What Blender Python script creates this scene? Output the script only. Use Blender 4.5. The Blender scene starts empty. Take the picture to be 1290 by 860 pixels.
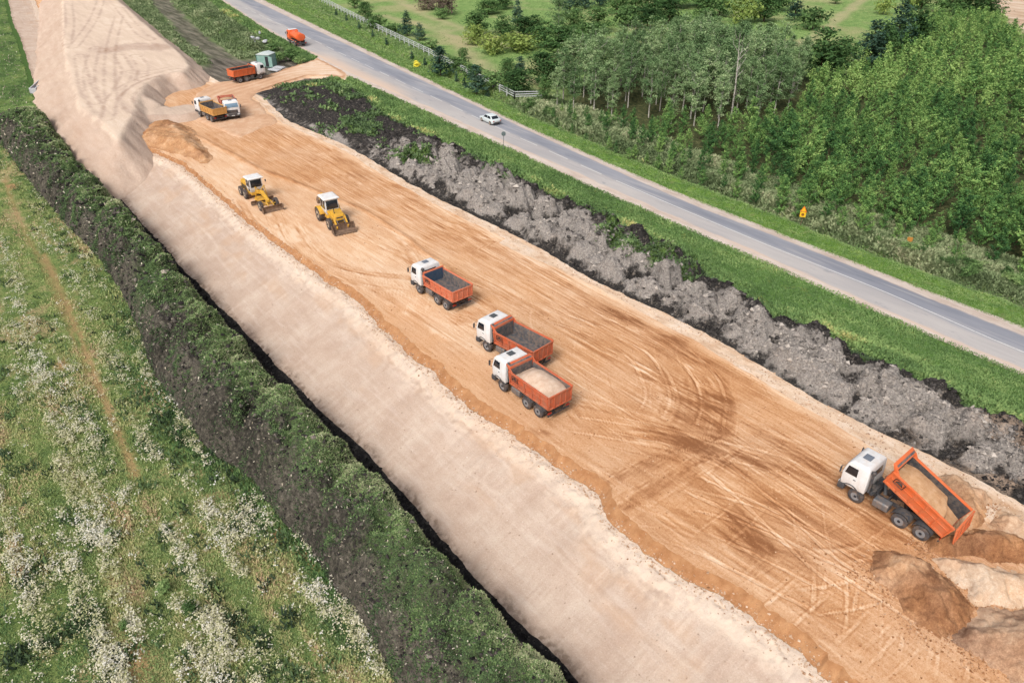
import bpy, bmesh, math, random
import numpy as np
from mathutils import Vector, Matrix

random.seed(7)
RNG = np.random.default_rng(11)
scene = bpy.context.scene
COL = scene.collection

# ------------------------------------------------------------------ camera model
# world: X across the earthworks, Y along them (away), Z up, the camera above the origin
F_PX, CAM_H = 950.0, 36.0
VPX, VPY = -247.0, -170.0
TH = math.atan((430 - VPY) / F_PX)
HEAD = -math.atan((VPX - 645) / F_PX * math.cos(TH))
FW = np.array([math.sin(HEAD) * math.cos(TH), math.cos(HEAD) * math.cos(TH), -math.sin(TH)])
RT = np.array([math.cos(HEAD), -math.sin(HEAD), 0.0])
UP = np.cross(RT, FW)


def W(px, py, z=0.0):
    """survey: point of the site at height z seen at a photo pixel"""
    r = FW + RT * ((px - 645) / F_PX) - UP * ((py - 430) / F_PX)
    t = (z - CAM_H) / r[2]
    return float(r[0] * t), float(r[1] * t)


def project(x, y, z):
    dx, dy, dz = x, y, z - CAM_H
    d = dx * FW[0] + dy * FW[1] + dz * FW[2]
    d = np.where(d < 1, 1, d)
    u = 645 + F_PX * (dx * RT[0] + dy * RT[1]) / d
    v = 430 - F_PX * (dx * UP[0] + dy * UP[1] + dz * UP[2]) / d
    return u, v, d


# ------------------------------------------------------------------ noise
def _hash(ix, iy, seed):
    with np.errstate(over='ignore'):
        h = (ix.astype(np.int64) * 374761393 + iy.astype(np.int64) * 668265263 + seed * 974634777) & 0xFFFFFFFF
        h = ((h ^ (h >> 13)) * 1274126177) & 0xFFFFFFFF
        h = ((h ^ (h >> 16)) * 2246822519) & 0xFFFFFFFF
        h = h ^ (h >> 15)
    return (h & 0xFFFFFF).astype(np.float64) / float(0xFFFFFF)


def vn(x, y, seed=0):
    x = np.asarray(x, float); y = np.asarray(y, float)
    x, y = np.broadcast_arrays(x, y)
    ix, iy = np.floor(x), np.floor(y)
    fx, fy = x - ix, y - iy
    u = fx * fx * fx * (fx * (fx * 6 - 15) + 10); v = fy * fy * fy * (fy * (fy * 6 - 15) + 10)
    a = _hash(ix, iy, seed); b = _hash(ix + 1, iy, seed); c = _hash(ix, iy + 1, seed); d = _hash(ix + 1, iy + 1, seed)
    return ((a * (1 - u) + b * u) * (1 - v) + (c * (1 - u) + d * u) * v) * 2 - 1


def fbm(x, y, octv=4, seed=0, gain=0.5):
    s, a, t = 0, 1.0, 0.0
    x = np.asarray(x, float); y = np.asarray(y, float)
    for i in range(octv):
        s = s + a * vn(x * 2.03 ** i + 13.7 * i, y * 2.03 ** i - 7.1 * i, seed + i * 17)
        t += a; a *= gain
    return s / t


def sm(a, b, x):
    t = np.clip((np.asarray(x, float) - a) / (b - a), 0, 1)
    return t * t * (3 - 2 * t)


# ------------------------------------------------------------------ mesh / object helpers
def np_mesh(name, V, Fq, mats=(), fattr=None, vattr=None, smooth=False):
    me = bpy.data.meshes.new(name)
    V = np.asarray(V, np.float32); Fq = np.asarray(Fq, np.int32)
    k = Fq.shape[1]
    me.vertices.add(len(V)); me.vertices.foreach_set('co', V.ravel())
    me.loops.add(Fq.size); me.loops.foreach_set('vertex_index', Fq.ravel())
    me.polygons.add(len(Fq))
    me.polygons.foreach_set('loop_start', np.arange(0, Fq.size, k, dtype=np.int32))
    me.update(calc_edges=True)
    me.polygons.foreach_set('use_smooth', np.full(len(Fq), smooth))
    for n, v in (vattr or {}).items():
        a = me.attributes.new(n, 'FLOAT', 'POINT'); a.data.foreach_set('value', np.asarray(v, np.float32).ravel())
    for n, v in (fattr or {}).items():
        a = me.attributes.new(n, 'FLOAT', 'FACE'); a.data.foreach_set('value', np.asarray(v, np.float32).ravel())
    for m in mats:
        me.materials.append(m)
    return me


def link(name, me, parent=None):
    o = bpy.data.objects.new(name, me)
    COL.objects.link(o)
    if parent is not None:
        o.parent = parent
    return o


def tag(o, label=None, cat=None, group=None, kind=None):
    if label: o['label'] = label
    if cat: o['category'] = cat
    if group: o['group'] = group
    if kind: o['kind'] = kind
    return o


def empty(name, loc=(0, 0, 0), rz=0.0):
    o = bpy.data.objects.new(name, None)
    COL.objects.link(o)
    o.location = loc; o.rotation_euler = (0, 0, rz)
    o.empty_display_size = 0.3
    return o


def copy_tree(o, parent=None):
    c = o.copy(); COL.objects.link(c)
    if parent is not None:
        c.parent = parent
    for ch in o.children:
        copy_tree(ch, c)
    return c


# ------------------------------------------------------------------ material helpers
def lin(r, g, b):
    f = lambda c: (c / 255 / 12.92) if c / 255 <= 0.04045 else ((c / 255 + 0.055) / 1.055) ** 2.4
    return (f(r), f(g), f(b))


EXPO = 1.5   # how much brighter a lit horizontal white card renders than its albedo


def C(r, g, b, k=1.0):
    """surface colour from the colour seen in open daylight"""
    l = lin(r, g, b)
    return tuple(min(0.9, c / EXPO * k) for c in l) + (1.0,)


class NT:
    def __init__(self, name):
        self.m = bpy.data.materials.new(name); self.m.use_nodes = True
        self.t = self.m.node_tree; self.t.nodes.clear()
        self.out = self.n('ShaderNodeOutputMaterial')
        self.pos = None

    def n(self, ty, **kw):
        nd = self.t.nodes.new(ty)
        for k, v in kw.items():
            setattr(nd, k, v)
        return nd

    def l(self, a, b):
        self.t.links.new(a, b)

    def set(self, sock, v):
        if hasattr(v, 'is_linked') or isinstance(v, bpy.types.NodeSocket):
            self.l(v, sock)
        else:
            sock.default_value = v

    def coords(self, scale=(1, 1, 1), rot=0.0, obj=False):
        if obj:
            src = self.n('ShaderNodeTexCoord').outputs['Object']
        else:
            if self.pos is None:
                self.pos = self.n('ShaderNodeNewGeometry').outputs['Position']
            src = self.pos
        if scale == (1, 1, 1) and not rot:
            return src
        mp = self.n('ShaderNodeMapping'); self.l(src, mp.inputs['Vector'])
        mp.inputs['Scale'].default_value = scale; mp.inputs['Rotation'].default_value = (0, 0, rot)
        return mp.outputs['Vector']

    def noise(self, scale, detail=4, rough=0.55, stretch=(1, 1, 1), rot=0.0, obj=False, dist=0.0):
        nd = self.n('ShaderNodeTexNoise')
        self.l(self.coords(stretch, rot, obj), nd.inputs['Vector'])
        nd.inputs['Scale'].default_value = scale; nd.inputs['Detail'].default_value = detail
        nd.inputs['Roughness'].default_value = rough; nd.inputs['Distortion'].default_value = dist
        return nd.outputs['Fac']

    def attr(self, name):
        return self.n('ShaderNodeAttribute', attribute_name=name).outputs['Fac']

    def rng(self, v, a, b, c=0.0, d=1.0):
        nd = self.n('ShaderNodeMapRange'); self.l(v, nd.inputs['Value'])
        for i, q in zip(('From Min', 'From Max', 'To Min', 'To Max'), (a, b, c, d)):
            nd.inputs[i].default_value = q
        return nd.outputs['Result']

    def math(self, op, a, b=0.0, clamp=False):
        nd = self.n('ShaderNodeMath', operation=op); nd.use_clamp = clamp
        self.set(nd.inputs[0], a); self.set(nd.inputs[1], b)
        return nd.outputs[0]

    def mix(self, f, a, b, mode='MIX'):
        nd = self.n('ShaderNodeMix', data_type='RGBA', blend_type=mode)
        self.set(nd.inputs['Factor'], f); self.set(nd.inputs[6], a); self.set(nd.inputs[7], b)
        return nd.outputs[2]

    def ramp(self, v, stops):
        nd = self.n('ShaderNodeValToRGB'); self.l(v, nd.inputs['Fac'])
        e = nd.color_ramp.elements
        while len(e) < len(stops):
            e.new(0.5)
        for el, (p, c) in zip(e, stops):
            el.position = p; el.color = c
        return nd.outputs['Color']

    def bump(self, h, strength=0.5, dist=0.05, normal=None):
        nd = self.n('ShaderNodeBump'); self.l(h, nd.inputs['Height'])
        nd.inputs['Strength'].default_value = strength; nd.inputs['Distance'].default_value = dist
        if normal is not None:
            self.l(normal, nd.inputs['Normal'])
        return nd.outputs['Normal']

    def finish(self, color, rough=0.9, normal=None, spec=0.2, metal=0.0):
        b = self.n('ShaderNodeBsdfPrincipled')
        self.set(b.inputs['Base Color'], color); self.set(b.inputs['Roughness'], rough)
        b.inputs['Specular IOR Level'].default_value = spec; b.inputs['Metallic'].default_value = metal
        if normal is not None:
            self.l(normal, b.inputs['Normal'])
        self.l(b.outputs[0], self.out.inputs['Surface'])
        return self.m

    def foliage(self, color, trans=0.35):
        d = self.n('ShaderNodeBsdfDiffuse'); t = self.n('ShaderNodeBsdfTranslucent')
        self.set(d.inputs['Color'], color)
        self.set(t.inputs['Color'], color)
        mx = self.n('ShaderNodeMixShader'); mx.inputs[0].default_value = trans
        self.l(d.outputs[0], mx.inputs[1]); self.l(t.outputs[0], mx.inputs[2])
        self.l(mx.outputs[0], self.out.inputs['Surface'])
        return self.m


# ------------------------------------------------------------------ light, sky, camera, view
def setup_world():
    w = bpy.data.worlds.new("World"); scene.world = w; w.use_nodes = True
    nt = w.node_tree; nt.nodes.clear()
    out = nt.nodes.new('ShaderNodeOutputWorld'); bg = nt.nodes.new('ShaderNodeBackground')
    sky = nt.nodes.new('ShaderNodeTexSky'); sky.sky_type = 'NISHITA'; sky.sun_disc = False
    el, rot = math.radians(48), math.radians(244)
    sky.sun_elevation = el; sky.sun_rotation = rot
    sky.air_density = 1.0; sky.dust_density = 6.0; sky.ozone_density = 0.6
    hs = nt.nodes.new('ShaderNodeHueSaturation'); hs.inputs['Saturation'].default_value = 0.45   # thin bright cloud cover
    nt.links.new(sky.outputs[0], hs.inputs['Color']); nt.links.new(hs.outputs[0], bg.inputs[0])
    bg.inputs[1].default_value = 0.125
    nt.links.new(bg.outputs[0], out.inputs[0])
    s = bpy.data.lights.new('sun', 'SUN'); s.energy = 1.5; s.angle = math.radians(18); s.color = (1.0, 0.97, 0.925)
    so = bpy.data.objects.new('sun', s); COL.objects.link(so)
    # direction to the sun: sky rotation is measured clockwise from +Y
    d = Vector((math.sin(rot) * math.cos(el), math.cos(rot) * math.cos(el), math.sin(el)))
    so.rotation_euler = d.to_track_quat('Z', 'Y').to_euler()
    so.location = (40, 60, 80)
    cam = bpy.data.cameras.new('camera'); co = bpy.data.objects.new('camera', cam); COL.objects.link(co)
    cam.sensor_fit = 'HORIZONTAL'; cam.sensor_width = 36.0; cam.lens = 36.0 * F_PX / 1290.0
    cam.clip_start = 0.5; cam.clip_end = 6000
    M = Matrix(((RT[0], UP[0], -FW[0]), (RT[1], UP[1], -FW[1]), (RT[2], UP[2], -FW[2])))
    co.location = (0, 0, CAM_H); co.rotation_euler = M.to_euler()
    scene.camera = co
    vs = scene.view_settings
    vs.view_transform = 'Standard'; vs.look = 'None'; vs.gamma = 1.0; vs.use_curve_mapping = False
    vs.exposure = VIEW_EXPOSURE
    scene.cycles.max_bounces = 6
    scene.cycles.transparent_max_bounces = 6


VIEW_EXPOSURE = 0.55
# ================================================================== TERRAIN
def make_rows():
    ys = [-14.0]
    while ys[-1] < 330:
        y = ys[-1]
        ys.append(y + (0.075 + 0.0042 * max(0.0, y - 5)))
    while ys[-1] < 700:
        ys.append(ys[-1] + 12)
    return np.array(ys)


YR = make_rows()


class Border:
    def __init__(self, pts, z, jag=0.0, seed=1, smooth=2.0, extra=(), end_slope=False, jf=1.0):
        P = [W(a, b, z) for a, b in pts] + list(extra)
        P = np.array(sorted(P, key=lambda p: p[1]))
        x = np.interp(YR, P[:, 1], P[:, 0])
        if end_slope:
            s0 = (P[3, 0] - P[0, 0]) / (P[3, 1] - P[0, 1]); s1 = (P[-1, 0] - P[-3, 0]) / (P[-1, 1] - P[-3, 1])
            x = np.where(YR < P[0, 1], P[0, 0] + s0 * (YR - P[0, 1]), x)
            x = np.where(YR > P[-1, 1], P[-1, 0] + s1 * (YR - P[-1, 1]), x)
        # smooth on an even grid
        g = np.arange(-60, 760, 0.5); xg = np.interp(g, YR, x)
        if end_slope:
            xg = np.where(g < YR[0], x[0] + (x[5] - x[0]) / (YR[5] - YR[0]) * (g - YR[0]), xg)
        k = np.exp(-0.5 * (np.arange(-30, 31) * 0.5 / smooth) ** 2); k /= k.sum()
        xg = np.convolve(np.pad(xg, 30, mode='edge'), k, mode='valid')
        x = np.interp(YR, g, xg)
        if jag:
            x = x + jag * fbm(YR / 5.0 * jf, YR * 0 + seed * 3.3, 2, seed) + jag * 0.6 * fbm(YR / 0.9 * jf, YR * 0 + seed * 5.1, 3, seed + 5)
        self.x = x; self.z = z

    def __call__(self, y):
        return np.interp(y, YR, self.x)


ZM = -3.5
LEFT_FOOT_UP = [(24.1, 201.9), (29.5, 245), (33, 280), (39.8, 330)]
b2 = Border([(52, 130), (60, 160), (77, 175), (125, 217), (175, 277), (237, 345), (320, 430), (373, 485), (410, 522), (453, 560), (485, 602),
             (530, 642), (565, 687), (645, 777), (733, 860)], -3.8, 0.22, 3, extra=LEFT_FOOT_UP)
b1 = Border([(45, 138), (66, 160), (85, 185), (105, 217), (140, 252), (175, 289), (212, 332), (250, 377), (300, 427), (323, 457), (363, 497), (405, 537), (443, 579), (483, 617),
             (505, 645), (545, 690), (630, 785), (715, 862)], -1.9, 0.25, 4, extra=[(x - 1.2, y) for x, y in LEFT_FOOT_UP])
b1.x = np.minimum(b1.x, b2.x - 0.5)
b0 = Border([(-10, 165), (32, 222), (75, 275), (95, 297), (130, 330), (147, 360), (170, 395), (185, 462), (225, 512), (240, 540), (265, 572), (323, 602), (338, 640), (348, 655),
             (405, 702), (423, 747), (465, 795), (493, 857)], ZM, 0.35, 5, extra=[(x - 6.5, y) for x, y in LEFT_FOOT_UP])
b0.x = np.minimum(b0.x, b1.x - 3.0)
b4 = Border([(147, 177), (230, 210), (270, 245), (322, 290), (350, 312), (380, 332), (398, 347), (443, 377), (473, 407), (495, 431), (535, 465), (573, 500),
             (613, 530), (645, 549), (678, 575), (711, 602), (746, 620), (756, 630), (758, 650), (773, 670), (806, 690), (836, 712), (866, 738), (886, 744),
             (923, 762), (943, 782), (969, 797), (1004, 822), (1034, 860)], -0.75, 0.30, 6, jf=2.2, smooth=0.8, extra=[(x + 8, y) for x, y in LEFT_FOOT_UP])
b5 = Border([(400, 400)], 0); b5.z = 0
b5.x = b4.x + np.interp(YR, [0, 20, 50, 62, 85, 110], [.85, .9, .85, .6, .35, .3]) + 0.16 * fbm(YR / 0.7, YR * 0, 4, 31)
b7 = Border([(335, 124), (360, 152), (423, 177), (489, 214), (548, 250), (646, 294), (716, 335), (766, 361), (821, 387), (906, 430), (969, 464),
             (1044, 512), (1109, 545), (1179, 578), (1290, 637)], 0, 0.3, 7, extra=[(49.8, 153.6), (50.5, 190), (57, 253), (66, 330)])
b6 = Border([(640, 312), (753, 362), (871, 428), (969, 485), (1060, 540), (1140, 588), (1290, 682)], 0, 0.25, 8)
b6.x = np.where(YR > 62, b7.x - 1.3 - 0.4 * fbm(YR / 9, YR * 0, 2, 3), np.minimum(b6.x, b7.x - 0.7))
b8c = Border([(360, 106), (418, 101), (458, 122), (473, 141), (533, 172), (646, 215), (696, 244), (728, 254), (816, 299), (871, 325), (906, 362), (946, 384),
              (969, 394), (1076, 434), (1144, 469), (1194, 494), (1244, 517), (1290, 537)], 0.9, 0.2, 9)
b9 = Border([(433, 97), (510, 132), (573, 162), (646, 192), (691, 215), (816, 270), (969, 337), (1069, 380), (1181, 429), (1290, 477)], 0, 0.12, 10,
            extra=[(74.5, 165), (78.5, 200), (88.0, 258)], end_slope=True, jf=2)
b10 = Border([(433, 88), (646, 184), (718, 215), (816, 259), (969, 326), (1069, 371), (1181, 421), (1290, 467)], 0.05, 0.1, 11,
             extra=[(75.4, 165), (79.3, 200), (88.8, 258)], end_slope=True, jf=3)
b11 = Border([(323, 2), (646, 155), (776, 215), (871, 257), (969, 294), (1081, 338), (1169, 375), (1290, 422)], 0.05, 0.1, 12, end_slope=True, jf=3)
b12 = Border([(318, -10), (646, 149), (801, 217), (969, 285), (1081, 328), (1129, 347), (1290, 406)], 0, 0.15, 13, end_slope=True, jf=2)
b12.x = np.maximum(b11.x + (b12.x - b11.x) * .72, b11.x + 0.6)
b9.x = b10.x - np.maximum((b10.x - b9.x) * .72, .4)
b13 = Border([(400, 400)], 0); b13.x = b12.x + 14.0; b13.z = 0
b8 = Border([(400, 400)], 0); b8.z = -0.2
b8.x = np.minimum(b8c.x + 1.3, b9.x - 0.8); b8.x = np.where(YR > 141, b9.x - 3.2, b8.x)
b0.zv, b1.zv, b2.zv = ZM, -1.9, -3.8
upY = sm(150, 175, YR)          # the stockpiled topsoil ends at a little ditch


def put(bd, z):
    bd.zz = np.broadcast_to(np.asarray(z, float), YR.shape).copy()


put(b0, ZM); put(b1, -1.9 * (1 - upY) + ZM * upY); put(b2, -3.8 * (1 - upY) + ZM * upY)
farK = sm(150, 172, YR)         # under the upper embankment the layers end
put(b4, (-0.55 + 0.08 * fbm(YR / 2, YR * 0, 3, 2)) * (1 - farK) - 3.9 * farK); put(b5, -3.9 * farK); put(b6, -1.0 * farK); put(b7, 0.0); put(b8, -0.25); put(b9, -0.03)
put(b10, 0.05); put(b11, 0.05); put(b12, -0.03); put(b13, -0.1)
# stockpile left of the embankment: lift of the spoil along the road side
STRIPS = {}


class Strip:
    def __init__(self, name, A, B, ncol, zf, ylo=-1e9, yhi=1e9, power=1.0):
        self.sel = (YR >= ylo) & (YR <= yhi)
        self.y = YR[self.sel]
        u = np.linspace(0, 1, ncol)
        self.A, self.B, self.name = A, B, name
        xa, xb = A.x[self.sel], B.x[self.sel]
        self.X = xa[:, None] + (xb - xa)[:, None] * u[None, :]
        self.Y = np.repeat(self.y[:, None], ncol, 1)
        self.U = np.repeat(u[None, :], len(self.y), 0)
        self.WD = (xb - xa)[:, None] + 0 * self.U
        za, zb = A.zz[self.sel][:, None], B.zz[self.sel][:, None]
        self.Z = zf(self.X, self.Y, self.U, self.WD, za, zb)
        self.win = sm(0, 0.6, self.U * self.WD) * sm(0, 0.6, (1 - self.U) * self.WD)
        self.u = u
        STRIPS[name] = self

    def height(self, x, y):
        """height at scattered points inside the strip"""
        i = np.clip(np.searchsorted(self.y, y) - 1, 0, len(self.y) - 2)
        fy = np.clip((y - self.y[i]) / (self.y[i + 1] - self.y[i]), 0, 1)
        xa = self.X[i, 0] * (1 - fy) + self.X[i + 1, 0] * fy
        xb = self.X[i, -1] * (1 - fy) + self.X[i + 1, -1] * fy
        t = np.clip((x - xa) / (xb - xa), 0, 1) * (len(self.u) - 1)
        j = np.clip(t.astype(int), 0, len(self.u) - 2); fx = t - j
        z = self.Z
        return ((z[i, j] * (1 - fx) + z[i, j + 1] * fx) * (1 - fy) + (z[i + 1, j] * (1 - fx) + z[i + 1, j + 1] * fx) * fy)

    def build(self, objname, mat, vattr=None, kind='structure', smooth=True):
        n, c = self.X.shape
        V = np.stack([self.X, self.Y, self.Z], -1).reshape(-1, 3)
        i = (np.arange(n - 1)[:, None] * c + np.arange(c - 1)[None, :]).ravel()
        Fq = np.stack([i, i + 1, i + c + 1, i + c], 1)
        me = np_mesh(objname, V, Fq, [mat], vattr=vattr, smooth=smooth)
        return tag(link(objname, me), kind=kind)


def lerp(a, b, t):
    return a * (1 - t) + b * t


# ---- heights of every strip
def z_meadow(X, Y, U, WD, za, zb):
    return ZM + 0.12 * fbm(X / 6, Y / 9, 3, 41) * sm(0, 1.5, (1 - U) * WD)


bL = Border([(400, 400)], 0); bL.x = b0.x - 50.0; put(bL, ZM)
bLL = Border([(400, 400)], 0); bLL.x = b0.x - 400.0; put(bLL, ZM)


def z_berm(X, Y, U, WD, za, zb):
    k = 1 - sm(150, 176, Y)
    prof = np.interp(U, [0, .10, .28, .5, .75, .92, 1], [-3.5, -2.0, -0.75, -0.1, 0.1, -0.55, -1.9])
    w = sm(0, 0.16, U) * sm(0, 0.10, 1 - U)
    # tipped heaps: rounded lumps, and diagonal furrows
    q = fbm(X / 3.6, Y / 4.6, 3, 51)
    lump = 1 - np.abs(fbm((X + 1.3 * Y) / 2.6, (Y - 1.1 * X) / 6.5, 3, 52)) * 2.4
    z = prof + w * (0.7 * q + 0.45 * lump + 0.42 * fbm(X / 1.1, Y / 1.1, 4, 53) + 0.16 * fbm(X / 0.35, Y / 0.35, 2, 54))
    # overlapping tipped lobes with creases between them
    r = np.random.default_rng(515); lob = np.zeros_like(X); yy = -14.0
    while yy < 178:
        for uu in (.30, .68):
            y0 = yy + r.uniform(-1.4, 1.4); x0 = float(b0(y0)) + (uu + r.uniform(-.10, .10)) * float(b1(y0) - b0(y0))
            ra, rb, ang, hh = r.uniform(2.6, 4.0), r.uniform(1.7, 2.5), r.uniform(.3, 1.2), r.uniform(.7, 1.5)
            m = (np.abs(X - x0) < 4.6) & (np.abs(Y - y0) < 4.6)
            dx, dy = X[m] - x0, Y[m] - y0
            a = dx * math.cos(ang) + dy * math.sin(ang); b = -dx * math.sin(ang) + dy * math.cos(ang)
            d = np.sqrt((a / ra) ** 2 + (b / rb) ** 2) + .25 * fbm(X[m] / 1.2, Y[m] / 1.2, 3, 516)
            lob[m] = np.maximum(lob[m], hh * np.clip(1 - np.maximum(d, 0) ** 2, 0, 1))
        yy += r.uniform(2.0, 3.2)
    globals()['BERM_LOB'] = lob
    z = z + w * (lob * 1.05 - .55)
    flat = lerp(za, zb, U) + 0.1 * fbm(X / 2, Y / 2, 3, 55) * w
    return z * k + flat * (1 - k)


def z_ditch(X, Y, U, WD, za, zb):
    k = 1 - sm(150, 176, Y)
    prof = np.interp(U, [0, .2, .65, 1], [-1.9, -2.6, -4.0, -3.8])
    w = sm(0, 0.12, U) * sm(0, 0.15, 1 - U)
    z = prof + w * (0.22 * fbm(X / 0.8, Y / 0.9, 4, 61))
    return z * k + lerp(za, zb, U) * (1 - k)


def z_slope(X, Y, U, WD, za, zb):
    d = (1 - U) * WD
    prof = np.interp(U, [0, .04, .78, .9, 1], [0, .03, .80, .93, 1])
    w = sm(0, 0.5, U * WD) * sm(0, 0.5, d)
    z = lerp(za, zb, prof) + w * (0.10 * fbm(X / 3, Y / 4, 4, 71))
    # soft lumps of blown-out sand just below the lip
    z = z + w * sm(3.2, 0.6, d) * 0.16 * np.abs(fbm(X / 0.8, Y / 0.8, 3, 72)) * 1.6
    # dozer blade passes up and down the slope, and faint cross lines
    z = z + w * 0.018 * vn(Y / 0.33, X / 6.0, 73) * sm(1.5, 3.5, d)
    return z


def z_face(X, Y, U, WD, za, zb):
    return lerp(za, zb, sm(-0.15, 1.1, U)) * 1.0 * (1 - sm(.98, 1, U)) + zb * sm(.98, 1, U) + 0.03 * fbm(X / .4, Y / .5, 3, 75) * sm(0, .2, U) * sm(0, .2, 1 - U)


def z_flat(amp=0.03, s=2.0, seed=81, win=0.6):
    def f(X, Y, U, WD, za, zb):
        return lerp(za, zb, U) + amp * fbm(X / s, Y / s, 4, seed) * sm(0, win, U * WD) * sm(0, win, (1 - U) * WD)
    return f


# tipped loads along the road side: many overlapping heaps
def heap_field(X, Y, rows, seed):
    r = np.random.default_rng(seed)
    z = np.zeros_like(X)
    yy = -16.0
    while yy < 146:
        for k, (uu, hh) in enumerate(rows):
            y0 = yy + r.uniform(-1.2, 1.2)
            xa, xb = float(b7(y0)), float(b8c(y0))
            wdt = xb - xa
            x0 = xa + uu * wdt + r.uniform(-.6, .6)
            h = hh * r.uniform(.65, 1.25); rad = r.uniform(1.6, 2.7)
            m = (np.abs(X - x0) < rad * 1.3) & (np.abs(Y - y0) < rad * 1.3)
            if m.any():
                ang = r.uniform(0, 3.14)
                dx, dy = X[m] - x0, Y[m] - y0
                a = dx * math.cos(ang) + dy * math.sin(ang); b = -dx * math.sin(ang) + dy * math.cos(ang)
                d = np.sqrt((a / (rad * 1.25)) ** 2 + (b / (rad * 1.0)) ** 2) + 0.55 * fbm(X[m] / 1.1, Y[m] / 1.1, 4, seed + 9)
                z[m] = np.maximum(z[m], h * np.clip(1.08 - np.maximum(d, 0) ** 1.35, 0, 1))
        yy += r.uniform(2.4, 3.9)
    return z


def z_spoil(X, Y, U, WD, za, zb):
    x7, x8 = b7(Y), b8c(Y)
    d0 = X - x7; d1 = (U * 0 + 1) * (x7 + WD) - X
    w = sm(0, 1.6, d0) * sm(0, 1.3, d1) * sm(143, 137, Y + 0.25 * (X - 52))
    core = 0.30 * sm(0.2, 2.5, d0) * sm(0, 1.8, d1)
    hp = heap_field(X, Y, [(.22, 1.5), (.52, 2.3), (.80, 2.0)], 5)
    rough = 0.34 * fbm(X / 1.2, Y / 1.2, 4, 91) + 0.24 * fbm(X / .42, Y / .42, 3, 92)
    globals()['SPOIL_HP'] = hp
    far = sm(92, 100, Y)
    pushed = 0.75 * np.abs(fbm((X - .9 * Y) / 2.2, (Y + .9 * X) / 7.0, 4, 93)) + 0.9 * sm(1.2, 6.5, d0) * sm(0, 1.3, d1)
    return lerp(za, zb, U) + w * (core + (hp + rough) * (1 - far) + (pushed + rough * .9) * far)


# the mud track and the weedy bank beyond the haul road
MUD = np.array([(56, 158), (57.5, 172), (62, 205), (68, 240), (74.5, 275), (84, 330)], float)
WEED = np.array([(66.5, 182), (69.5, 202), (74, 232), (80.5, 268), (90, 320)], float)


def polyd(P, X, Y):
    """distance and signed side to a polyline"""
    best = np.full(X.shape, 1e9); sgn = np.zeros(X.shape); along = np.zeros(X.shape); acc = 0.0
    for (x0, y0), (x1, y1) in zip(P[:-1], P[1:]):
        L = math.hypot(x1 - x0, y1 - y0)
        if L < 1e-6:
            continue
        tx, ty = (x1 - x0) / L, (y1 - y0) / L
        t = np.clip((X - x0) * tx + (Y - y0) * ty, 0, L)
        dx, dy = X - x0 - t * tx, Y - y0 - t * ty
        d = np.sqrt(dx * dx + dy * dy)
        s = dx * ty - dy * tx
        m = d < best
        best = np.where(m, d, best); sgn = np.where(m, np.sign(s), sgn); along = np.where(m, acc + t, along)
        acc += L
    return best, sgn, along


def z_beyond(X, Y, U, WD, za, zb):
    dw, _, _ = polyd(WEED, X, Y); dm, _, _ = polyd(MUD, X, Y)
    w = sm(0, 1, U * WD) * sm(0, 1, (1 - U) * WD)
    return lerp(za, zb, U) + w * (1.5 * sm(3.6, 0.4, dw) * (1 + .5 * fbm(X / 2, Y / 3, 3, 95)) + 0.12 * fbm(X / 2, Y / 3, 4, 96) - 0.15 * sm(4, 1, dm)
                                  + 0.06 * sm(3.6, 2.2, dm) * vn(X / .55 - Y / 9.0, Y / 6, 97))


def z_road(X, Y, U, WD, za, zb):
    return lerp(za, zb, U) + 0.07 * (1 - (2 * U - 1) ** 2)


def z_verge_r(X, Y, U, WD, za, zb):
    d = U * WD
    w = sm(0, 1.5, d) * sm(0, 1.5, (1 - U) * WD)
    return lerp(za, zb, U) + w * (-0.75 * np.exp(-((d - 5.2 - .5 * fbm(Y / 12, Y * 0, 2, 5)) / 1.1) ** 2) + 0.25 * np.exp(-((d - 7.6) / 1.5) ** 2) + 0.16 * fbm(X / 1.4, Y / 1.8, 4, 98))


bR = Border([(400, 400)], 0); bR.x = b13.x + 330.0; put(bR, 0.0)


def z_field(X, Y, U, WD, za, zb):
    return lerp(za, zb, U) + 0.5 * fbm(X / 30, Y / 30, 3, 99) * sm(0, 10, U * WD)


meadow = Strip('meadow', bL, b0, 150, z_meadow)
outer = Strip('outer_meadow', bLL, bL, 12, lambda X, Y, U, WD, za, zb: ZM + 0 * X)
berm = Strip('berm', b0, b1, 110, z_berm)
ditch = Strip('ditch', b1, b2, 22, z_ditch)
slope = Strip('slope', b2, b4, 110, z_slope)
face = Strip('face', b4, b5, 14, z_face)
plat = Strip('plateau', b5, b6, 330, z_flat(0.05, 3.0, 82))
margin = Strip('margin', b6, b7, 46, z_flat(0.10, 1.1, 83))
spoil = Strip('spoil', b7, b8, 150, z_spoil, yhi=146)
beyond = Strip('beyond', b7, b8, 70, z_beyond, ylo=float(YR[YR <= 146][-1]))
verge = Strip('verge', b8, b9, 30, z_flat(0.10, 1.2, 84))
sh_l = Strip('shoulder_l', b9, b10, 8, z_flat(0.02, 0.8, 85))
road = Strip('road', b10, b11, 60, z_road)
sh_r = Strip('shoulder_r', b11, b12, 10, z_flat(0.02, 0.8, 86))
verge_r = Strip('verge_r', b12, b13, 60, z_verge_r)
field = Strip('field', b13, bR, 130, z_field)
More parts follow.
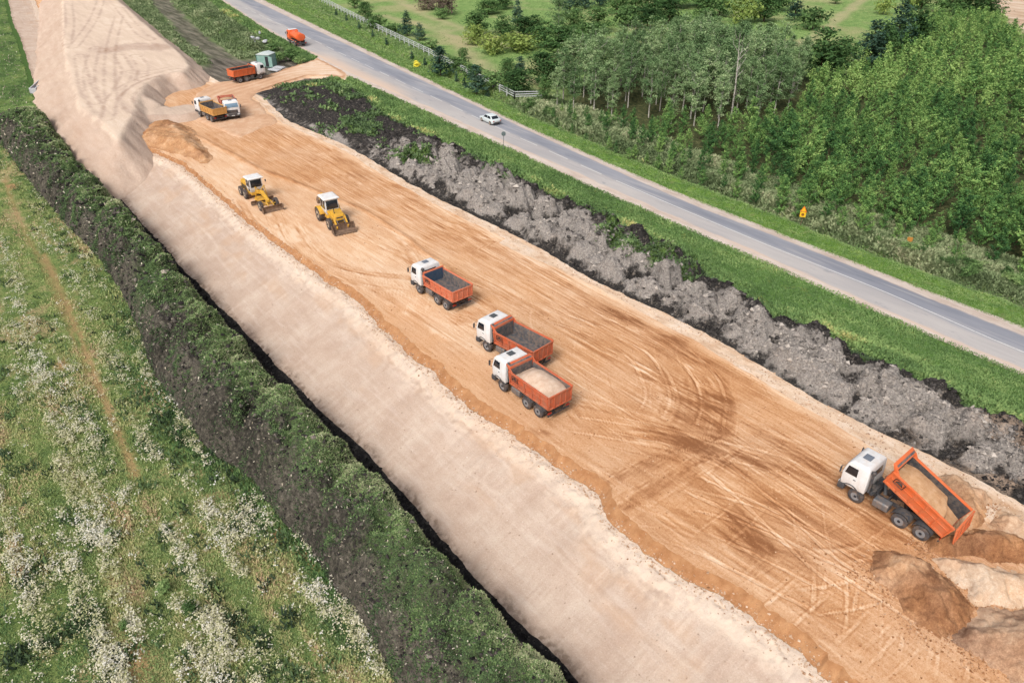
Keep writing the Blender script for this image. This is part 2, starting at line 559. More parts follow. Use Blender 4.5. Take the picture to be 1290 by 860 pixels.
# ease the two strips beyond the road into each other at the haul road
# ================================================================== SURFACES
# ---- sand of the working platform: tone (0 dark moist .. 1 dry pale), graded zone, ruts
PX, PY = plat.X, plat.Y
tone = 0.61 + 0.10 * fbm(PX / 9, PY / 16, 3, 201) + 0.12 * fbm(PX / 2.2, PY / 3.5, 4, 202) + .06 * fbm(PX / .5, PY / .8, 3, 2021)
dz = np.zeros_like(PX)
ridge = Border([(150, 140), (250, 172), (330, 214), (400, 240), (460, 266), (520, 305), (566, 340), (600, 372), (650, 420), (700, 470), (760, 540), (840, 620), (950, 730), (1060, 850)], 0, 0.3, 14)
rx = ridge(PY) if False else np.interp(PY, YR, ridge.x)
graded = sm(0.5, -0.7, PX - rx)                      # finely bladed lane on the left
graded = graded * sm(30, 50, PY)                     # near the camera it is churned again
edge_d = PX - np.interp(PY, YR, b5.x)


def streaks(k, lam, L, seed, warp=0.5):
    q = PX - k * PY + warp * fbm(PX / 8, PY / 22, 2, seed + 3)
    return vn(q / lam, PY / L, seed)


m1 = sm(-.25, .25, fbm(PX / 7, PY / 20, 2, 210)); m2 = sm(-.2, .3, fbm(PX / 6, PY / 18, 2, 211)); m3 = sm(-.1, .35, fbm(PX / 6, PY / 15, 2, 212))
st = (0.55 * streaks(0.00, .20, 18, 221) + 0.6 * m1 * streaks(0.07, .18, 15, 222) + 0.6 * m2 * streaks(-0.09, .19, 14, 223)
      + 0.5 * m3 * streaks(0.17, .33, 10, 224) + 0.28 * streaks(0.02, .55, 22, 225) + 0.25 * streaks(-0.02, 1.5, 30, 226)) * (.72 + .5 * fbm(PX / 1.1, PY / 2.0, 3, 227))
lane = sm(.3, 1.6, PX - rx) * sm(48, 66, PY)          # the haul lane is combed by wheels, the near ground only in patches
rut_amt = (sm(-.15, .5, fbm(PX / 4, PY / 8, 3, 213)) * 0.75 + 0.10 + .45 * lane) * .85
tone += 0.22 * st * rut_amt * (1 - 0.72 * graded)
dz += 0.010 * st * rut_amt * (1 - 0.8 * graded)
tone += graded * (0.17 + 0.05 * streaks(-.02, .5, 25, 230)) + 0.04 * graded * streaks(0.03, 1.2, 30, 231)
# the low windrow left between graded lane and haul lane
rr = np.exp(-((PX - rx) / 0.35) ** 2) * sm(48, 62, PY)
tone -= 0.30 * rr * (0.6 + .5 * vn(PX / .5, PY / 2, 232)); dz += 0.10 * rr
# smooth rolled band along the edge
eb = sm(3.2, 1.6, edge_d) * sm(75, 55, PY)
tone = tone * (1 - 0.75 * eb) + 0.75 * eb * (0.60 + 0.06 * streaks(0, .22, 20, 233)); dz *= (1 - .6 * eb)


def damp(px, py, rx_, ry_, amt, ang=0.0, seed=1):
    global tone
    x0, y0 = W(px, py)
    a = math.radians(ang); dx, dy = PX - x0, PY - y0
    p = dx * math.cos(a) + dy * math.sin(a); q = -dx * math.sin(a) + dy * math.cos(a)
    d = np.sqrt((p / rx_) ** 2 + (q / ry_) ** 2) + 0.45 * fbm(PX / 2.2, PY / 3.2, 4, seed)
    brk = np.clip(.55 - 1.5 * (st * .5 + .5 * vn((PX + .5 * PY) / .24, (PY - .5 * PX) / 5.0, seed + 5) * .8), 0, 1.25)
    tone = tone - 1.2 * amt * sm(1.05, 0.30, d) * brk


for a in [(880, 530, 4.2, 3.6, .34, 0, 301), (835, 490, 2.5, 3.5, .2, 0, 302), (965, 585, 2.4, 3.2, .28, 20, 303), (900, 505, 3.2, 2.6, .25, 0, 320), (1000, 560, 1.6, 5, .2, 0, 321), (1060, 620, 1.6, 5, .18, 0, 322), (935, 680, 2.2, 2.6, .30, 0, 304), (850, 570, 3, 1.6, .25, -20, 305),
          (730, 330, 2.5, 12, .2, 0, 306), (450, 172, 2.2, 14, .22, 0, 307), (520, 245, 3, 10, .2, 0, 308), (1010, 700, 2.5, 2.0, .25, 0, 309), (610, 300, 2, 8, .2, 0, 310), (790, 410, 2.5, 6, .2, 0, 311),
          (1000, 640, 4, 2.0, .18, 0, 313), (560, 290, 2, 7, .15, 0, 312), (1120, 660, 3, 2, .2, 30, 314), (585, 400, 1.6, 1.3, .3, 0, 315), (690, 535, 1.7, 1.3, .25, 0, 316), (620, 400, 2, 3, .16, 0, 317), (860, 660, 2.5, 2.0, .15, 0, 318), (1045, 790, 3, 2.5, .12, 0, 319)]:
    damp(*a)


def curve(P, n=10):
    """smooth path through points (Catmull-Rom)"""
    P = np.array(P, float)
    if len(P) < 3:
        return P
    Q = np.vstack([2 * P[0] - P[1], P, 2 * P[-1] - P[-2]])
    out = []
    for i in range(1, len(Q) - 2):
        for t in np.linspace(0, 1, n, endpoint=False):
            a, b, c, d = Q[i - 1], Q[i], Q[i + 1], Q[i + 2]
            out.append(.5 * (2 * b + (c - a) * t + (2 * a - 5 * b + 4 * c - d) * t * t + (3 * b - a - 3 * c + d) * t ** 3))
    out.append(P[-1])
    return np.array(out)


def rut(P, gauge=1.9, wd=0.28, light=0.22, depth=0.05, seed=1, single=False, fade=True):
    """a pair of tyre ruts along a world path"""
    global tone, dz
    P = np.array(P)
    lo, hi = P.min(0) - 1.8, P.max(0) + 1.8
    m = (PX > lo[0]) & (PX < hi[0]) & (PY > lo[1]) & (PY < hi[1])
    if not m.any():
        return
    X, Y = PX[m], PY[m]
    d, s, al = polyd(P, X, Y)
    tot = np.sum(np.hypot(*np.diff(P, axis=0).T))
    wd = wd * .55; light = light * .85; depth = depth * .6
    e = np.abs(d if single else (d - gauge / 2)) + 0.05 * vn(X / .5, Y / .5, seed)
    f = (sm(0, 2, al) * sm(tot, tot - 2, al) if fade else 1.0) * (0.7 + 0.45 * vn(al / 3.0, al * 0 + seed, seed))
    inn = sm(wd, wd * .55, e)
    rim = np.exp(-((e - wd * 1.15) / (wd * .30)) ** 2)
    mid = np.exp(-(e / (wd * .22)) ** 2)                # soil squeezed between twin tyres
    tone[m] += f * (light * inn - 0.7 * light * mid * inn - light * .95 * rim)
    dz[m] += .6 * f * (-depth * inn + depth * .7 * rim + depth * .5 * mid * inn)


def rp(*pts, **k):
    rut(curve([W(a, b) for a, b in pts]), **k)


# broad sweeps: bundles of fine wheel lines that follow the path of many lorries
def sweep(pts, halfw, amp, base, seed, lam=.17, px=True):
    global tone, dz
    P = curve([W(a, b) for a, b in pts]) if px else curve(pts)
    lo, hi = P.min(0) - halfw - 1, P.max(0) + halfw + 1
    m = (PX > lo[0]) & (PX < hi[0]) & (PY > lo[1]) & (PY < hi[1])
    if not m.any():
        return
    X, Y = PX[m], PY[m]
    d, sg, al = polyd(P, X, Y)
    tot = np.sum(np.hypot(*np.diff(P, axis=0).T)); sd = d * sg
    ed = 0.5 * fbm(X / 1.2, Y / 1.2, 3, seed)
    f = sm(halfw, halfw * .45, d + ed * halfw * .8) * sm(-.3, 2.2, al + ed * 2) * sm(tot + .3, tot - 2.2, al + ed * 2)
    q = vn(sd / lam + .4 * vn(al / 4, al * 0, seed + 2), al / 7.0, seed + 1) + .6 * vn(sd / (lam * 2.3), al / 9.0, seed + 3)
    cut = .55 + .6 * vn(X / .9, Y / .9, seed + 4)
    tone[m] += f * (1.15 * amp * q * cut - .8 * base * (.7 + .5 * fbm(X / 1.0, Y / 1.0, 3, seed + 6)))
    dz[m] += f * .018 * q * cut


sweep([(690, 385), (780, 425), (825, 460), (842, 495), (832, 535)], 1.1, .24, .10, 1101)
sweep([(720, 375), (820, 425), (868, 470), (882, 510), (868, 550)], 1.3, .26, .20, 1102)
sweep([(750, 380), (850, 435), (900, 478), (915, 515), (905, 560)], 1.0, .24, .20, 1103)
sweep([(700, 500), (790, 520), (880, 552), (980, 590), (1090, 645)], 1.2, .26, .14, 1104)
sweep([(770, 545), (860, 560), (950, 610), (1050, 680), (1150, 745)], 1.3, .26, .20, 1105)
sweep([(735, 620), (800, 590), (860, 565), (930, 545)], .9, .26, .20, 1106)
sweep([(770, 650), (830, 615), (880, 580), (915, 560)], .8, .26, .22, 1107)
sweep([(650, 380), (780, 450), (900, 510), (1040, 585), (1150, 650)], 1.3, .22, .08, 1108)
sweep([(560, 330), (700, 405), (830, 480), (960, 555)], 1.6, .20, .04, 1109)
sweep([(860, 590), (930, 650), (960, 690), (940, 730)], 1.0, .28, .24, 1110)
sweep([(900, 640), (960, 680), (1040, 700), (1120, 690)], .9, .26, .16, 1111)
sweep([(420, 180), (560, 260), (700, 345), (860, 430), (1000, 510)], 2.2, .22, .06, 1112)
sweep([(330, 150), (470, 235), (600, 310), (740, 390)], 2.4, .22, .08, 1113)
sweep([(660, 540), (760, 600), (880, 680), (1000, 760), (1100, 840)], 1.5, .18, -.02, 1114)
sweep([(1000, 560), (1060, 610), (1120, 660), (1170, 690)], 1.4, .24, .10, 1115)
sweep([(560, 385), (620, 420), (680, 470), (740, 540)], 1.2, .18, .03, 1116)
for k_, Q_ in enumerate([[(355, 268), (380, 305), (430, 338), (520, 352), (600, 362)], [(340, 262), (372, 316), (450, 356), (560, 372)], [(372, 280), (410, 325), (470, 345), (580, 352)], [(430, 345), (480, 372), (530, 405), (600, 450)], [(460, 285), (505, 305), (525, 335), (535, 350)], [(300, 250), (330, 290), (390, 345), (470, 400)], [(440, 292), (520, 330), (620, 385)]]):
    sweep(Q_, .75, .34, .17, 1200 + 10 * k_, lam=.2)
# turning fans and crossing tracks read off the site
rp((690, 395), (770, 425), (806, 450), (824, 480), (828, 505), (815, 530), seed=1, light=.3)
rp((700, 372), (800, 425), (846, 458), (866, 492), (868, 515), (852, 545), seed=2, light=.3)
rp((730, 375), (830, 425), (880, 465), (898, 500), (893, 548), seed=3, light=.26)
rp((760, 400), (850, 440), (895, 478), (913, 510), (908, 560), seed=13, light=.2, wd=.2)
rp((690, 450), (760, 490), (830, 530), (870, 545), seed=4, light=.2)
rp((700, 530), (790, 545), (870, 560), (980, 585), (1090, 640), seed=5, light=.26)
rp((760, 532), (850, 552), (950, 600), (1080, 690), (1200, 775), seed=6, light=.22)
rp((880, 570), (930, 610), (985, 660), (1040, 710), (1100, 750), seed=7, light=.26)
rp((745, 625), (800, 600), (850, 580), (925, 555), seed=8, light=-.22)
rp((770, 655), (820, 622), (870, 590), (900, 570), seed=9, light=-.25)
rp((830, 640), (865, 610), (890, 580), (935, 548), seed=10, light=-.2)
rp((765, 640), (820, 660), (900, 690), (1010, 745), (1120, 800), seed=11, light=.2)
rp((850, 600), (940, 640), (1040, 690), (1130, 735), (1200, 790), seed=12, light=.3)
rp((860, 625), (960, 655), (1080, 720), (1200, 800), seed=14, light=.28)
for k, (a, b) in enumerate([((1045, 710), (1041, 800)), ((1063, 715), (1045, 780)), ((1088, 730), (1084, 830)), ((1150, 790), (1080, 850)), ((1120, 770), (1060, 835)), ((1195, 800), (1190, 860)),
                            ((1160, 790), (1150, 850)), ((940, 745), (1000, 690)), ((1010, 705), (930, 760)), ((1040, 690), (1120, 640)), ((880, 690), (960, 620)), ((1220, 830), (1215, 862)), ((1000, 760), (1110, 740)), ((900, 655), (980, 690)), ((960, 790), (1040, 720))]):
    rp(a, ((a[0] + b[0]) / 2 + 3, (a[1] + b[1]) / 2 + 2), b, seed=20 + k, light=.26, wd=.24, gauge=1.8)
# the graders' and loaders' sweeps
rp((355, 268), (380, 305), (430, 338), (520, 352), (600, 362), seed=40, light=-.20, wd=.2, depth=.03)
rp((340, 262), (372, 316), (450, 356), (560, 372), seed=41, light=-.20, wd=.2, depth=.03)
rp((372, 280), (410, 325), (470, 345), (580, 352), seed=42, light=-.15, wd=.18, depth=.02)
rp((430, 345), (480, 372), (530, 405), (590, 440), seed=43, light=-.15, wd=.2, depth=.03)
rp((455, 280), (500, 300), (520, 325), (535, 345), seed=44, light=-.18, wd=.2, depth=.03)
rp((470, 290), (560, 335), (650, 372), seed=45, light=-.14, wd=.2, depth=.03)
rp((540, 430), (600, 470), (660, 540), seed=46, light=-.12, wd=.2, depth=.03)
rp((230, 190), (300, 225), (350, 245), seed=47, light=-.10, wd=.2, depth=.02)
rp((320, 330), (335, 300), (300, 262), seed=48, light=-.10, wd=.2, depth=.02)
rt = np.random.default_rng(77)
for k in range(74):          # lorries up and down the haul lane
    y0 = rt.uniform(-10, 120); L = rt.uniform(18, 55)
    xr0 = float(np.interp(y0, YR, ridge.x)) if y0 > 45 else float(b5(y0)) + 3
    x0 = rt.uniform(xr0 + .5, float(b6(y0)) - 1); x1 = x0 + rt.normal(0, .055) * L; xm = (x0 + x1) / 2 + rt.normal(0, .5)
    rut(curve([(x0, y0), (xm, y0 + L / 2), (x1, y0 + L)], 6), seed=100 + k, light=rt.choice([.12, .16, -.12, -.16, .14]), wd=rt.uniform(.13, .24), depth=rt.uniform(.01, .03))
for k in range(44):          # many across
    x0 = rt.uniform(29, 46); y0 = rt.uniform(-2, 62); a = rt.uniform(.15, 1.1) * rt.choice([-1, 1]); L = rt.uniform(5, 12)
    P = [(x0, y0), (x0 + L * .5 * math.sin(a) + rt.normal(0, .5), y0 + L * .5 * math.cos(a)), (x0 + L * math.sin(a * 1.3), y0 + L * math.cos(a * 1.3))]
    rut(curve(P, 6), seed=300 + k, light=rt.choice([.15, -.15, .2]), wd=rt.uniform(.12, .22), depth=.02)
pale = sm(0.7, -0.4, (PX - np.interp(PY, YR, b6.x)) + 1.0 + 0.7 * fbm(PX / 2, PY / 3, 3, 240))   # dusty blend to the margin
tone = tone + 0.25 * (1 - pale)
wm = sm(0, .5, (PX - plat.X[:, :1])) * sm(0, .4, plat.X[:, -1:] - PX)
plat.Z += dz * wm
tone = np.clip(tone, 0, 1)


def mat_platform():
    n = NT('orange_sand')
    t = n.attr('tone')
    fine = n.noise(6.0, 5, .7); grit = n.noise(15.0, 3, .65); lng = n.noise(3.0, 4, .6, (1.0, .10, 1.0))
    t = n.math('ADD', t, n.rng(fine, .3, .7, -.13, .13)); t = n.math('ADD', t, n.rng(lng, .3, .7, -.12, .12)); t = n.math('ADD', t, n.rng(grit, .3, .7, -.12, .12))
    col = n.ramp(t, [(0.0, C(150, 98, 62)), (0.28, C(180, 125, 84)), (0.52, C(208, 155, 110)), (0.75, C(230, 184, 143)), (1.0, C(244, 212, 180))])
    patch = n.rng(n.noise(.12, 3), .38, .62)
    col = n.mix(n.math('MULTIPLY', patch, .3), col, n.ramp(t, [(0.0, C(140, 100, 72)), (0.5, C(212, 172, 138)), (1.0, C(240, 214, 190))]))
    nrm = n.bump(fine, .5, .05); nrm = n.bump(grit, .35, .02, nrm)
    return n.finish(col, .95, nrm, .12)


def mat_pale_slope():
    n = NT('pale_sand')
    a = n.noise(.35, 5, .6); f = n.noise(7, 5, .65); cross = n.noise(1.0, 3, .6, (.16, 3.2, 1), .15); cross2 = n.noise(1.0, 3, .6, (2.2, .25, 1), -.08)
    col = n.ramp(a, [(.32, C(195, 170, 152)), (.5, C(206, 183, 165)), (.68, C(215, 195, 178))]); g = n.noise(11, 4, .75); col = n.mix(n.rng(g, .52, .70, 0, .5), col, C(178, 152, 134)); col = n.mix(n.rng(g, .47, .32, 0, .45), col, C(238, 220, 204))
    col = n.mix(n.rng(cross, .50, .68, 0, .16), col, C(182, 153, 134)); col = n.mix(n.rng(cross2, .5, .66, 0, .35), col, C(224, 206, 192))
    pz = n.noise(.9, 6, .7); col = n.mix(n.rng(pz, .54, .60, 0, .22), col, C(188, 162, 145)); lg = n.noise(1.4, 4, .65, (1.6, .10, 1)); col = n.mix(n.rng(lg, .57, .63, 0, .2), col, C(182, 156, 138))
    col = n.mix(n.rng(f, .56, .74, 0, .35), col, C(170, 143, 124))
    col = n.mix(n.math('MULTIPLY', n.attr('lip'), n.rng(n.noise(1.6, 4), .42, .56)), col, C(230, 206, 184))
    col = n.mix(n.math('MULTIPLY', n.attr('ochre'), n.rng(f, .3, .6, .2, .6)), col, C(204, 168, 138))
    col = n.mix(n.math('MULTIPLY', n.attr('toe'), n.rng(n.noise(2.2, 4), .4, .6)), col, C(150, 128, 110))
    mk = n.attr('mark'); col = n.mix(n.rng(mk, .5, .05, 0, .6), col, C(180, 153, 135)); col = n.mix(n.rng(mk, .5, .95, 0, .65), col, C(242, 224, 206))
    nrm = n.bump(cross, .25, .08); nrm = n.bump(f, .6, .08, nrm); nrm = n.bump(g, .5, .03, nrm)
    return n.finish(col, .96, nrm, .1)


def mat_simple(name, stops, scale, detail=5, stretch=(1, 1, 1), bump=.5, bdist=.05, fine=14, fineamt=.25, finecol=None, rough=.95):
    n = NT(name)
    a = n.noise(scale, detail, .62, stretch); f = n.noise(fine, 4, .65)
    col = n.ramp(a, stops)
    if finecol is not None:
        col = n.mix(n.rng(f, .5, .68, 0, fineamt), col, finecol)
    nrm = n.bump(f, bump, bdist)
    return n.finish(col, rough, nrm, .12)


def mat_soil(name, dark, mid, light, green1, green2, gname='green', lname='dry'):
    """peaty topsoil with a skin of weeds where the attribute says so"""
    n = NT(name)
    a = n.noise(2.6, 6, .7); f = n.noise(11, 5, .7); g = n.noise(26, 3, .6)
    col = n.ramp(a, [(.3, dark), (.52, mid), (.72, light)])
    col = n.mix(n.math('MULTIPLY', n.attr(lname), n.rng(f, .35, .6)), col, n.ramp(a, [(.3, mid), (.65, light)]))
    col = n.mix(n.rng(g, .60, .72, 0, .5), col, light)
    gcol = n.ramp(f, [(.3, green1), (.7, green2)])
    gm = n.math('MULTIPLY', n.math('ADD', n.attr(gname), n.rng(f, .3, .7, -.35, .35)), n.rng(n.attr(gname), .02, .15))
    col = n.mix(n.rng(gm, .35, .65), col, gcol)
    nrm = n.bump(f, .8, .12); nrm = n.bump(g, .6, .04, nrm)
    return n.finish(col, .97, nrm, .08)


def mat_spoil():
    n = NT('tipped_spoil')
    a = n.noise(1.1, 6, .65); f = n.noise(6.5, 6, .72); g = n.noise(22, 3, .6)
    grey = n.ramp(f, [(.28, C(98, 93, 90)), (.5, C(158, 151, 145)), (.70, C(200, 192, 184))])
    blk = n.ramp(f, [(.3, C(34, 33, 33)), (.58, C(66, 63, 61)), (.8, C(122, 117, 111))])
    k = n.math('ADD', n.attr('black'), n.rng(f, .3, .7, -.30, .30)); k = n.math('ADD', k, n.rng(a, .32, .68, -.36, .36))
    col = n.mix(n.rng(k, .30, .72), grey, blk); col = n.mix(n.rng(n.noise(3.0, 4, .7), .55, .68, 0, .45), col, C(186, 172, 158))
    warm = n.math('MULTIPLY', n.attr('warm'), n.rng(f, .35, .6)); col = n.mix(warm, col, C(206, 180, 158))
    gcol = n.ramp(f, [(.3, C(70, 92, 52)), (.7, C(112, 140, 72))])
    gm = n.math('ADD', n.attr('green'), n.rng(f, .3, .7, -.3, .3)); col = n.mix(n.rng(gm, .4, .6), col, gcol)
    vor = n.n('ShaderNodeTexVoronoi'); n.l(n.coords(), vor.inputs['Vector']); vor.inputs['Scale'].default_value = 3.2
    nrm = n.bump(vor.outputs['Distance'], .6, .12); nrm = n.bump(f, .9, .16, nrm); nrm = n.bump(g, .7, .04, nrm)
    return n.finish(col, .97, nrm, .08)


def mat_grass(name, stops, dry, tall=1.0, dscale=.5):
    n = NT(name)
    a = n.noise(.5, 5, .65); f = n.noise(5.0 * tall, 5, .7, (1, .55, 1)); g = n.noise(24, 3, .65)
    v = n.math('ADD', n.math('MULTIPLY', a, .55), n.math('MULTIPLY', f, .45))
    col = n.ramp(v, stops)
    dn = n.math('ADD', n.noise(dscale, 5, .6), n.math('MULTIPLY', n.attr('dry'), .4))
    col = n.mix(n.rng(dn, .56, .72, 0, .75), col, dry)
    col = n.mix(n.rng(g, .55, .75, 0, .5), col, stops[0][1])
    nrm = n.bump(f, .9, .22); nrm = n.bump(g, .6, .06, nrm)
    return n, col, nrm


def mat_asphalt():
    n = NT('asphalt')
    u = n.attr('u')
    a = n.noise(.30, 5, .6, (1, .18, 1)); f = n.noise(20, 4, .7); st = n.noise(1.8, 3, .6, (1, .05, 1)); p = n.noise(.9, 5, .65, (1, .3, 1))
    fresh = n.ramp(a, [(.35, C(138, 141, 152)), (.65, C(168, 169, 176))]); worn = n.ramp(a, [(.35, C(178, 174, 174)), (.65, C(198, 192, 188))])
    k = n.math('ADD', u, n.rng(a, .3, .7, -.10, .10))
    col = n.mix(n.rng(k, .44, .56), worn, fresh)
    col = n.mix(n.rng(p, .60, .70, 0, .5), col, C(116, 122, 136))
    col = n.mix(n.rng(st, .52, .72, 0, .5), col, C(204, 198, 194)); col = n.mix(n.attr('dust'), col, C(222, 196, 176))
    col = n.mix(n.rng(f, .45, .75, 0, .25), col, C(104, 106, 112))
    nrm = n.bump(f, .25, .01)
    return n.finish(col, .85, nrm, .25)


def strip_attr(s, fn):
    return np.clip(fn(s.X, s.Y, s.U, s.WD), 0, 1)


plat.build('site_ground', mat_platform(), {'tone': tone})
n_slope = {
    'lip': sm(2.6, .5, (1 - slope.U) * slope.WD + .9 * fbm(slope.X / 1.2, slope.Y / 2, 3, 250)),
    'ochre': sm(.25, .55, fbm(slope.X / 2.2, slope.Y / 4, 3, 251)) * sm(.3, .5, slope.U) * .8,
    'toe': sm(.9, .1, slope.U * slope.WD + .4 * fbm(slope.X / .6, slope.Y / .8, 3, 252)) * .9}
sX, sY, sU, sW = slope.X, slope.Y, slope.U, slope.WD
pas = np.floor(sY / 2.9 + .25 * sU + .35 * np.sin(sY / 7.0))
mk_ = .5 + .11 * (_hash(pas, pas * 0 + 3, 77) - .5) * sm(.97, .80, sU)
edge_ = np.abs((sY / 2.9 + .25 * sU + .35 * np.sin(sY / 7.0)) % 1.0)
mk_ -= .14 * sm(.035, .0, np.minimum(edge_, 1 - edge_)) * sm(-.2, .4, fbm(sX / 2, sY / 2, 3, 78)) * sm(.9, .75, sU)
mk_ += .16 * np.clip(vn(sY / .16, sX / 5.0, 79), -1, 1) * sm(-.1, .5, fbm(sX / 1.6, sY / 2.4, 3, 80)) * sm(.95, .7, sU)
for uu, am in ((.30, -.10), (.52, .12), (.56, -.12), (.74, -.14), (.77, .12)):
    mk_ += am * np.exp(-((sU - uu - .02 * fbm(sY / 6, sY * 0 + uu, 2, 83)) * sW / .09) ** 2) * sm(-.3, .3, fbm(sY / 5, sY * 0 + uu * 9, 2, 84))
mk_ += .22 * sm(.78, .84, sU + .05 * fbm(sX / .8, sY / 1.2, 4, 85)) - .30 * np.exp(-((sU + .05 * fbm(sX / .5, sY / .5, 4, 86) - .80) * sW / .16) ** 2) * sm(-.1, .35, fbm(sX / .7, sY / .9, 3, 87))
cx_, cy_ = W(627, 607, -1.9); rr_c = np.hypot(sX - cx_, sY - cy_)
mk_ += .08 * np.sin(rr_c * 7.5 + 1.2 * fbm(sX / .6, sY / .6, 2, 881)) * sm(1.6, 1.2, rr_c) * sm(.2, .5, rr_c)
n_slope['mark'] = np.clip(mk_, 0, 1)
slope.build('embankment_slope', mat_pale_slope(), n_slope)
face.build('fill_edge', mat_simple('brown_orange_sand', [(.3, C(172, 120, 80)), (.5, C(192, 140, 98)), (.7, C(208, 158, 114))], 1.4, finecol=C(150, 106, 72), fineamt=.35, bump=.8, bdist=.08))  # step face in a browner tone than the platform top
margin_t = np.clip(.5 + .5 * fbm(margin.X / .7, margin.Y / 2.5, 4, 255), 0, 1)
margin.build('sand_margin', mat_simple('dusty_pale_sand', [(.3, C(206, 168, 134)), (.5, C(234, 207, 181)), (.7, C(245, 226, 207))], .9, 5, (1, .35, 1), finecol=C(190, 150, 118), fineamt=.4, bump=.7))
m = {'green': np.clip(.34 + 1.0 * (berm.U - .45) + .7 * fbm(berm.X / 3.4, berm.Y / 6, 3, 260) + .5 * sm(60, 85, berm.Y) * 0 + .25 * sm(40, 25, berm.Y) * 0 + .6 * sm(140, 165, berm.Y), .12, 1),
     'dry': np.clip(.3 + 1.4 * fbm(berm.X / 3, berm.Y / 5, 3, 261) + .5 * sm(.5, .15, berm.U), 0, 1)}
m['green'] = m['green'] * (0.8 + .2 * sm(36, 60, berm.Y)) * (.35 + .65 * sm(.1, .7, BERM_LOB))
berm_green = m['green']
berm.build('earth_berm', mat_soil('weedy_topsoil', C(30, 29, 27), C(64, 61, 55), C(130, 123, 111), C(64, 82, 54), C(104, 126, 74)), m)
ditch.build('ditch', mat_soil('black_peat', C(30, 29, 30), C(48, 46, 46), C(92, 88, 84), C(60, 84, 46), C(96, 128, 64)),
            {'green': np.clip(sm(125, 160, ditch.Y) + .25 * fbm(ditch.X / 2, ditch.Y / 3, 3, 262), 0, 1), 'dry': np.clip(fbm(ditch.X / 1, ditch.Y / 2, 3, 263), 0, 1)})
# meadow ground
n, col, nrm = mat_grass('meadow_turf', [(.34, C(84, 106, 62)), (.48, C(124, 144, 82)), (.62, C(156, 168, 104)), (.74, C(178, 182, 124))], C(194, 170, 130), 1.0)
col = n.mix(n.attr('soil'), col, C(190, 152, 112))
ms = n.finish(col, .95, nrm, .08)
TRACKS_M = [curve([W(a, b, ZM) for a, b in [(55, 320), (95, 410), (130, 500), (172, 600)]]), curve([W(a, b, ZM) for a, b in [(5, 225), (30, 290), (60, 345), (110, 470)]])]
soil = np.zeros_like(meadow.X)
for P, wd, am in ((TRACKS_M[0], .26, .75), (TRACKS_M[1], .22, .5)):
    d, _, al = polyd(P, meadow.X, meadow.Y)
    soil = np.maximum(soil, am * sm(wd + .25, wd * .5, d + .3 * fbm(meadow.X / .8, meadow.Y / 1.6, 3, 270)))
for (a, b, r) in [(168, 835, 1.0), (75, 460, .6), (350, 675, .45), (378, 700, .5), (15, 235, .8)]:
    x0, y0 = W(a, b, ZM)
    soil = np.maximum(soil, sm(r + .5, r * .2, np.hypot(meadow.X - x0, (meadow.Y - y0) / 1.8) + .6 * fbm(meadow.X / .7, meadow.Y / 1.2, 3, 271)))
drym = np.clip(fbm(meadow.X / 3, meadow.Y / 9, 3, 272) * 1.2, 0, 1)
meadow.build('meadow', ms, {'dry': drym, 'soil': soil * .9})
outer.build('meadow', ms, {'dry': outer.X * 0, 'soil': outer.X * 0})
# tipped spoil
d0 = spoil.X - np.interp(spoil.Y, YR, b7.x); d1 = np.interp(spoil.Y, YR, b8c.x) - spoil.X
far = sm(93, 100, spoil.Y + 1.5 * fbm(spoil.X / 3, spoil.Y / 3, 2, 281))
blk = np.clip(sm(.60, 1.0, d0 / (d0 + np.maximum(d1, 0.01)) + .22 * fbm(spoil.X / 2, spoil.Y / 2.5, 3, 282)) * .95 + .40 * sm(.1, .5, fbm(spoil.X / 1.6, spoil.Y / 1.6, 3, 283)) + .55 * sm(.9, .2, d0 - .6 * sm(0, .4, fbm(spoil.Y / 4, spoil.Y * 0, 2, 284))), 0, 1)
blk = np.clip(blk * .9 + .95 * sm(3.0, .6, d1 + 1.8 * fbm(spoil.X / 2.2, spoil.Y / 3.2, 3, 2832)) * sm(75, 40, spoil.Y) + .70 * sm(.85, .15, SPOIL_HP + .3 * fbm(spoil.X / .8, spoil.Y / .8, 3, 2831)), 0, 1)  # black soil, with crevice shade between the heaps put into the colour
blk = blk * (1 - far) + far * np.clip(.75 + .35 * sm(1.0, 2.6, d0) - .65 * sm(0, .5, fbm(spoil.X / 2.2, spoil.Y / 5, 3, 285)) * sm(5, 2.5, d0), 0, 1)
g = .7 * sm(.05, .4, fbm(spoil.X / 3.0, spoil.Y / 6, 3, 286)) * sm(3.5, 1.2, np.abs(d1 - 1.2)) * sm(36, 46, spoil.Y) + far * .22 * sm(.12, .42, fbm(spoil.X / 3, spoil.Y / 7, 3, 287) + .05)
for (a, b, r) in [(455, 160, 2.2), (520, 200, 1.8), (800, 320, 2.0), (840, 335, 1.6)]:
    x0, y0 = W(a, b, .8); g = np.maximum(g, sm(r + 1, r * .4, np.hypot(spoil.X - x0, (spoil.Y - y0) / 2.2) + .9 * fbm(spoil.X, spoil.Y, 3, 288)))
g = np.maximum(g, sm(0.1, -0.5, d1 - .2))
warm = sm(18, 8, spoil.Y) * sm(-.1, .3, fbm(spoil.X / 2, spoil.Y / 2, 3, 289)) * .8
spoil_green = np.clip(g, 0, 1)
spoil.build('spoil_bank', mat_spoil(), {'black': blk, 'green': spoil_green, 'warm': warm})
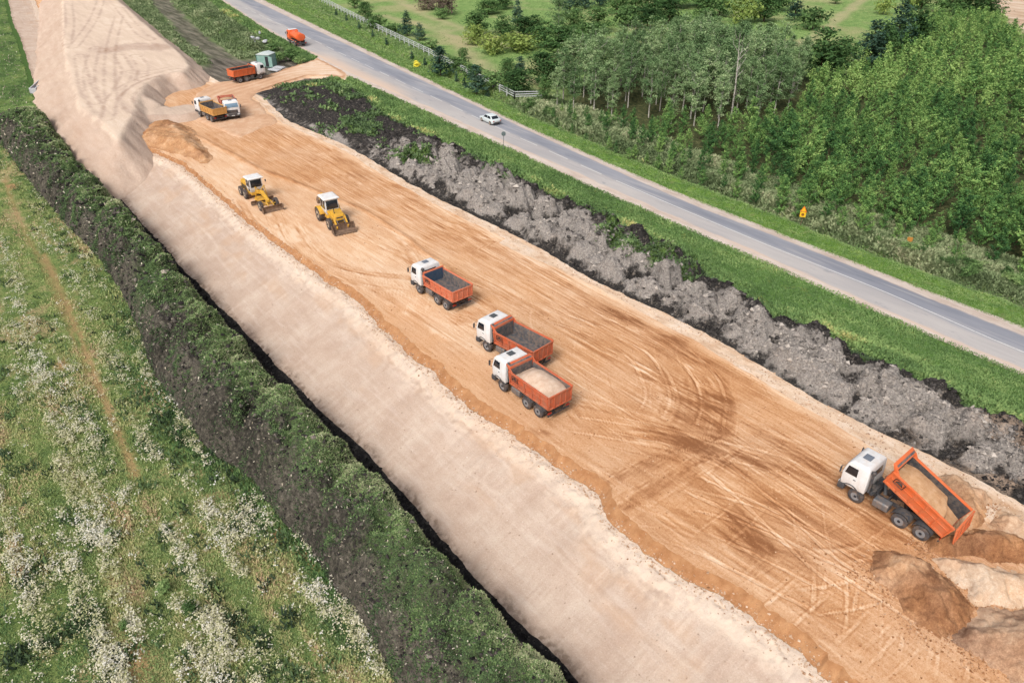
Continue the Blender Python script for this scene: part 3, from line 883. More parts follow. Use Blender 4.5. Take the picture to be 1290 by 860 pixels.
# ground beyond the haul road
dm, _, _ = polyd(MUD, beyond.X, beyond.Y); dw, _, _ = polyd(WEED, beyond.X, beyond.Y)
mud = np.clip(sm(4.4, 1.5, dm + 1.2 * fbm(beyond.X / 2, beyond.Y / 6, 3, 290)) * .9 + sm(178, 166, beyond.Y), 0, 1) * .95
n, col, nrm = mat_grass('rough_grass', [(.34, C(78, 104, 60)), (.5, C(112, 140, 80)), (.66, C(146, 164, 104))], C(150, 142, 112))
mudc = n.ramp(n.noise(1.0, 4, .6, (1, .12, 1)), [(.35, C(78, 72, 66)), (.5, C(116, 107, 99)), (.66, C(152, 141, 130))])
col = n.mix(n.attr('mud'), col, mudc)
beyond.build('roadside_ground', n.finish(col, .95, nrm, .08), {'dry': np.clip(.4 * fbm(beyond.X / 3, beyond.Y / 8, 3, 291), 0, 1), 'mud': mud})
n, col, nrm = mat_grass('verge_grass', [(.34, C(74, 106, 56)), (.5, C(104, 142, 72)), (.68, C(134, 166, 88))], C(180, 174, 106), dscale=.35)
verge.build('grass_verge', n.finish(col, .95, nrm, .08), {'dry': np.clip(sm(.6, 1.2, (1 - verge.U) * 1.1 + .4 * fbm(verge.X / 2, verge.Y / 4, 3, 292)) * .9, 0, 1) * sm(.6, .2, verge.U)})
msh = mat_simple('sandy_gravel', [(.3, C(196, 176, 162)), (.5, C(214, 198, 186)), (.7, C(226, 213, 203))], .8, 5, (1, .3, 1), finecol=C(164, 146, 132), fineamt=.5)
sh_l.build('road_shoulder', msh); sh_r.build('road_shoulder', msh)
dust = np.clip(.85 * sm(.09, .0, road.U + .05 * fbm(road.X / 1, road.Y / 3, 3, 295)) + .5 * sm(.95, 1.0, road.U) + .8 * sm(.38, .1, road.U) * sm(118, 132, road.Y) * sm(172, 158, road.Y), 0, 1)
road.build('road', mat_asphalt(), {'u': road.U, 'dust': dust})
n, col, nrm = mat_grass('roadside_turf', [(.34, C(72, 106, 48)), (.5, C(110, 148, 64)), (.66, C(148, 176, 84))], C(150, 152, 106), dscale=.6)
dd = verge_r.U * verge_r.WD
wild = np.clip((1 - .85 * sm(95, 120, verge_r.Y)) * sm(4.0, 5.5, dd + .8 * fbm(verge_r.X / 1.5, verge_r.Y / 4, 3, 296)), 0, 1)
col = n.mix(n.math('MULTIPLY', n.attr('wild'), .8), col, n.ramp(n.noise(3.0, 5, .7), [(.3, C(74, 92, 58)), (.5, C(112, 128, 84)), (.7, C(150, 156, 114))]))
col = n.mix(n.math('MULTIPLY', n.attr('rut'), n.rng(n.noise(3, 3), .35, .55)), col, C(128, 118, 104))
dt = np.abs(dd - 5.2 - .5 * fbm(verge_r.Y / 12, verge_r.Y * 0, 2, 5))
verge_r.build('roadside_grass', n.finish(col, .95, nrm, .08), {'dry': wild * .3, 'wild': wild, 'rut': sm(.8, .2, dt) * (.35 + .45 * sm(40, 25, verge_r.Y) + .35 * sm(100, 130, verge_r.Y))})
# open field
n, col, nrm = mat_grass('field_grass', [(.36, C(104, 138, 76)), (.5, C(132, 162, 94)), (.64, C(156, 180, 112))], C(178, 174, 128), .5, .06)
col = n.mix(n.attr('path'), col, C(198, 180, 146)); col = n.mix(n.attr('sand'), col, n.ramp(n.noise(.35, 4, .6, (1, .2, 1), 1.0), [(.35, C(188, 158, 132)), (.5, C(214, 186, 160)), (.65, C(232, 212, 192))]))
col = n.mix(n.attr('wood'), col, n.ramp(n.noise(1.5, 4), [(.35, C(58, 70, 44)), (.65, C(104, 104, 70))]))
FX, FY = field.X, field.Y
path = np.zeros_like(FX)
for P, w_ in ((curve([W(*q) for q in [(480, 20), (560, 40), (610, 85), (690, 105)]]), 1.6), (curve([W(*q) for q in [(1100, -10), (1060, 20), (1030, 45), (990, 60)]]), 1.4), (curve([W(*q) for q in [(500, 0), (545, 22), (640, 60)]]), 1.3)):
    d, _, _ = polyd(P, FX, FY); path = np.maximum(path, .55 * sm(w_ * 1.8, w_ * .4, d + 1.0 * fbm(FX / 4, FY / 4, 3, 301)))
P = [W(1248, -6), W(1270, 28), W(1300, 58), W(1420, 60), W(1420, -40), W(1240, -40)]


def inpoly(P, X, Y):
    r = np.zeros(X.shape, bool)
    for (x0, y0), (x1, y1) in zip(P, P[1:] + P[:1]):
        c = ((y0 > Y) != (y1 > Y)) & (X < (x1 - x0) * (Y - y0) / (y1 - y0 + 1e-12) + x0)
        r ^= c
    return r


def sdpoly(P, X, Y):
    d, _, _ = polyd(np.array(P + P[:1]), X, Y)
    return np.where(inpoly(P, X, Y), -d, d)


sandm = sm(2, -2, sdpoly(P, FX, FY) + 3 * fbm(FX / 6, FY / 6, 3, 302))
WOOD = [W(*q) for q in [(690, 152), (800, 205), (905, 240), (1020, 277), (1150, 314), (1300, 352), (1420, 400), (1420, 120), (1290, 58), (1245, 28), (1180, 28), (1125, 45), (1060, 110), (1010, 95), (900, 55), (790, 60), (735, 110)]]
wood = sm(3, -2, sdpoly(WOOD, FX, FY) + 2 * fbm(FX / 5, FY / 5, 3, 303))
field.build('field', n.finish(col, .95, nrm, .08), {'dry': np.clip(.10 + .8 * fbm(FX / 14, FY / 14, 3, 304), 0, 1), 'path': path, 'sand': sandm, 'wood': wood})
# base sheet to the horizon
me = np_mesh('ground', [(-3000, -3000, -7), (3000, -3000, -7), (3000, 3000, -7), (-3000, 3000, -7)], [(0, 1, 2, 3)], [ms])
tag(link('ground', me), kind='structure')

# painted line: long worn strokes near the middle of the road
mp = NT('worn_white_paint')
c_ = mp.mix(mp.rng(mp.noise(9, 4, .7), .48, .66), C(226, 226, 224), C(176, 174, 174))
mpaint = mp.finish(c_, .8, None, .2)
cl = Border([(323, 17), (646, 170), (747, 215), (846, 258), (969, 310), (1114, 367), (1256, 430), (1290, 444)], 0.1, end_slope=True)
V, Q = [], []
ys = np.arange(-12, 240, 1.5)
for i, y in enumerate(ys[:-1]):
    if y > 62 and (i % 5) in (3, 4):
        continue
    for q in (y, y + 1.5):
        x = float(cl(q)); u = (x - float(b10(q))) / (float(b11(q)) - float(b10(q)))
        z = 0.05 + 0.07 * (1 - (2 * u - 1) ** 2) + 0.006
        V += [(x - .07, q, z), (x + .07, q, z)]
    k = len(V) - 4
    Q.append((k, k + 1, k + 3, k + 2))
tag(link('lane_marking', np_mesh('lane_marking', V, Q, [mpaint])), kind='structure')
# ================================================================== RAISED FILLS, RAMP, HEAPS
def patch(objname, mat, X0, X1, Y0, Y1, res, zfun, attrs=None, zmin=-9.0):
    xs = np.arange(X0, X1 + res, res); ys = np.arange(Y0, Y1 + res, res)
    X, Y = np.meshgrid(xs, ys)
    Z = zfun(X, Y)
    n, c = X.shape
    i = (np.arange(n - 1)[:, None] * c + np.arange(c - 1)[None, :])
    keep = (np.maximum(np.maximum(Z[:-1, :-1], Z[1:, 1:]), np.maximum(Z[1:, :-1], Z[:-1, 1:])) > zmin)
    i = i[keep].ravel()
    Fq = np.stack([i, i + 1, i + c + 1, i + c], 1)
    used = np.unique(Fq); re = np.zeros(n * c, int); re[used] = np.arange(len(used))
    V = np.stack([X, Y, Z], -1).reshape(-1, 3)[used]
    at = {k: np.asarray(v(X, Y)).reshape(-1)[used] for k, v in (attrs or {}).items()}
    me = np_mesh(objname, V, re[Fq], [mat], vattr=at, smooth=True)
    return link(objname, me)


UZ = 2.5
UP_POLY = [W(*q, UZ) for q in [(148, 174), (157, 158), (170, 136), (175, 118), (183, 104), (206, 93), (228, 91), (238, 82), (226, 66), (195, 42), (141, -6), (128, -22), (76, -22), (79, 0), (81, 55), (82, 72), (92, 107), (101, 134), (135, 160)]]
RAMP = np.array([W(150, 120, UZ), W(168, 132, 1.7), W(192, 142, 1.0), W(225, 142, .5), W(262, 130, 0.1)])


def up_h(X, Y):
    wob = 0.5 * fbm(X / 2.5, Y / 4, 3, 401)
    d = sdpoly(UP_POLY, X, Y) + wob * .7
    rough = .07 * fbm(X / 1.2, Y / 1.6, 4, 402)
    rill = .20 * vn((X + .3 * Y) / .7, (Y - .3 * X) / 3.5, 403)
    h = UZ - np.maximum(d, 0) * .78 + .25 * sm(0.8, -.6, d) * 0 + rough * sm(-1, .5, d) + rill * sm(0.1, .8, d)
    # rounded shoulder
    h = np.where(d > -.4, np.minimum(h, UZ - .10 * np.maximum(d + .4, 0)), h)
    dr, _, al = polyd(RAMP, X, Y)
    tot = np.sum(np.hypot(*np.diff(RAMP, axis=0).T))
    rz = np.interp(al / tot, [0, .35, .65, .9, 1], [UZ, 1.6, .85, .12, -.3])
    r = rz - np.maximum(dr - 3.2 + .5 * fbm(X / 2, Y / 2, 3, 404), 0) * .7
    h = np.maximum(h, r)
    # scraped belt across the top and wheel lines
    belt = polyd(np.array([W(150, 62, UZ), W(190, 57, UZ), W(215, 62, UZ)]), X, Y)[0]
    h = h + .25 * sm(4, 1, belt) * (fbm(X / 1.2, Y / 1.5, 3, 405)) * sm(-1, -3, d)
    return h


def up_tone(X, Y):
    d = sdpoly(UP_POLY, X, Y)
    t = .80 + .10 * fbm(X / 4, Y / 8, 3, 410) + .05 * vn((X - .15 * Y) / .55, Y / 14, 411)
    t = t - .27 * sm(-0.1, .7, d + .6 * fbm(X / 1.5, Y / 2, 3, 412))  # slopes browner: moist sand and the shade of the faces, both in the colour
    belt = polyd(np.array([W(140, 62, UZ), W(165, 58, UZ), W(205, 60, UZ)]), X, Y)[0]
    t = t - .30 * sm(5, 1, belt + 2.2 * fbm(X / 1.2, Y / 2.5, 3, 413)) * sm(.3, -.2, d)
    dr, _, al = polyd(RAMP, X, Y)
    t = np.where(dr < 4, np.maximum(t, .72 * sm(4, 2.5, dr)), t)
    for k, P in enumerate([[(225, 88), (190, 96), (160, 108), (142, 124), (135, 150)], [(228, 92), (200, 98), (172, 110), (160, 124), (170, 140), (205, 148)], [(150, 20), (140, 60), (138, 100), (140, 125)],
                           [(120, 60), (112, 95), (120, 130)], [(100, 70), (108, 110), (125, 140)], [(150, 70), (160, 90), (150, 112)], [(130, -10), (120, 20), (104, 45), (92, 60)], [(170, 70), (180, 85), (178, 100)],
                           [(86, 5), (88, 30), (84, 55)], [(150, 10), (175, 40), (190, 50)], [(215, 86), (180, 92), (165, 90)]]):
        Q = curve([W(a, b, UZ) for a, b in P])
        e = np.abs(polyd(Q, X, Y)[0] - .95)
        t = t - .30 * sm(.42, .15, e) * (0.6 + .5 * vn(X / 1.5, Y / 1.5, 420 + k)) * sm(1.5, .2, d)
    return np.clip(t, 0, 1)


n = NT('pale_fill_sand')
t_ = n.attr('tone'); f_ = n.noise(3.2, 6, .72); g_ = n.noise(1.0, 4, .6, (1, .15, 1), .15)
t_ = n.math('ADD', t_, n.rng(f_, .3, .7, -.10, .10)); t_ = n.math('ADD', t_, n.rng(g_, .35, .65, -.07, .07))
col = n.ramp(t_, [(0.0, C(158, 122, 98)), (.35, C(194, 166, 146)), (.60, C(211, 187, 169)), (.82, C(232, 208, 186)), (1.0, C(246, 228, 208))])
m_up = n.finish(col, .95, n.bump(f_, .8, .14), .1)
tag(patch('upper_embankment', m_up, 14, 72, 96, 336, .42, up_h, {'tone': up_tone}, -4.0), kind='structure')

# haul road joining the site to the asphalt
HAUL = [W(*q) for q in [(232, 146), (246, 118), (270, 104), (300, 101), (322, 99), (350, 90), (372, 82), (393, 76), (400, 72), (412, 78), (424, 84), (440, 94), (436, 102), (415, 97), (388, 97), (352, 108), (325, 118), (318, 124), (330, 132), (352, 154), (300, 175)]]


def haul_h(X, Y):
    d = sdpoly(HAUL, X, Y) + .5 * fbm(X / 2, Y / 2.5, 3, 430)
    return .14 - .5 * sm(-.8, .8, d) + .03 * fbm(X / .8, Y / .8, 3, 431) * sm(0, -1, d)


def haul_tone(X, Y):
    P = curve([W(*q) for q in [(250, 140), (275, 120), (320, 106), (370, 92), (430, 88)]])
    d, _, al = polyd(P, X, Y)
    t = .62 + .12 * fbm(X / 2, Y / 3, 3, 432) + .10 * np.cos(d * 3.3) * np.exp(-d / 3) - .15 * sm(2.4, 4, d) * fbm(X / .8, Y / .8, 3, 433)
    t = t - .38 * sm(.55, .1, np.abs(sdpoly(HAUL, X, Y) + .9 + .3 * fbm(X / 1, Y / 1, 3, 435))) * sm(52, 54, X)
    return np.clip(t + .22 * sm(58, 70, X), 0, 1)


n = NT('haul_road_sand')
t_ = n.attr('tone'); f_ = n.noise(4.5, 5, .65)
t_ = n.math('ADD', t_, n.rng(f_, .3, .7, -.10, .10))
col = n.ramp(t_, [(0.0, C(140, 98, 70)), (.35, C(190, 146, 112)), (.62, C(218, 176, 142)), (.82, C(232, 200, 172)), (1.0, C(242, 220, 198))])
tag(patch('haul_road', n.finish(col, .95, n.bump(f_, .5, .06), .1), 36, 86, 104, 178, .3, haul_h, {'tone': haul_tone}, -.2), kind='structure')


# ---- heaps of tipped sand
def mat_heap():
    n = NT('tipped_sand')
    a = n.noise(.9, 5, .65); f = n.noise(4.5, 6, .72); g = n.noise(13, 3, .7)
    t = n.math('ADD', n.attr('tone'), n.rng(f, .3, .7, -.16, .16)); t = n.math('ADD', t, n.rng(a, .3, .7, -.14, .14)); t = n.math('ADD', t, n.rng(g, .3, .7, -.13, .13))
    warm = n.ramp(t, [(0.0, C(128, 86, 58)), (.3, C(168, 120, 84)), (.55, C(202, 154, 112)), (.8, C(224, 184, 146)), (1.0, C(238, 212, 184))])
    cool = n.ramp(t, [(0.0, C(140, 108, 88)), (.3, C(178, 146, 122)), (.55, C(206, 176, 150)), (.8, C(222, 198, 174)), (1.0, C(236, 216, 196))])
    col = n.mix(n.attr('cool'), warm, cool)
    nrm = n.bump(f, .8, .08); nrm = n.bump(g, .7, .03, nrm)
    return n.finish(col, .96, nrm, .1)


M_HEAP = mat_heap()


def heap(label, foot, H, R, tone0, cool0, z0=0.0, seed=1, moist=None, top=(None, 0), group='heaps of sand tipped on the platform', res=.085, lump=.12, pw=1.0):
    P = [W(a, b, z0) for a, b in foot]
    xs = [p[0] for p in P]; ys = [p[1] for p in P]

    def hf(X, Y):
        d = -sdpoly(P, X, Y) + .55 * fbm(X / 1.5, Y / 1.5, 4, seed) + .18 * fbm(X / .35, Y / .35, 3, seed + 11)
        t = np.clip(d / R, 0, 1)
        h = 1.25 * H * (.3 * t + .7 * t * t * (3 - 2 * t)) * (0.92 + .22 * fbm(X / 2.4, Y / 2.4, 3, seed + 1))
        return z0 - .06 - .3 * sm(.0, -.5, d) + h + lump * fbm(X / .5, Y / .5, 5, seed + 2) * sm(0, .6, d) + .06 * vn((X - Y) / .3, (X + Y) / 2.2, seed + 13) * sm(0, .5, d) + .03 * fbm(X / .2, Y / .2, 2, seed + 3) * sm(0, .3, d)

    def tf(X, Y):
        t = tone0 + .22 * fbm(X / 1.6, Y / 1.6, 4, seed + 4)
        for (a, b, r, am) in (moist or []):
            x0, y0 = W(a, b, z0 + H * .5)
            t = t + am * sm(r, r * .45, np.hypot(X - x0, Y - y0) + .5 * fbm(X / .9, Y / .9, 4, seed + 6))
        return np.clip(t, 0, 1)
    o = patch('sand_heap', M_HEAP, min(xs) - .6, max(xs) + .6, min(ys) - .6, max(ys) + .6, res, hf, {'tone': tf, 'cool': lambda X, Y: np.clip(cool0 + .5 * fbm(X / 2, Y / 2, 3, seed + 8), 0, 1)}, z0 - .12)
    return tag(o, label, 'sand heap', group)


heap('moist brown sand heap nearest the finely tracked ground, left of the pale heap', [(1086, 718), (1098, 692), (1130, 690), (1165, 704), (1200, 730), (1232, 765), (1215, 800), (1196, 806), (1150, 786), (1112, 748)], 1.1, 2.0, .30, .1, seed=501,
     moist=[(1145, 712, 1.2, .25), (1165, 765, 1.6, -.12), (1115, 715, 1.0, .12)], lump=.16)
heap('largest greyish brown heap, cut off by the right edge in the foreground', [(1194, 806), (1215, 782), (1236, 764), (1300, 758), (1370, 790), (1400, 850), (1370, 910), (1300, 880), (1240, 835)], 1.35, 2.4, .46, .75, seed=502,
     moist=[(1210, 790, 1.0, -.3), (1265, 790, 1.6, .1), (1285, 775, .8, -.15)], lump=.14)
heap('smooth pale sand heap in front of the lowered tailgate', [(1166, 702), (1195, 700), (1235, 705), (1300, 722), (1350, 745), (1340, 775), (1290, 768), (1232, 764), (1202, 732)], .8, 1.6, .68, .6, seed=503, lump=.06)
heap('freshly tipped dark orange heap right under the raised tipper body', [(1162, 684), (1180, 674), (1205, 668), (1248, 664), (1290, 676), (1340, 700), (1320, 722), (1240, 706), (1192, 702), (1172, 696)], 1.0, 1.3, .24, .05, seed=504,
     moist=[(1225, 668, 1.2, .22), (1262, 672, 1.0, .25)], lump=.14)
heap('tan sand heap behind the far side of the raised tipper body', [(1165, 606), (1190, 596), (1225, 606), (1250, 628), (1240, 664), (1205, 668), (1185, 650)], .85, 1.2, .58, .2, seed=505, moist=[(1235, 650, 1.0, -.2)])
heap('pale tan heap beside the sand margin at the right edge of the photo', [(1236, 664), (1250, 634), (1290, 648), (1350, 680), (1345, 705), (1290, 684), (1250, 668)], .7, 1.2, .68, .5, seed=506, moist=[(1255, 660, .8, -.15)])
heap('wide orange heap spread at the nose of the upper embankment', [(158, 190), (170, 168), (190, 157), (222, 153), (240, 160), (252, 176), (268, 196), (262, 206), (244, 200), (212, 190), (180, 184)], .9, 2.6, .52, .05, z0=.1, seed=507, res=.2,
     moist=[(165, 170, 2.6, -.3), (215, 158, 2.4, -.14), (245, 192, 2.5, -.12)], lump=.2)
# ================================================================== VEHICLES AND BUILT THINGS
class MB:
    """collects shapes, builds ONE mesh object"""
    def __init__(self):
        self.v, self.f = [], []

    def hexa(self, p):
        k = len(self.v); self.v += [tuple(q) for q in p]
        self.f += [(k, k + 3, k + 2, k + 1), (k + 4, k + 5, k + 6, k + 7), (k, k + 1, k + 5, k + 4), (k + 1, k + 2, k + 6, k + 5), (k + 2, k + 3, k + 7, k + 6), (k + 3, k, k + 4, k + 7)]
        return self

    def box(self, x0, x1, y0, y1, z0, z1):
        return self.hexa([(x0, y0, z0), (x1, y0, z0), (x1, y1, z0), (x0, y1, z0), (x0, y0, z1), (x1, y0, z1), (x1, y1, z1), (x0, y1, z1)])

    def loft(self, secs):
        """secs: rectangles (x0,x1,y0,y1,z) stacked upwards"""
        k = len(self.v)
        for (x0, x1, y0, y1, z) in secs:
            self.v += [(x0, y0, z), (x1, y0, z), (x1, y1, z), (x0, y1, z)]
        n = len(secs)
        self.f.append((k, k + 3, k + 2, k + 1)); e = k + 4 * (n - 1); self.f.append((e, e + 1, e + 2, e + 3))
        for i in range(n - 1):
            a = k + 4 * i
            for j in range(4):
                q = (j + 1) % 4
                self.f.append((a + j, a + q, a + q + 4, a + j + 4))
        return self

    def prism(self, poly, x0, x1, axis='x'):
        """polygon in the plane normal to axis, extruded"""
        k = len(self.v); n = len(poly)
        mk = {'x': lambda a, b, t: (t, a, b), 'y': lambda a, b, t: (a, t, b), 'z': lambda a, b, t: (a, b, t)}[axis]
        self.v += [mk(a, b, x0) for a, b in poly] + [mk(a, b, x1) for a, b in poly]
        self.f += [tuple(range(k + n - 1, k - 1, -1)), tuple(range(k + n, k + 2 * n))]
        for i in range(n):
            j = (i + 1) % n
            self.f.append((k + i, k + j, k + n + j, k + n + i))
        return self

    def tube(self, pts, r, n=8, caps=True):
        pts = [Vector(p) for p in pts]; rr = r if isinstance(r, (list, tuple)) else [r] * len(pts)
        k0 = len(self.v)
        for i, p in enumerate(pts):
            a = pts[max(0, i - 1)]; b = pts[min(len(pts) - 1, i + 1)]
            d = (b - a).normalized()
            ref = Vector((0, 0, 1)) if abs(d.z) < .9 else Vector((1, 0, 0))
            u = d.cross(ref).normalized(); w = d.cross(u)
            for j in range(n):
                t = 2 * math.pi * j / n
                self.v.append(tuple(p + (u * math.cos(t) + w * math.sin(t)) * rr[i]))
        for i in range(len(pts) - 1):
            for j in range(n):
                q = (j + 1) % n
                a = k0 + i * n
                self.f.append((a + j, a + q, a + n + q, a + n + j))
        if caps:
            self.f.append(tuple(range(k0 + n - 1, k0 - 1, -1))); e = k0 + (len(pts) - 1) * n; self.f.append(tuple(range(e, e + n)))
        return self

    def lathe(self, prof, cx, cy, cz, n=28, axis='x', flip=1, caps=True):
        """profile (radius, offset along axis)"""
        k = len(self.v); m = len(prof)
        for (r, t) in prof:
            for j in range(n):
                a = 2 * math.pi * j / n
                if axis == 'x':
                    self.v.append((cx + flip * t, cy + r * math.cos(a), cz + r * math.sin(a)))
                elif axis == 'y':
                    self.v.append((cx + r * math.cos(a), cy + t, cz + r * math.sin(a)))
                else:
                    self.v.append((cx + r * math.cos(a), cy + r * math.sin(a), cz + t))
        for i in range(m - 1):
            for j in range(n):
                q = (j + 1) % n
                self.f.append((k + i * n + j, k + i * n + q, k + (i + 1) * n + q, k + (i + 1) * n + j))
        for i, rev in ((0, True), (m - 1, False)):
            if caps and prof[i][0] > 1e-4:
                fc = [k + i * n + j for j in range(n)]
                self.f.append(tuple(reversed(fc)) if rev else tuple(fc))
        return self

    def mesh(self, name, mat, bevel=0.0, smooth=True, seg=2):
        bm = bmesh.new()
        vs = [bm.verts.new(v) for v in self.v]
        for f in self.f:
            try:
                bm.faces.new([vs[i] for i in f])
            except ValueError:
                pass
        bmesh.ops.recalc_face_normals(bm, faces=bm.faces[:])
        if bevel:
            ed = [e for e in bm.edges if len(e.link_faces) == 2 and e.calc_face_angle(0) > 0.5]
            bmesh.ops.bevel(bm, geom=ed, offset=bevel, segments=seg, affect='EDGES', clamp_overlap=True, profile=.6)
        me = bpy.data.meshes.new(name); bm.to_mesh(me); bm.free()
        me.materials.append(mat)
        if smooth:
            me.polygons.foreach_set('use_smooth', [True] * len(me.polygons))
            if hasattr(me, 'set_sharp_from_angle'):
                me.set_sharp_from_angle(angle=math.radians(35))
        return me

    def build(self, name, mat, parent=None, bevel=0.0, smooth=True, loc=None):
        o = link(name, self.mesh(name, mat, bevel, smooth), parent)
        if loc is not None:
            o.location = loc
        return o


def paint(name, col, dust=(206, 168, 132), amt=.5, rough=.45, low=True, chips=None):
    """sprayed sheet metal with dust that gathers in streaks and low down"""
    n = NT(name)
    oc = n.coords(obj=True)
    sep = n.n('ShaderNodeSeparateXYZ'); n.l(oc, sep.inputs[0])
    a = n.noise(2.2, 5, .65, (1, 1, .45), obj=True); f = n.noise(14, 4, .7, obj=True)
    d = n.math('ADD', n.math('MULTIPLY', a, .7), n.math('MULTIPLY', f, .3))
    low_ = n.rng(sep.outputs['Z'], 2.0, .5, 0, .30) if low else 0.0
    k = n.math('ADD', n.rng(d, .40, .66, 0, amt), n.math('MULTIPLY', low_, n.rng(f, .35, .6)) if low else 0.0, True)
    c = n.mix(n.rng(n.noise(.9, 3, .5, obj=True), .35, .65, 0, .35), C(*col), C(*[min(255, q * .86) for q in col]))
    c = n.mix(k, c, C(*dust))
    if chips:
        c = n.mix(n.rng(n.noise(9, 5, .75, (1, 1, .5), obj=True), .60, .68, 0, .8), c, C(*chips))
    return n.finish(c, n.rng(k, 0, .5, rough, .85), None, .4)


def flat_mat(name, col, rough=.6, metal=0.0, spec=.4, var=.3, dust=None, k=1.0):
    n = NT(name)
    c = n.mix(n.rng(n.noise(5, 4, .65, obj=True), .35, .65, 0, var), C(*col, k), C(*[q * .72 for q in col], k))
    if dust:
        c = n.mix(n.rng(n.noise(3, 5, .7, obj=True), .42, .65, 0, .65), c, C(*dust))
    return n.finish(c, rough, None, spec, metal)


M = {
    'white': paint('white_cab_paint', (244, 246, 248), (206, 180, 156), .46),
    'orange': paint('orange_body_paint', (248, 112, 50), (200, 146, 110), .42, chips=(190, 110, 76)),
    'orange_old': paint('faded_orange_paint', (240, 120, 78), (206, 146, 118), .62, .6, chips=(196, 150, 128)),
    'orange_mid': paint('worn_orange_paint', (226, 98, 48), (176, 128, 104), .70, .6, chips=(140, 116, 104)),
    'red': paint('dull_red_paint', (206, 92, 72), (206, 150, 122), .6, .6),
    'ochre': paint('ochre_yellow_paint', (228, 170, 84), (214, 168, 118), .5),
    'bright_orange': paint('tank_orange_paint', (252, 100, 34), (255, 190, 150), .25, .35),
    'yellow': paint('machine_yellow_paint', (246, 188, 46), (178, 136, 84), .6, chips=(150, 112, 72)),
    'rubber': flat_mat('dusty_tyre_rubber', (78, 77, 80), .9, 0, .2, .3, (140, 116, 98)),
    'rim': flat_mat('grey_steel_rim', (160, 164, 170), .6, .2, .4, .3, (150, 128, 110)),
    'rim_light': flat_mat('pale_dusty_rim', (190, 178, 160), .7, 0, .3, .3, (206, 176, 146)),
    'hub': flat_mat('dark_hub', (46, 48, 54), .6),
    'chassis': flat_mat('black_chassis_paint', (58, 62, 68), .75, 0, .3, .4, (120, 104, 92)),
    'engine': flat_mat('oily_machinery', (66, 72, 80), .6, .2, .4, .6, (128, 116, 104)),
    'tank_grey': flat_mat('grey_fuel_tank_metal', (112, 118, 124), .55, .2, .4, .3, (160, 136, 118)),
    'glass': flat_mat('dark_window_glass', (34, 40, 48), .12, 0, .7, .1),
    'glass_blue': flat_mat('sky_tinted_windscreen', (128, 160, 186), .12, 0, .8, .3),
    'plastic': flat_mat('dark_grey_plastic', (74, 78, 84), .7, 0, .3, .2, (130, 112, 98)),
    'hatch': flat_mat('grey_roof_hatch', (120, 128, 140), .6),
    'hatch_dark': flat_mat('dark_roof_hatch', (84, 88, 92), .6),
    'worn_steel': flat_mat('scoured_tipper_steel', (110, 112, 118), .6, .3, .4, .8, (176, 150, 130)),
    'blue_steel': flat_mat('bare_blue_grey_steel', (66, 92, 122), .6, .1, .4, .6, (96, 100, 104)),
    'bucket': flat_mat('rusty_brown_steel', (128, 104, 88), .75, .1, .3, .7, (176, 146, 120)),
    'light_lens': flat_mat('headlamp_lens', (220, 224, 226), .2, 0, .7, .1),
    'red_lens': flat_mat('red_lamp_lens', (176, 40, 32), .3, 0, .5, .1),
    'emblem': flat_mat('dark_emblem_paint', (72, 54, 48), .6, 0, .3, .2),
    'plate': flat_mat('white_number_plate', (226, 226, 222), .6),
    'car_paint': paint('light_silver_car_paint', (222, 232, 234), (210, 214, 212), .12, .3),
    'concrete': flat_mat('pale_concrete', (206, 208, 212), .85, 0, .2, .4),
    'rail_white': flat_mat('weathered_white_timber', (210, 215, 211), .8, 0, .2, .5),
    'post_grey': flat_mat('grey_timber_post', (222, 226, 222), .85, 0, .2, .4),
}


def wheel(parent, x, y, r=.53, w=.30, side=-1, dual=False, tyre_mat='rubber', rim_mat='rim', lugs=False):
    """one wheel: tyre > rim. side -1: outer face towards -x"""
    b = MB()
    prof = [(r * .56, -.5), (r * .66, -.5), (r * .90, -.46), (r * .985, -.36), (r, -.2), (r, .2), (r * .985, .36), (r * .90, .46), (r * .66, .5), (r * .56, .5)]
    for k in range(2 if dual else 1):
        b.lathe([(q, t * w) for q, t in prof], x - side * k * (w + .04), y, r, 30, caps=False)
    if lugs:
        for j in range(18):
            a = 2 * math.pi * j / 18
            for sgn in (-1, 1):
                a2 = a + sgn * .09
                c, s = math.cos(a2), math.sin(a2); t = (-s, c)
                cx = x + sgn * w * .24; R0, R1 = r * .97, r * 1.035
                pts = []
                for rad in (R0, R1):
                    for (dx, dt) in ((-w * .22, -.04), (w * .22, -.04), (w * .22, .05), (-w * .22, .05)):
                        pts.append((cx + dx, y + rad * c + dt * t[0], r + rad * s + dt * t[1]))
                b.hexa(pts)
    ty = b.build('wheel', M[tyre_mat], parent)
    q = MB()
    dish = [(r * .60, .46), (r * .575, .40), (r * .52, .30), (r * .46, .12 if dual else .30), (r * .30, .10 if dual else .34), (r * .28, .22 if dual else .40), (r * .19, .30 if dual else .46), (r * .17, .38 if dual else .50), (0.0, .38 if dual else .50)]
    q.lathe([(a, t * w) for a, t in dish], x, y, r, 24, flip=side)
    q.build('rim', M[rim_mat], ty)
    h = MB(); h.lathe([(r * .185, .32 * w), (r * .18, .55 * w), (r * .12, .60 * w), (0, .60 * w)], x, y, r, 14, flip=side)
    for j in range(8):
        a = 2 * math.pi * j / 8
        h.lathe([(.022, .2 * w), (.022, .44 * w), (0, .44 * w)], x, y + r * .34 * math.cos(a), r + r * .34 * math.sin(a), 6, flip=side)
    h.build('hub', M['hub'], ty)
    return ty


def quad_panel(b, p, th):
    """thin slab over a quad, thickness outwards along its normal"""
    P = [Vector(q) for q in p]
    nrm = (P[1] - P[0]).cross(P[3] - P[0]).normalized() * th
    b.hexa([tuple(q) for q in P] + [tuple(q + nrm) for q in P])


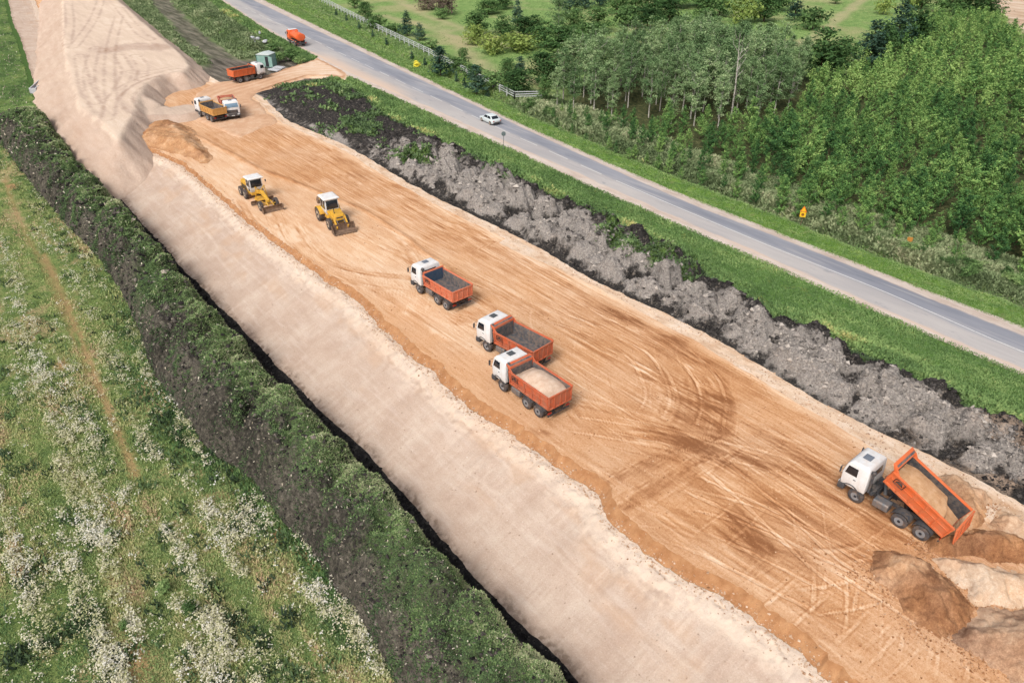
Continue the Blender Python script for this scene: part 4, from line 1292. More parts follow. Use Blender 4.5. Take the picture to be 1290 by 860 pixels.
def truck_cab(root, y0, y1, white='white', hatch='hatch', glass='glass', windscreen='glass_blue', visor_dark=False):
    """cab-over-engine cab between y0 (back) and y1 (front)"""
    b = MB()
    b.loft([(-1.20, 1.20, y0 + .02, y1 - .02, 1.02), (-1.22, 1.22, y0, y1, 1.25), (-1.22, 1.22, y0, y1 + .03, 1.95), (-1.16, 1.16, y0 + .03, y1 - .14, 2.72), (-1.10, 1.10, y0 + .10, y1 - .28, 2.90), (-.95, .95, y0 + .26, y1 - .48, 3.0)])
    cab = b.build('cab', M[white], root, .05)
    # windscreen follows the raked front
    w = MB()
    def front(x, z):
        t = (z - 1.95) / (2.72 - 1.95)
        return (x, y1 + .03 - .17 * t + .004, z)
    quad_panel(w, [front(1.06, 2.02), front(-1.06, 2.02), front(-1.0, 2.66), front(1.0, 2.66)], .022)
    w.build('windscreen', M[windscreen], cab, .01)
    for s in (-1, 1):
        w = MB()
        def side(y, z, e=.004):
            t = max(0, (z - 1.95) / .77)
            return (s * (1.22 - .06 * t + e), y, z)
        q = [side(y1 - .12, 2.0), side(y1 - .95, 2.0), side(y1 - .92, 2.62), side(y1 - .26, 2.62)]
        quad_panel(w, q if s > 0 else q[::-1], .02)
        w.build('side_window', M[glass], cab, .008)
        d = MB()
        q = [side(y1 - .10, 1.12), side(y1 - 1.02, 1.12), side(y1 - 1.02, 1.93), side(y1 - .06, 1.93)]
        quad_panel(d, q if s > 0 else q[::-1], .018)
        d.build('door', M[white], cab, .012)
        h = MB(); h.box(s * 1.235, s * 1.265, y1 - .95, y1 - .78, 1.72, 1.76); h.build('door_handle', M['plastic'], cab)
        if y1 - y0 > 1.75:
            w = MB()
            q = [side(y1 - 1.14, 2.05), side(y0 + .16, 2.05), side(y0 + .18, 2.55), side(y1 - 1.14, 2.55)]
            quad_panel(w, q if s > 0 else q[::-1], .02); w.build('quarter_window', M[glass], cab, .008)
        m_ = MB(); m_.tube([(s * 1.18, y1 - .08, 2.55), (s * 1.42, y1 + .10, 2.5), (s * 1.42, y1 + .10, 1.95), (s * 1.2, y1 + .0, 1.8)], .018, 6)
        m_.box(s * 1.34, s * 1.50, y1 + .07, y1 + .13, 2.0, 2.42)
        m_.build('mirror', M['plastic'], cab)
        l = MB(); l.box(s * .72, s * 1.08, y1 + .1, y1 + .16, .82, 1.0); l.build('headlight', M['light_lens'], cab, .01)
        ar = MB()   # wheel arch
        ar.prism([(y1 - .72 + 0.68 * math.cos(a), .60 + .68 * math.sin(a)) for a in np.linspace(-.05, math.pi + .05, 12)][::1] + [(y1 - .72 - .60, .62)] + [(y1 - .72 + 0.60 * math.cos(a), .60 + .60 * math.sin(a)) for a in np.linspace(math.pi, 0, 12)], s * .86, s * 1.24)
        ar.build('wheel_arch', M['plastic'], root)
        st = MB(); st.box(s * .98, s * 1.2, y1 - 1.62, y1 - 1.36, .45, 1.0); st.build('step', M['plastic'], root, .02)
    g = MB(); g.box(-.86, .86, y1 + .02, y1 + .06, 1.12, 1.62)
    for k in range(5):
        g.box(-.84, .84, y1 + .06, y1 + .075, 1.16 + k * .095, 1.2 + k * .095)
    g.build('grille', M['plastic'], cab)
    bp = MB(); bp.loft([(-1.22, 1.22, y1 - .32, y1 + .08, .55), (-1.25, 1.25, y1 - .34, y1 + .13, .68), (-1.25, 1.25, y1 - .34, y1 + .10, 1.04)])
    bp.build('bumper', M['plastic'], cab, .03)
    pl = MB(); pl.box(-.26, .26, y1 + .13, y1 + .142, .66, .77); pl.build('number_plate', M['plate'], cab)
    rh = MB(); rh.box(-.30, .30, (y0 + y1) / 2 - .32, (y0 + y1) / 2 + .22, 2.985, 3.045); rh.build('roof_hatch', M[hatch], cab, .02)
    for s in (-.45, .35):
        wp = MB(); wp.tube([(s, y1 + .065, 2.0), (s + .35, y1 + .0, 2.30)], .012, 5)
        wp.build('wiper', M['plastic'], cab)
    rw = MB(); quad_panel(rw, [(-.7, y0 - .001, 2.05), (.7, y0 - .001, 2.05), (.68, y0 + .022, 2.55), (-.68, y0 + .022, 2.55)], .018)
    rw.build('rear_window', M[glass], cab, .008)
    return cab


def chassis_parts(root, y0, y1, tank_side=-1):
    b = MB()
    for s in (-1, 1):
        b.box(s * .36, s * .46, y0, y1, .78, 1.04)
    for y in np.linspace(y0 + .1, y1 - .3, 6):
        b.box(-.36, .36, y - .06, y + .06, .82, 1.0)
    for y in (-2.1, -.72):
        b.tube([(-.95, y, .53), (.95, y, .53)], .12, 10); b.lathe([(.0, -.2), (.22, -.16), (.26, 0), (.22, .16), (0, .2)], 0, y, .53, 12)
    b.tube([(-.95, 2.25, .53), (.95, 2.25, .53)], .08, 8)
    b.build('chassis', M['chassis'], root)
    e = MB()   # gearbox, air receivers, pipes between cab and body
    e.box(-.45, .45, 1.2, 2.6, .7, 1.25); e.box(-.7, -.3, 1.25, 1.7, 1.1, 1.55); e.box(.2, .75, 1.3, 1.68, 1.05, 1.5)
    e.tube([(-.62, 1.52, 1.0), (-.62, 1.52, 1.7)], .12, 10); e.tube([(-.9, 1.35, 1.25), (.3, 1.35, 1.32)], .09, 8); e.tube([(-.2, 1.6, 1.2), (-.2, 1.55, 1.85), (.3, 1.5, 1.9)], .05, 8)
    e.tube([(-.95, 1.62, 1.15), (-.75, 1.3, 1.45), (-.3, 1.2, 1.35)], .04, 6); e.lathe([(0, -.1), (.13, -.1), (.13, .1), (0, .1)], -.85, 1.45, 1.15, 12)
    e.build('engine', M['engine'], root, .015)
    t = MB(); t.prism([(.45 + .0, .50), (.45 + .62, .50), (1.15, .58), (1.15, 1.0), (1.07, 1.08), (.53, 1.08), (.45, 1.0)], .15, 1.15, 'y')
    t.build('fuel_tank', M['tank_grey'], root, .03).scale = (tank_side, 1, 1)
    bx = MB(); bx.box(.48, 1.12, .25, .95, .55, 1.0); bx.box(.5, 1.1, .3, .9, 1.0, 1.06)
    bx.build('battery_box', M['plastic'], root, .02).scale = (-tank_side, 1, 1)
    ai = MB(); ai.tube([(-1.02, 1.62, 1.25), (-1.02, 1.62, 2.75)], .085, 10); ai.lathe([(.085, 0), (.15, .04), (.16, .2), (.10, .27), (0, .28)], -1.02, 1.62, 2.72, 12, 'z')
    ai.build('air_intake', M['plastic'], root)
    for s in (-1, 1):
        fd = MB()
        for y in (-.72, -2.1):
            pts = [(y + .68 * math.cos(a), .55 + .66 * math.sin(a)) for a in np.linspace(.45, math.pi - .45, 9)]
            fd.prism(pts + [(p, q - .035) for p, q in pts[::-1]], s * .62, s * 1.22)
        fd.build('mudguard', M['plastic'], root)
        tl = MB(); tl.box(s * .75, s * 1.1, y0 - .05, y0 + .0, .78, .92); tl.build('tail_light', M['red_lens'], root)
    ub = MB(); ub.box(-1.1, 1.1, y0 - .03, y0 + .07, .52, .64); ub.box(-.5, -.4, y0, y0 + .2, .6, .85); ub.box(.4, .5, y0, y0 + .2, .6, .85)
    ub.build('rear_bumper', M['chassis'], root)


HINGE = (0, -2.75, 1.12)


def tipper_body(root, mat, tilt=0.0, L=4.55, visor='visor', inner='worn_steel', gate_open=False, wall=1.15, front_in=None, emblem=True):
    """dump body; own origin at the rear hinge, floor from y=-.55 to y=L-.55"""
    y0, y1 = -.50, L - .50
    zb, zt = .22, .22 + wall
    hw0, hw1 = 1.10, 1.24         # the sides lean out
    b = MB()
    b.box(-1.08, 1.08, y0, y1, .14, zb)
    for y in np.linspace(y0 + .3, y1 - .3, 7):
        b.box(-1.08, 1.08, y - .05, y + .05, .06, .14)
    for s in (-1, 1):
        def sx(z, e=0.0):
            return s * (hw0 + (hw1 - hw0) * (z - zb) / wall + e)
        P = lambda z0, z1, ya, yb, e0, e1: b.hexa([(sx(z0, e0), ya, z0), (sx(z0, e1), ya, z0), (sx(z0, e1), yb, z0), (sx(z0, e0), yb, z0), (sx(z1, e0), ya, z1), (sx(z1, e1), ya, z1), (sx(z1, e1), yb, z1), (sx(z1, e0), yb, z1)])
        P(zb - .06, zt, y0, y1, -.05, 0.0)
        P(zt - .12, zt + .03, y0, y1 + .03, -.06, .085)       # top rail
        P(zb - .10, zb + .08, y0, y1, -.02, .08)              # bottom rail
        P(zb + wall * .49, zb + wall * .55, y0, y1, -.01, .045)
        for y in np.linspace(y0, y1 - .09, 6):
            P(zb, zt - .05, y, y + .10, -.01, .08)
    b.box(-1.22, 1.22, y1 - .06, y1, zb - .06, zt + .28)      # headboard
    b.hexa([(-1.22, y1, zt - .1), (1.22, y1, zt - .1), (1.22, y1 + .05, zt - .1), (-1.22, y1 + .05, zt - .1), (-1.22, y1, zt + .3), (1.22, y1, zt + .3), (1.22, y1 + .05, zt + .3), (-1.22, y1 + .05, zt + .3)])
    for x in (-.8, 0, .8):
        b.box(x - .05, x + .05, y1, y1 + .06, zb, zt - .1)
    if visor:
        zz = zt + .28
        b.hexa([(-1.22, y1 - .05, zz), (1.22, y1 - .05, zz), (1.22, y1 + .38, zz + .16), (-1.22, y1 + .38, zz + .16), (-1.22, y1 - .05, zz + .05), (1.22, y1 - .05, zz + .05), (1.22, y1 + .38, zz + .21), (-1.22, y1 + .38, zz + .21)])
        for s in (-1, 1):
            b.hexa([(s * 1.24, y1 - .05, zt - .05), (s * 1.19, y1 - .05, zt - .05), (s * 1.19, y1 + .38, zz + .16), (s * 1.24, y1 + .38, zz + .16), (s * 1.24, y1 - .45, zt), (s * 1.19, y1 - .45, zt), (s * 1.19, y1 - .05, zz + .05), (s * 1.24, y1 - .05, zz + .05)])
    body = b.build('tipper_body', M[mat], root, .008)
    body.location = HINGE; body.rotation_euler = (tilt, 0, 0)
    ln = MB()   # scoured steel lining
    def ix(z):
        return hw0 + (hw1 - hw0) * (z - zb) / wall - .056
    ln.box(-1.03, 1.03, y0 + .04, y1 - .09, zb + .004, zb + .022)
    for s in (-1, 1):
        za, zc = zb + .022, zt - .06
        ln.hexa([(s * ix(za), y0 + .04, za), (s * (ix(za) - .015), y0 + .04, za), (s * (ix(za) - .015), y1 - .09, za), (s * ix(za), y1 - .09, za), (s * ix(zc), y0 + .04, zc), (s * (ix(zc) - .015), y0 + .04, zc), (s * (ix(zc) - .015), y1 - .09, zc), (s * ix(zc), y1 - .09, zc)])
    ln.build('lining', M[inner], body)
    fr = MB(); fr.box(-1.1, 1.1, y1 - .085, y1 - .066, zb + .03, zt + .16)
    fr.build('front_panel', M[front_in or inner], body)
    if visor:
        st = MB(); zz = zt + .28
        st.hexa([(-1.12, y1 + .02, zz + .083), (1.12, y1 + .02, zz + .083), (1.12, y1 + .16, zz + .134), (-1.12, y1 + .16, zz + .134), (-1.12, y1 + .02, zz + .10), (1.12, y1 + .02, zz + .10), (1.12, y1 + .16, zz + .152), (-1.12, y1 + .16, zz + .152)])
        st.build('visor', M['worn_steel'], body)
    g = MB()
    g.hexa([(-1.12, -.05, 0), (1.12, -.05, 0), (1.12, 0, 0), (-1.12, 0, 0), (-1.25, -.05, wall + .06), (1.25, -.05, wall + .06), (1.25, 0, wall + .06), (-1.25, 0, wall + .06)])
    for x in (-1.12, -.58, 0, .58, 1.12):
        g.box(x - .05, x + .05, -.10, -.04, .05, wall)
    g.box(-1.15, 1.15, -.10, -.04, 0, .12); g.box(-1.22, 1.22, -.11, -.04, wall - .06, wall + .08)
    gt = MB(); gt.v = [(x, y, z - wall) for x, y, z in g.v]; gt.f = g.f
    gate = gt.build('tailgate', M[mat], body, .008)
    gate.location = (0, y0, zb + wall - .06)
    if gate_open:
        gate.location = (0, y0 - .06, zb + wall + .02)
        gate.rotation_euler = (-tilt - .05, 0, 0)
    if emblem:
        for s in (-1, 1):
            em = MB()
            def pp(y, z):
                return (s * (hw0 + (hw1 - hw0) * (z - zb) / wall + .092), y, z)
            ye, ze, w_, h_ = y1 - .72, zb + .78, .34, .24
            ring = [(-1, -1), (1, -1), (1, .55), (.45, 1), (-1, 1)]
            for (a, c_), (d, e_) in zip(ring, ring[1:] + ring[:1]):
                em.tube([pp(ye + a * w_, ze + c_ * h_), pp(ye + d * w_, ze + e_ * h_)], .028, 4)
            em.tube([pp(ye + .22, ze - .08), pp(ye + .10, ze + .06), pp(ye - .12, ze + .07), pp(ye - .22, ze - .08)], .05, 5)
            em.tube([pp(ye + .12, ze), pp(ye - .14, ze)], .07, 5)
            em.build('emblem', M['emblem'], body)
    return body


def dump_truck(label, mat, px_front, rz, y_ref=2.25, x_ref=-1.2, z_ref=0.0, **kw):
    x, y = W(px_front[0], px_front[1], z_ref)
    c, s = math.cos(rz), math.sin(rz)
    root = empty('dump_truck', (x - (c * x_ref - s * y_ref), y - (s * x_ref + c * y_ref), kw.pop('gz', 0.02)), rz)
    tag(root, label, 'dump truck', 'dump trucks hauling sand')
    cab_kw = {k: kw.pop(k) for k in ('hatch', 'glass', 'windscreen', 'white') if k in kw}
    rims = kw.pop('rim', 'rim')
    truck_cab(root, 1.78, 3.45, **cab_kw)
    chassis_parts(root, -3.15, 3.2)
    for s_ in (-1, 1):
        wheel(root, s_ * 1.05, 2.25, side=s_, rim_mat=rims)
        wheel(root, s_ * 1.06, -.72, side=s_, dual=True, rim_mat=rims); wheel(root, s_ * 1.06, -2.1, side=s_, dual=True, rim_mat=rims)
    body = tipper_body(root, mat, **kw)
    if kw.get('tilt'):
        r = MB(); r.tube([(0, .9, .95), (0, .9 + .15, 1.75), (0, .9 + .28, 2.35)], [.12, .095, .07], 12); r.build('hydraulic_ram', M['tank_grey'], root)
    return root, body


m_load = {}


def load_mat(name, stops):
    n = NT(name)
    a = n.noise(2.5, 5, .65, obj=True); f = n.noise(18, 4, .65, obj=True)
    col = n.ramp(n.math('ADD', n.math('MULTIPLY', a, .7), n.math('MULTIPLY', f, .3)), stops)
    return n.finish(col, .96, n.bump(f, .5, .03), .1)


def sand_load(label, root, body, hfun, mat, tone=None, L=4.55):
    """sand lying in a tipper: a thing of its own, in the body's place"""
    ny, nx = 60, 34
    v = np.linspace(0, 1, ny); u = np.linspace(-1, 1, nx)
    Yl = -.44 + v * (L - .20); V = []
    for y in Yl:
        for q in u:
            z = hfun(q, (y + .44) / (L - .2))
            hw = 1.10 + .14 * (max(.25, min(z, 1.3)) - .22) / 1.15 - .075
            V.append((q * hw, y, z))
    i = (np.arange(ny - 1)[:, None] * nx + np.arange(nx - 1)[None, :]).ravel()
    Q = np.stack([i, i + 1, i + nx + 1, i + nx], 1)
    o = link('sand_load', np_mesh('sand_load', V, Q, [mat], smooth=True))
    bpy.context.view_layer.update()
    o.matrix_world = root.matrix_world @ body.matrix_local
    return tag(o, label, 'sand load', 'loads of sand in the trucks')


R = math.radians
# the four on the platform
dump_truck('empty orange dump truck with a blue inner headboard, alone in the haul lane', 'orange_old', (528, 370), R(3), front_in='blue_steel', visor='', wall=1.05, emblem=True)
dump_truck('empty orange dump truck with a visor over the cab gap, alongside the loaded one', 'orange_mid', (613, 443), R(7), hatch='hatch_dark', emblem=True)
tC, bC = dump_truck('loaded orange dump truck heaped with pale sand, the nearer of the two side by side', 'orange_mid', (632.5, 493), R(1), hatch='hatch_dark')
def hC(u, v):
    return .35 + .86 * (1 - .55 * abs(u) ** 2.2) * (sm(-.05, .35, v) * sm(1.08, .62, v)) * 1.05 + .05 * float(fbm(np.array(u * 2), np.array(v * 6), 3, 601)) + .42
sand_load('pale sand heaped in the body of the loaded dump truck', tC, bC, hC, load_mat('pale_sand_load', [(.3, C(196, 164, 140)), (.5, C(218, 190, 168)), (.7, C(232, 210, 190))]))
tD, bD = dump_truck('bright orange dump truck tipping at the right, body raised and tailgate open', 'orange', (1074.5, 632.5), R(2), tilt=R(22), gate_open=True, hatch='hatch', inner='chassis')
def hD(u, v):
    edge = .18 + .10 * u + .07 * float(vn(np.array(u * 3.0), np.array(0.3), 611))
    top = 1.10 - .16 * abs(u) ** 2 - .30 * sm(.8, 1.05, v)
    low = .26 + .55 * max(0.0, v) / .2 * .35
    k = sm(edge, edge + .10, v)
    return float(low * (1 - k) + top * k) + .04 * float(fbm(np.array(u * 2), np.array(v * 5), 3, 612))
sand_load('tan sand sliding out of the raised tipper body, its lower end broken away', tD, bD, hD, load_mat('tan_sand_load', [(.3, C(180, 134, 96)), (.5, C(206, 162, 122)), (.7, C(222, 184, 148))]))
# the three at the haul road
dump_truck('dump truck with an ochre yellow body, next to the truck that faces the camera', 'ochre', (252, 148.4), R(6), visor='', wall=1.0, emblem=False, gz=.1, glass='glass')
tF, bF = dump_truck('white cabbed dump truck with a dull red body, facing the camera', 'red', (291, 135), R(168), y_ref=2.6, x_ref=0, z_ref=2.0, emblem=False, gz=.1)
def hF(u, v):
    return .9 + .55 * (1 - .5 * abs(u) ** 2) * sm(-.05, .4, v) * sm(1.1, .6, v)
sand_load('brownish sand heaped in the red body of the truck facing the camera', tF, bF, hF, load_mat('brown_sand_load', [(.3, C(170, 140, 108)), (.5, C(196, 164, 130)), (.7, C(212, 184, 152))]))
dump_truck('orange red dump truck leaving on the haul road towards the asphalt', 'orange', (329, 101), R(-82), x_ref=1.2, visor='', emblem=False, gz=.14, inner='chassis')

# ---- tank truck on the road
x, y = W(365, 55, .1); rz = R(-6)
c, s = math.cos(rz), math.sin(rz)
root = empty('tank_truck', (x - (c * -1.15 - s * 2.0), y - (s * -1.15 + c * 2.0), .13), rz)
tag(root, 'orange tank truck with a dark front driving away on the asphalt road', 'tank truck')
truck_cab(root, 1.55, 3.2, white='bright_orange', windscreen='glass')
rf = MB(); rf.loft([(-1.02, 1.02, 1.70, 2.85, 3.02), (-.9, .9, 1.85, 2.7, 3.10)]); rf.build('roof_panel', M['white'], root, .03)
b = MB()
for s_ in (-1, 1):
    b.box(s_ * .36, s_ * .46, -3.4, 3.0, .78, 1.04)
for yy in (2.0, -1.9):
    b.tube([(-.95, yy, .53), (.95, yy, .53)], .11, 10)
b.box(-1.15, 1.15, -3.55, -3.35, .55, .95)
b.build('chassis', M['chassis'], root)
for s_ in (-1, 1):
    wheel(root, s_ * 1.05, 2.0, side=s_); wheel(root, s_ * 1.06, -1.9, side=s_, dual=True)
    fd = MB(); fd.box(s_ * .7, s_ * 1.2, -2.6, -1.2, 1.10, 1.16); fd.build('mudguard', M['plastic'], root)
    tl = MB(); tl.box(s_ * .8, s_ * 1.1, -3.6, -3.55, .7, .88); tl.build('tail_light', M['red_lens'], root)
b = MB()
prof = [(0, -3.5), (.55, -3.48), (.90, -3.38), (.98, -3.25), (.98, 1.15), (.90, 1.28), (.5, 1.38), (0, 1.40)]
k0 = len(b.v); b.lathe(prof, 0, 0, 0, 28, 'y'); b.v = [(q[0] * 1.18, q[1], 2.05 + q[2] * .86) for q in b.v]
tk = b.build('tank', M['bright_orange'], root)
h = MB(); h.lathe([(.30, 0), (.30, .16), (.26, .2), (0, .22)], 0, -.6, 2.84, 16, 'z'); h.build('hatch', M['bright_orange'], tk)
wk = MB()
for s_ in (-1, 1):
    wk.box(s_ * .45, s_ * .62, -3.1, 1.0, 2.72, 2.76)
wk.tube([(-.35, -3.5, 1.2), (-.35, -3.5, 2.8)], .025, 6); wk.tube([(.35, -3.5, 1.2), (.35, -3.5, 2.8)], .025, 6)
for z in (1.5, 1.8, 2.1, 2.4):
    wk.tube([(-.35, -3.52, z), (.35, -3.52, z)], .02, 6)
wk.build('walkway', M['bright_orange'], tk)
bd = MB()
for yy in (-2.6, -.9, .8):
    bd.box(-1.0, 1.0, yy - .1, yy + .1, 1.04, 1.3)
bd.build('tank_cradle', M['chassis'], root)
hs = MB(); hs.tube([(-1.12, -3.0, 1.1), (-1.12, .9, 1.1)], .07, 8); hs.build('hose_tube', M['bright_orange'], root)

# ---- car
x, y = W(612.2, 155.3, .1); rz = R(-5)
c, s = math.cos(rz), math.sin(rz)
root = empty('car', (x + c * .82, y + s * .82, .115), rz)
tag(root, 'pale silver saloon car driving away in the far lane of the road', 'car')
b = MB()
sec = [(-2.15, .80, .42, .82), (-2.05, .84, .30, .92), (-1.45, .86, .22, .96), (-.4, .87, .20, .93), (.8, .87, .20, .90), (1.45, .85, .22, .84), (2.0, .80, .28, .70), (2.18, .68, .40, .60)]
nseg = []
for (yy, hw, zl, zh) in sec:
    ring = [(-hw * .92, zl), (-hw, zl + .16), (-hw, zh - .16), (-hw * .88, zh), (hw * .88, zh), (hw, zh - .16), (hw, zl + .16), (hw * .92, zl)]
    nseg.append([(xx, yy, zz) for xx, zz in ring])
def loft_rings(b, rings):
    k = len(b.v); n = len(rings[0])
    for r_ in rings:
        b.v += r_
    for i in range(len(rings) - 1):
        for j in range(n):
            q = (j + 1) % n
            b.f.append((k + i * n + j, k + i * n + q, k + (i + 1) * n + q, k + (i + 1) * n + j))
    b.f.append(tuple(range(k, k + n))); e = k + (len(rings) - 1) * n; b.f.append(tuple(range(e + n - 1, e - 1, -1)))
loft_rings(b, nseg)
body = b.build('body', M['car_paint'], root, .02)
cb = MB(); cb.loft([(-.80, .80, -1.75, 1.02, .86), (-.66, .66, -1.15, .35, 1.36), (-.58, .58, -1.0, .2, 1.41)])
cabin = cb.build('cabin', M['car_paint'], root, .05)
def slab(pts, th, name, mat):
    q = MB(); quad_panel(q, pts, th); q.build(name, M[mat], cabin, .005)
slab([(.58, .92, .93), (-.58, .92, .93), (-.55, .42, 1.31), (.55, .42, 1.31)][::-1], -.03, 'windscreen', 'glass')
slab([(-.60, -1.66, .93), (.60, -1.66, .93), (.55, -1.2, 1.31), (-.55, -1.2, 1.31)], .02, 'rear_window', 'glass')
for s_ in (-1, 1):
    for (ya, yb, yc, yd) in ((.78, -.28, -.28, .33), (-.36, -1.42, -1.10, -.36)):
        p = [(s_ * .792, ya, .92), (s_ * .792, yb, .92), (s_ * .675, yc, 1.31), (s_ * .675, yd, 1.31)]
        slab(p if s_ > 0 else p[::-1], .02, 'side_window', 'glass')
    for yy in (1.33, -1.3):
        wheel(root, s_ * .80, yy, r=.32, w=.2, side=s_, rim_mat='rim_light')
    hl = MB(); hl.box(s_ * .45, s_ * .74, 2.06, 2.14, .52, .66); hl.build('headlight', M['light_lens'], body, .01)
    tl = MB(); tl.box(s_ * .50, s_ * .80, -2.16, -2.10, .66, .82); tl.build('tail_light', M['red_lens'], body, .01)
    mr = MB(); mr.box(s_ * .88, s_ * 1.02, .62, .72, .92, 1.04); mr.build('mirror', M['car_paint'], body, .02)
bp = MB(); bp.box(-.78, .78, -2.22, -2.12, .36, .56); bp.build('bumper', M['plastic'], body, .02)
pl = MB(); pl.box(-.26, .26, -2.18, -2.16, .60, .70); pl.build('number_plate', M['plate'], body)

# ---- motor grader with a front blade
x, y = W(329, 265.6); rz = R(179)
root = empty('motor_grader', (0, 0, .02), rz)
tag(root, 'yellow motor grader with a white cab and a dozer blade in front', 'motor grader')
FY_, RY1, RY2 = 3.1, -1.9, -3.4
c, s = math.cos(rz), math.sin(rz); root.location = (x - (c * 1.05 - s * FY_), y - (s * 1.05 + c * FY_), .02)
for s_ in (-1, 1):
    wheel(root, s_ * 1.0, FY_, r=.60, w=.36, side=s_, rim_mat='rim_light', lugs=True); wheel(root, s_ * 1.0, RY1, r=.60, w=.36, side=s_, rim_mat='rim_light', lugs=True); wheel(root, s_ * 1.0, RY2, r=.60, w=.36, side=s_, rim_mat='rim_light', lugs=True)
b = MB(); b.loft([(-.62, .62, -4.15, -1.55, .75), (-.66, .66, -4.2, -1.55, 1.3), (-.60, .60, -4.1, -1.6, 1.85), (-.5, .5, -4.0, -1.7, 1.92)])
hood = b.build('engine_hood', M['yellow'], root, .04)
g = MB()
for s_ in (-1, 1):
    for k in range(5):
        g.box(s_ * .655, s_ * .675, -3.8 + k * .36, -3.56 + k * .36, 1.0, 1.5)
g.tube([(.3, -2.6, 1.9), (.3, -2.6, 2.55)], .06, 8)
g.build('vent', M['chassis'], hood)
b = MB(); b.loft([(-.70, .70, -1.62, -.35, 1.15), (-.82, .82, -1.62, -.15, 1.75), (-.80, .80, -1.55, -.25, 2.85)])
cab = b.build('cab', M['white'], root, .04)
rf = MB(); rf.loft([(-.98, .98, -1.78, -.02, 2.86), (-1.0, 1.0, -1.8, 0, 2.96), (-.85, .85, -1.65, -.15, 3.06)]); rf.build('roof', M['white'], cab, .03)
def gw(pts, nm='side_window'):
    q = MB(); quad_panel(q, pts, .02); q.build(nm, M['glass'], cab, .01)
gw([(.70, -.135, 1.85), (-.70, -.135, 1.85), (-.68, -.24, 2.75), (.68, -.24, 2.75)], 'windscreen')
for s_ in (-1, 1):
    for (ya, yb) in ((-.3, -.88), (-.96, -1.5)):
        p = [(s_ * .824, ya, 1.82), (s_ * .824, yb, 1.82), (s_ * .806, yb, 2.72), (s_ * .806, ya, 2.72)]
        gw(p if s_ > 0 else p[::-1])
    p = [(s_ * .80, -.5, 1.3), (s_ * .80, -.9, 1.3), (s_ * .822, -.9, 1.7), (s_ * .822, -.5, 1.7)]
    gw(p if s_ > 0 else p[::-1], 'lower_window')
gw([(-.6, -1.622, 1.95), (.6, -1.622, 1.95), (.6, -1.57, 2.7), (-.6, -1.57, 2.7)], 'rear_window')
b = MB()
b.hexa([(-.22, -.4, .95), (.22, -.4, .95), (.20, 1.4, 1.45), (-.20, 1.4, 1.45), (-.22, -.4, 1.4), (.22, -.4, 1.4), (.20, 1.4, 1.85), (-.20, 1.4, 1.85)])
b.hexa([(-.20, 1.4, 1.45), (.20, 1.4, 1.45), (.18, 3.3, .85), (-.18, 3.3, .85), (-.20, 1.4, 1.85), (.20, 1.4, 1.85), (.18, 3.3, 1.2), (-.18, 3.3, 1.2)])
b.box(-.7, .7, -1.6, -.3, .8, 1.15)
for s_ in (-1, 1):
    b.box(s_ * .68, s_ * .82, -3.7, -1.6, .45, .78)
b.tube([(-1.0, FY_, .6), (1.0, FY_, .6)], .10, 10)
b.build('frame', M['yellow'], root, .02)
b = MB()
for s_ in (-1, 1):
    b.tube([(s_ * .55, 1.0, 2.25), (s_ * .75, 1.1, .75)], .05, 8); b.tube([(s_ * .12, .95, 1.8), (s_ * .58, 1.0, 2.3), (s_ * .62, 1.05, 2.2)], .06, 8)
    b.tube([(s_ * .15, 3.0, .7), (s_ * .75, .6, .55)], .06, 8); b.tube([(s_ * .3, 3.2, 1.1), (s_ * .35, 4.1, .7)], .06, 8)
b.lathe([(.70, 0), (.78, .05), (.78, .14), (.62, .16)], 0, .7, .55, 22, 'z')
b.build('drawbar', M['yellow'], root)
def curved_blade(yc, L, h, z0, skew=0.0):
    q = MB(); pr = []
    for a in np.linspace(-.9, .9, 8):
        pr.append((yc - .30 * math.cos(a) + .30, z0 + h * (a + .9) / 1.8))
    poly = pr + [(p - .05, z) for p, z in pr[::-1]]
    q.prism(poly, -L, L); 
    return q
q = curved_blade(.8, 1.55, .55, .06); q.build('grader_blade', M['bucket'], root, .0).rotation_euler = (0, 0, .12)
q = curved_blade(4.25, 1.28, .75, .05)
for s_ in (-1, 1):
    q.box(s_ * 1.25, s_ * 1.29, 4.1, 4.65, .05, .8)
q.box(-.5, .5, 4.0, 4.25, .3, .5)
q.build('dozer_blade', M['bucket'], root)
b = MB()
for s_ in (-1, 1):
    b.tube([(s_ * .98, -.1, 2.5), (s_ * 1.15, .05, 2.55)], .02, 6); b.box(s_ * 1.08, s_ * 1.24, .03, .07, 2.35, 2.65)
b.build('mirror', M['plastic'], cab)

# ---- backhoe loader
rz = R(174); c, s = math.cos(rz), math.sin(rz)
x, y = W(415.8, 288.2)
LF = 1.35
root = empty('backhoe_loader', (x - (c * 1.0 - s * LF), y - (s * 1.0 + c * LF), .02), rz); root.scale = (1.13, 1.13, 1.13)
tag(root, 'yellow backhoe loader with its wide front bucket lowered', 'backhoe loader')
for s_ in (-1, 1):
    wheel(root, s_ * .92, LF, r=.58, w=.38, side=s_, rim_mat='rim_light', lugs=True); wheel(root, s_ * .95, -1.45, r=.72, w=.45, side=s_, rim_mat='rim_light', lugs=True)
    fd = MB(); pts = [(-1.45 + .84 * math.cos(a), .74 + .84 * math.sin(a)) for a in np.linspace(.3, 2.9, 10)]
    fd.prism(pts + [(p, q_ - .05) for p, q_ in pts[::-1]], s_ * .62, s_ * 1.16); fd.build('mudguard', M['yellow'], root, .01)
b = MB(); b.loft([(-.5, .5, .3, 2.0, .7), (-.52, .52, .25, 2.05, 1.35), (-.46, .46, .25, 1.95, 1.62)])
b.box(-.6, .6, -2.2, .4, .55, 1.05); b.tube([(-.9, LF, .58), (.9, LF, .58)], .1, 8); b.tube([(-.9, -1.45, .72), (.9, -1.45, .72)], .12, 8)
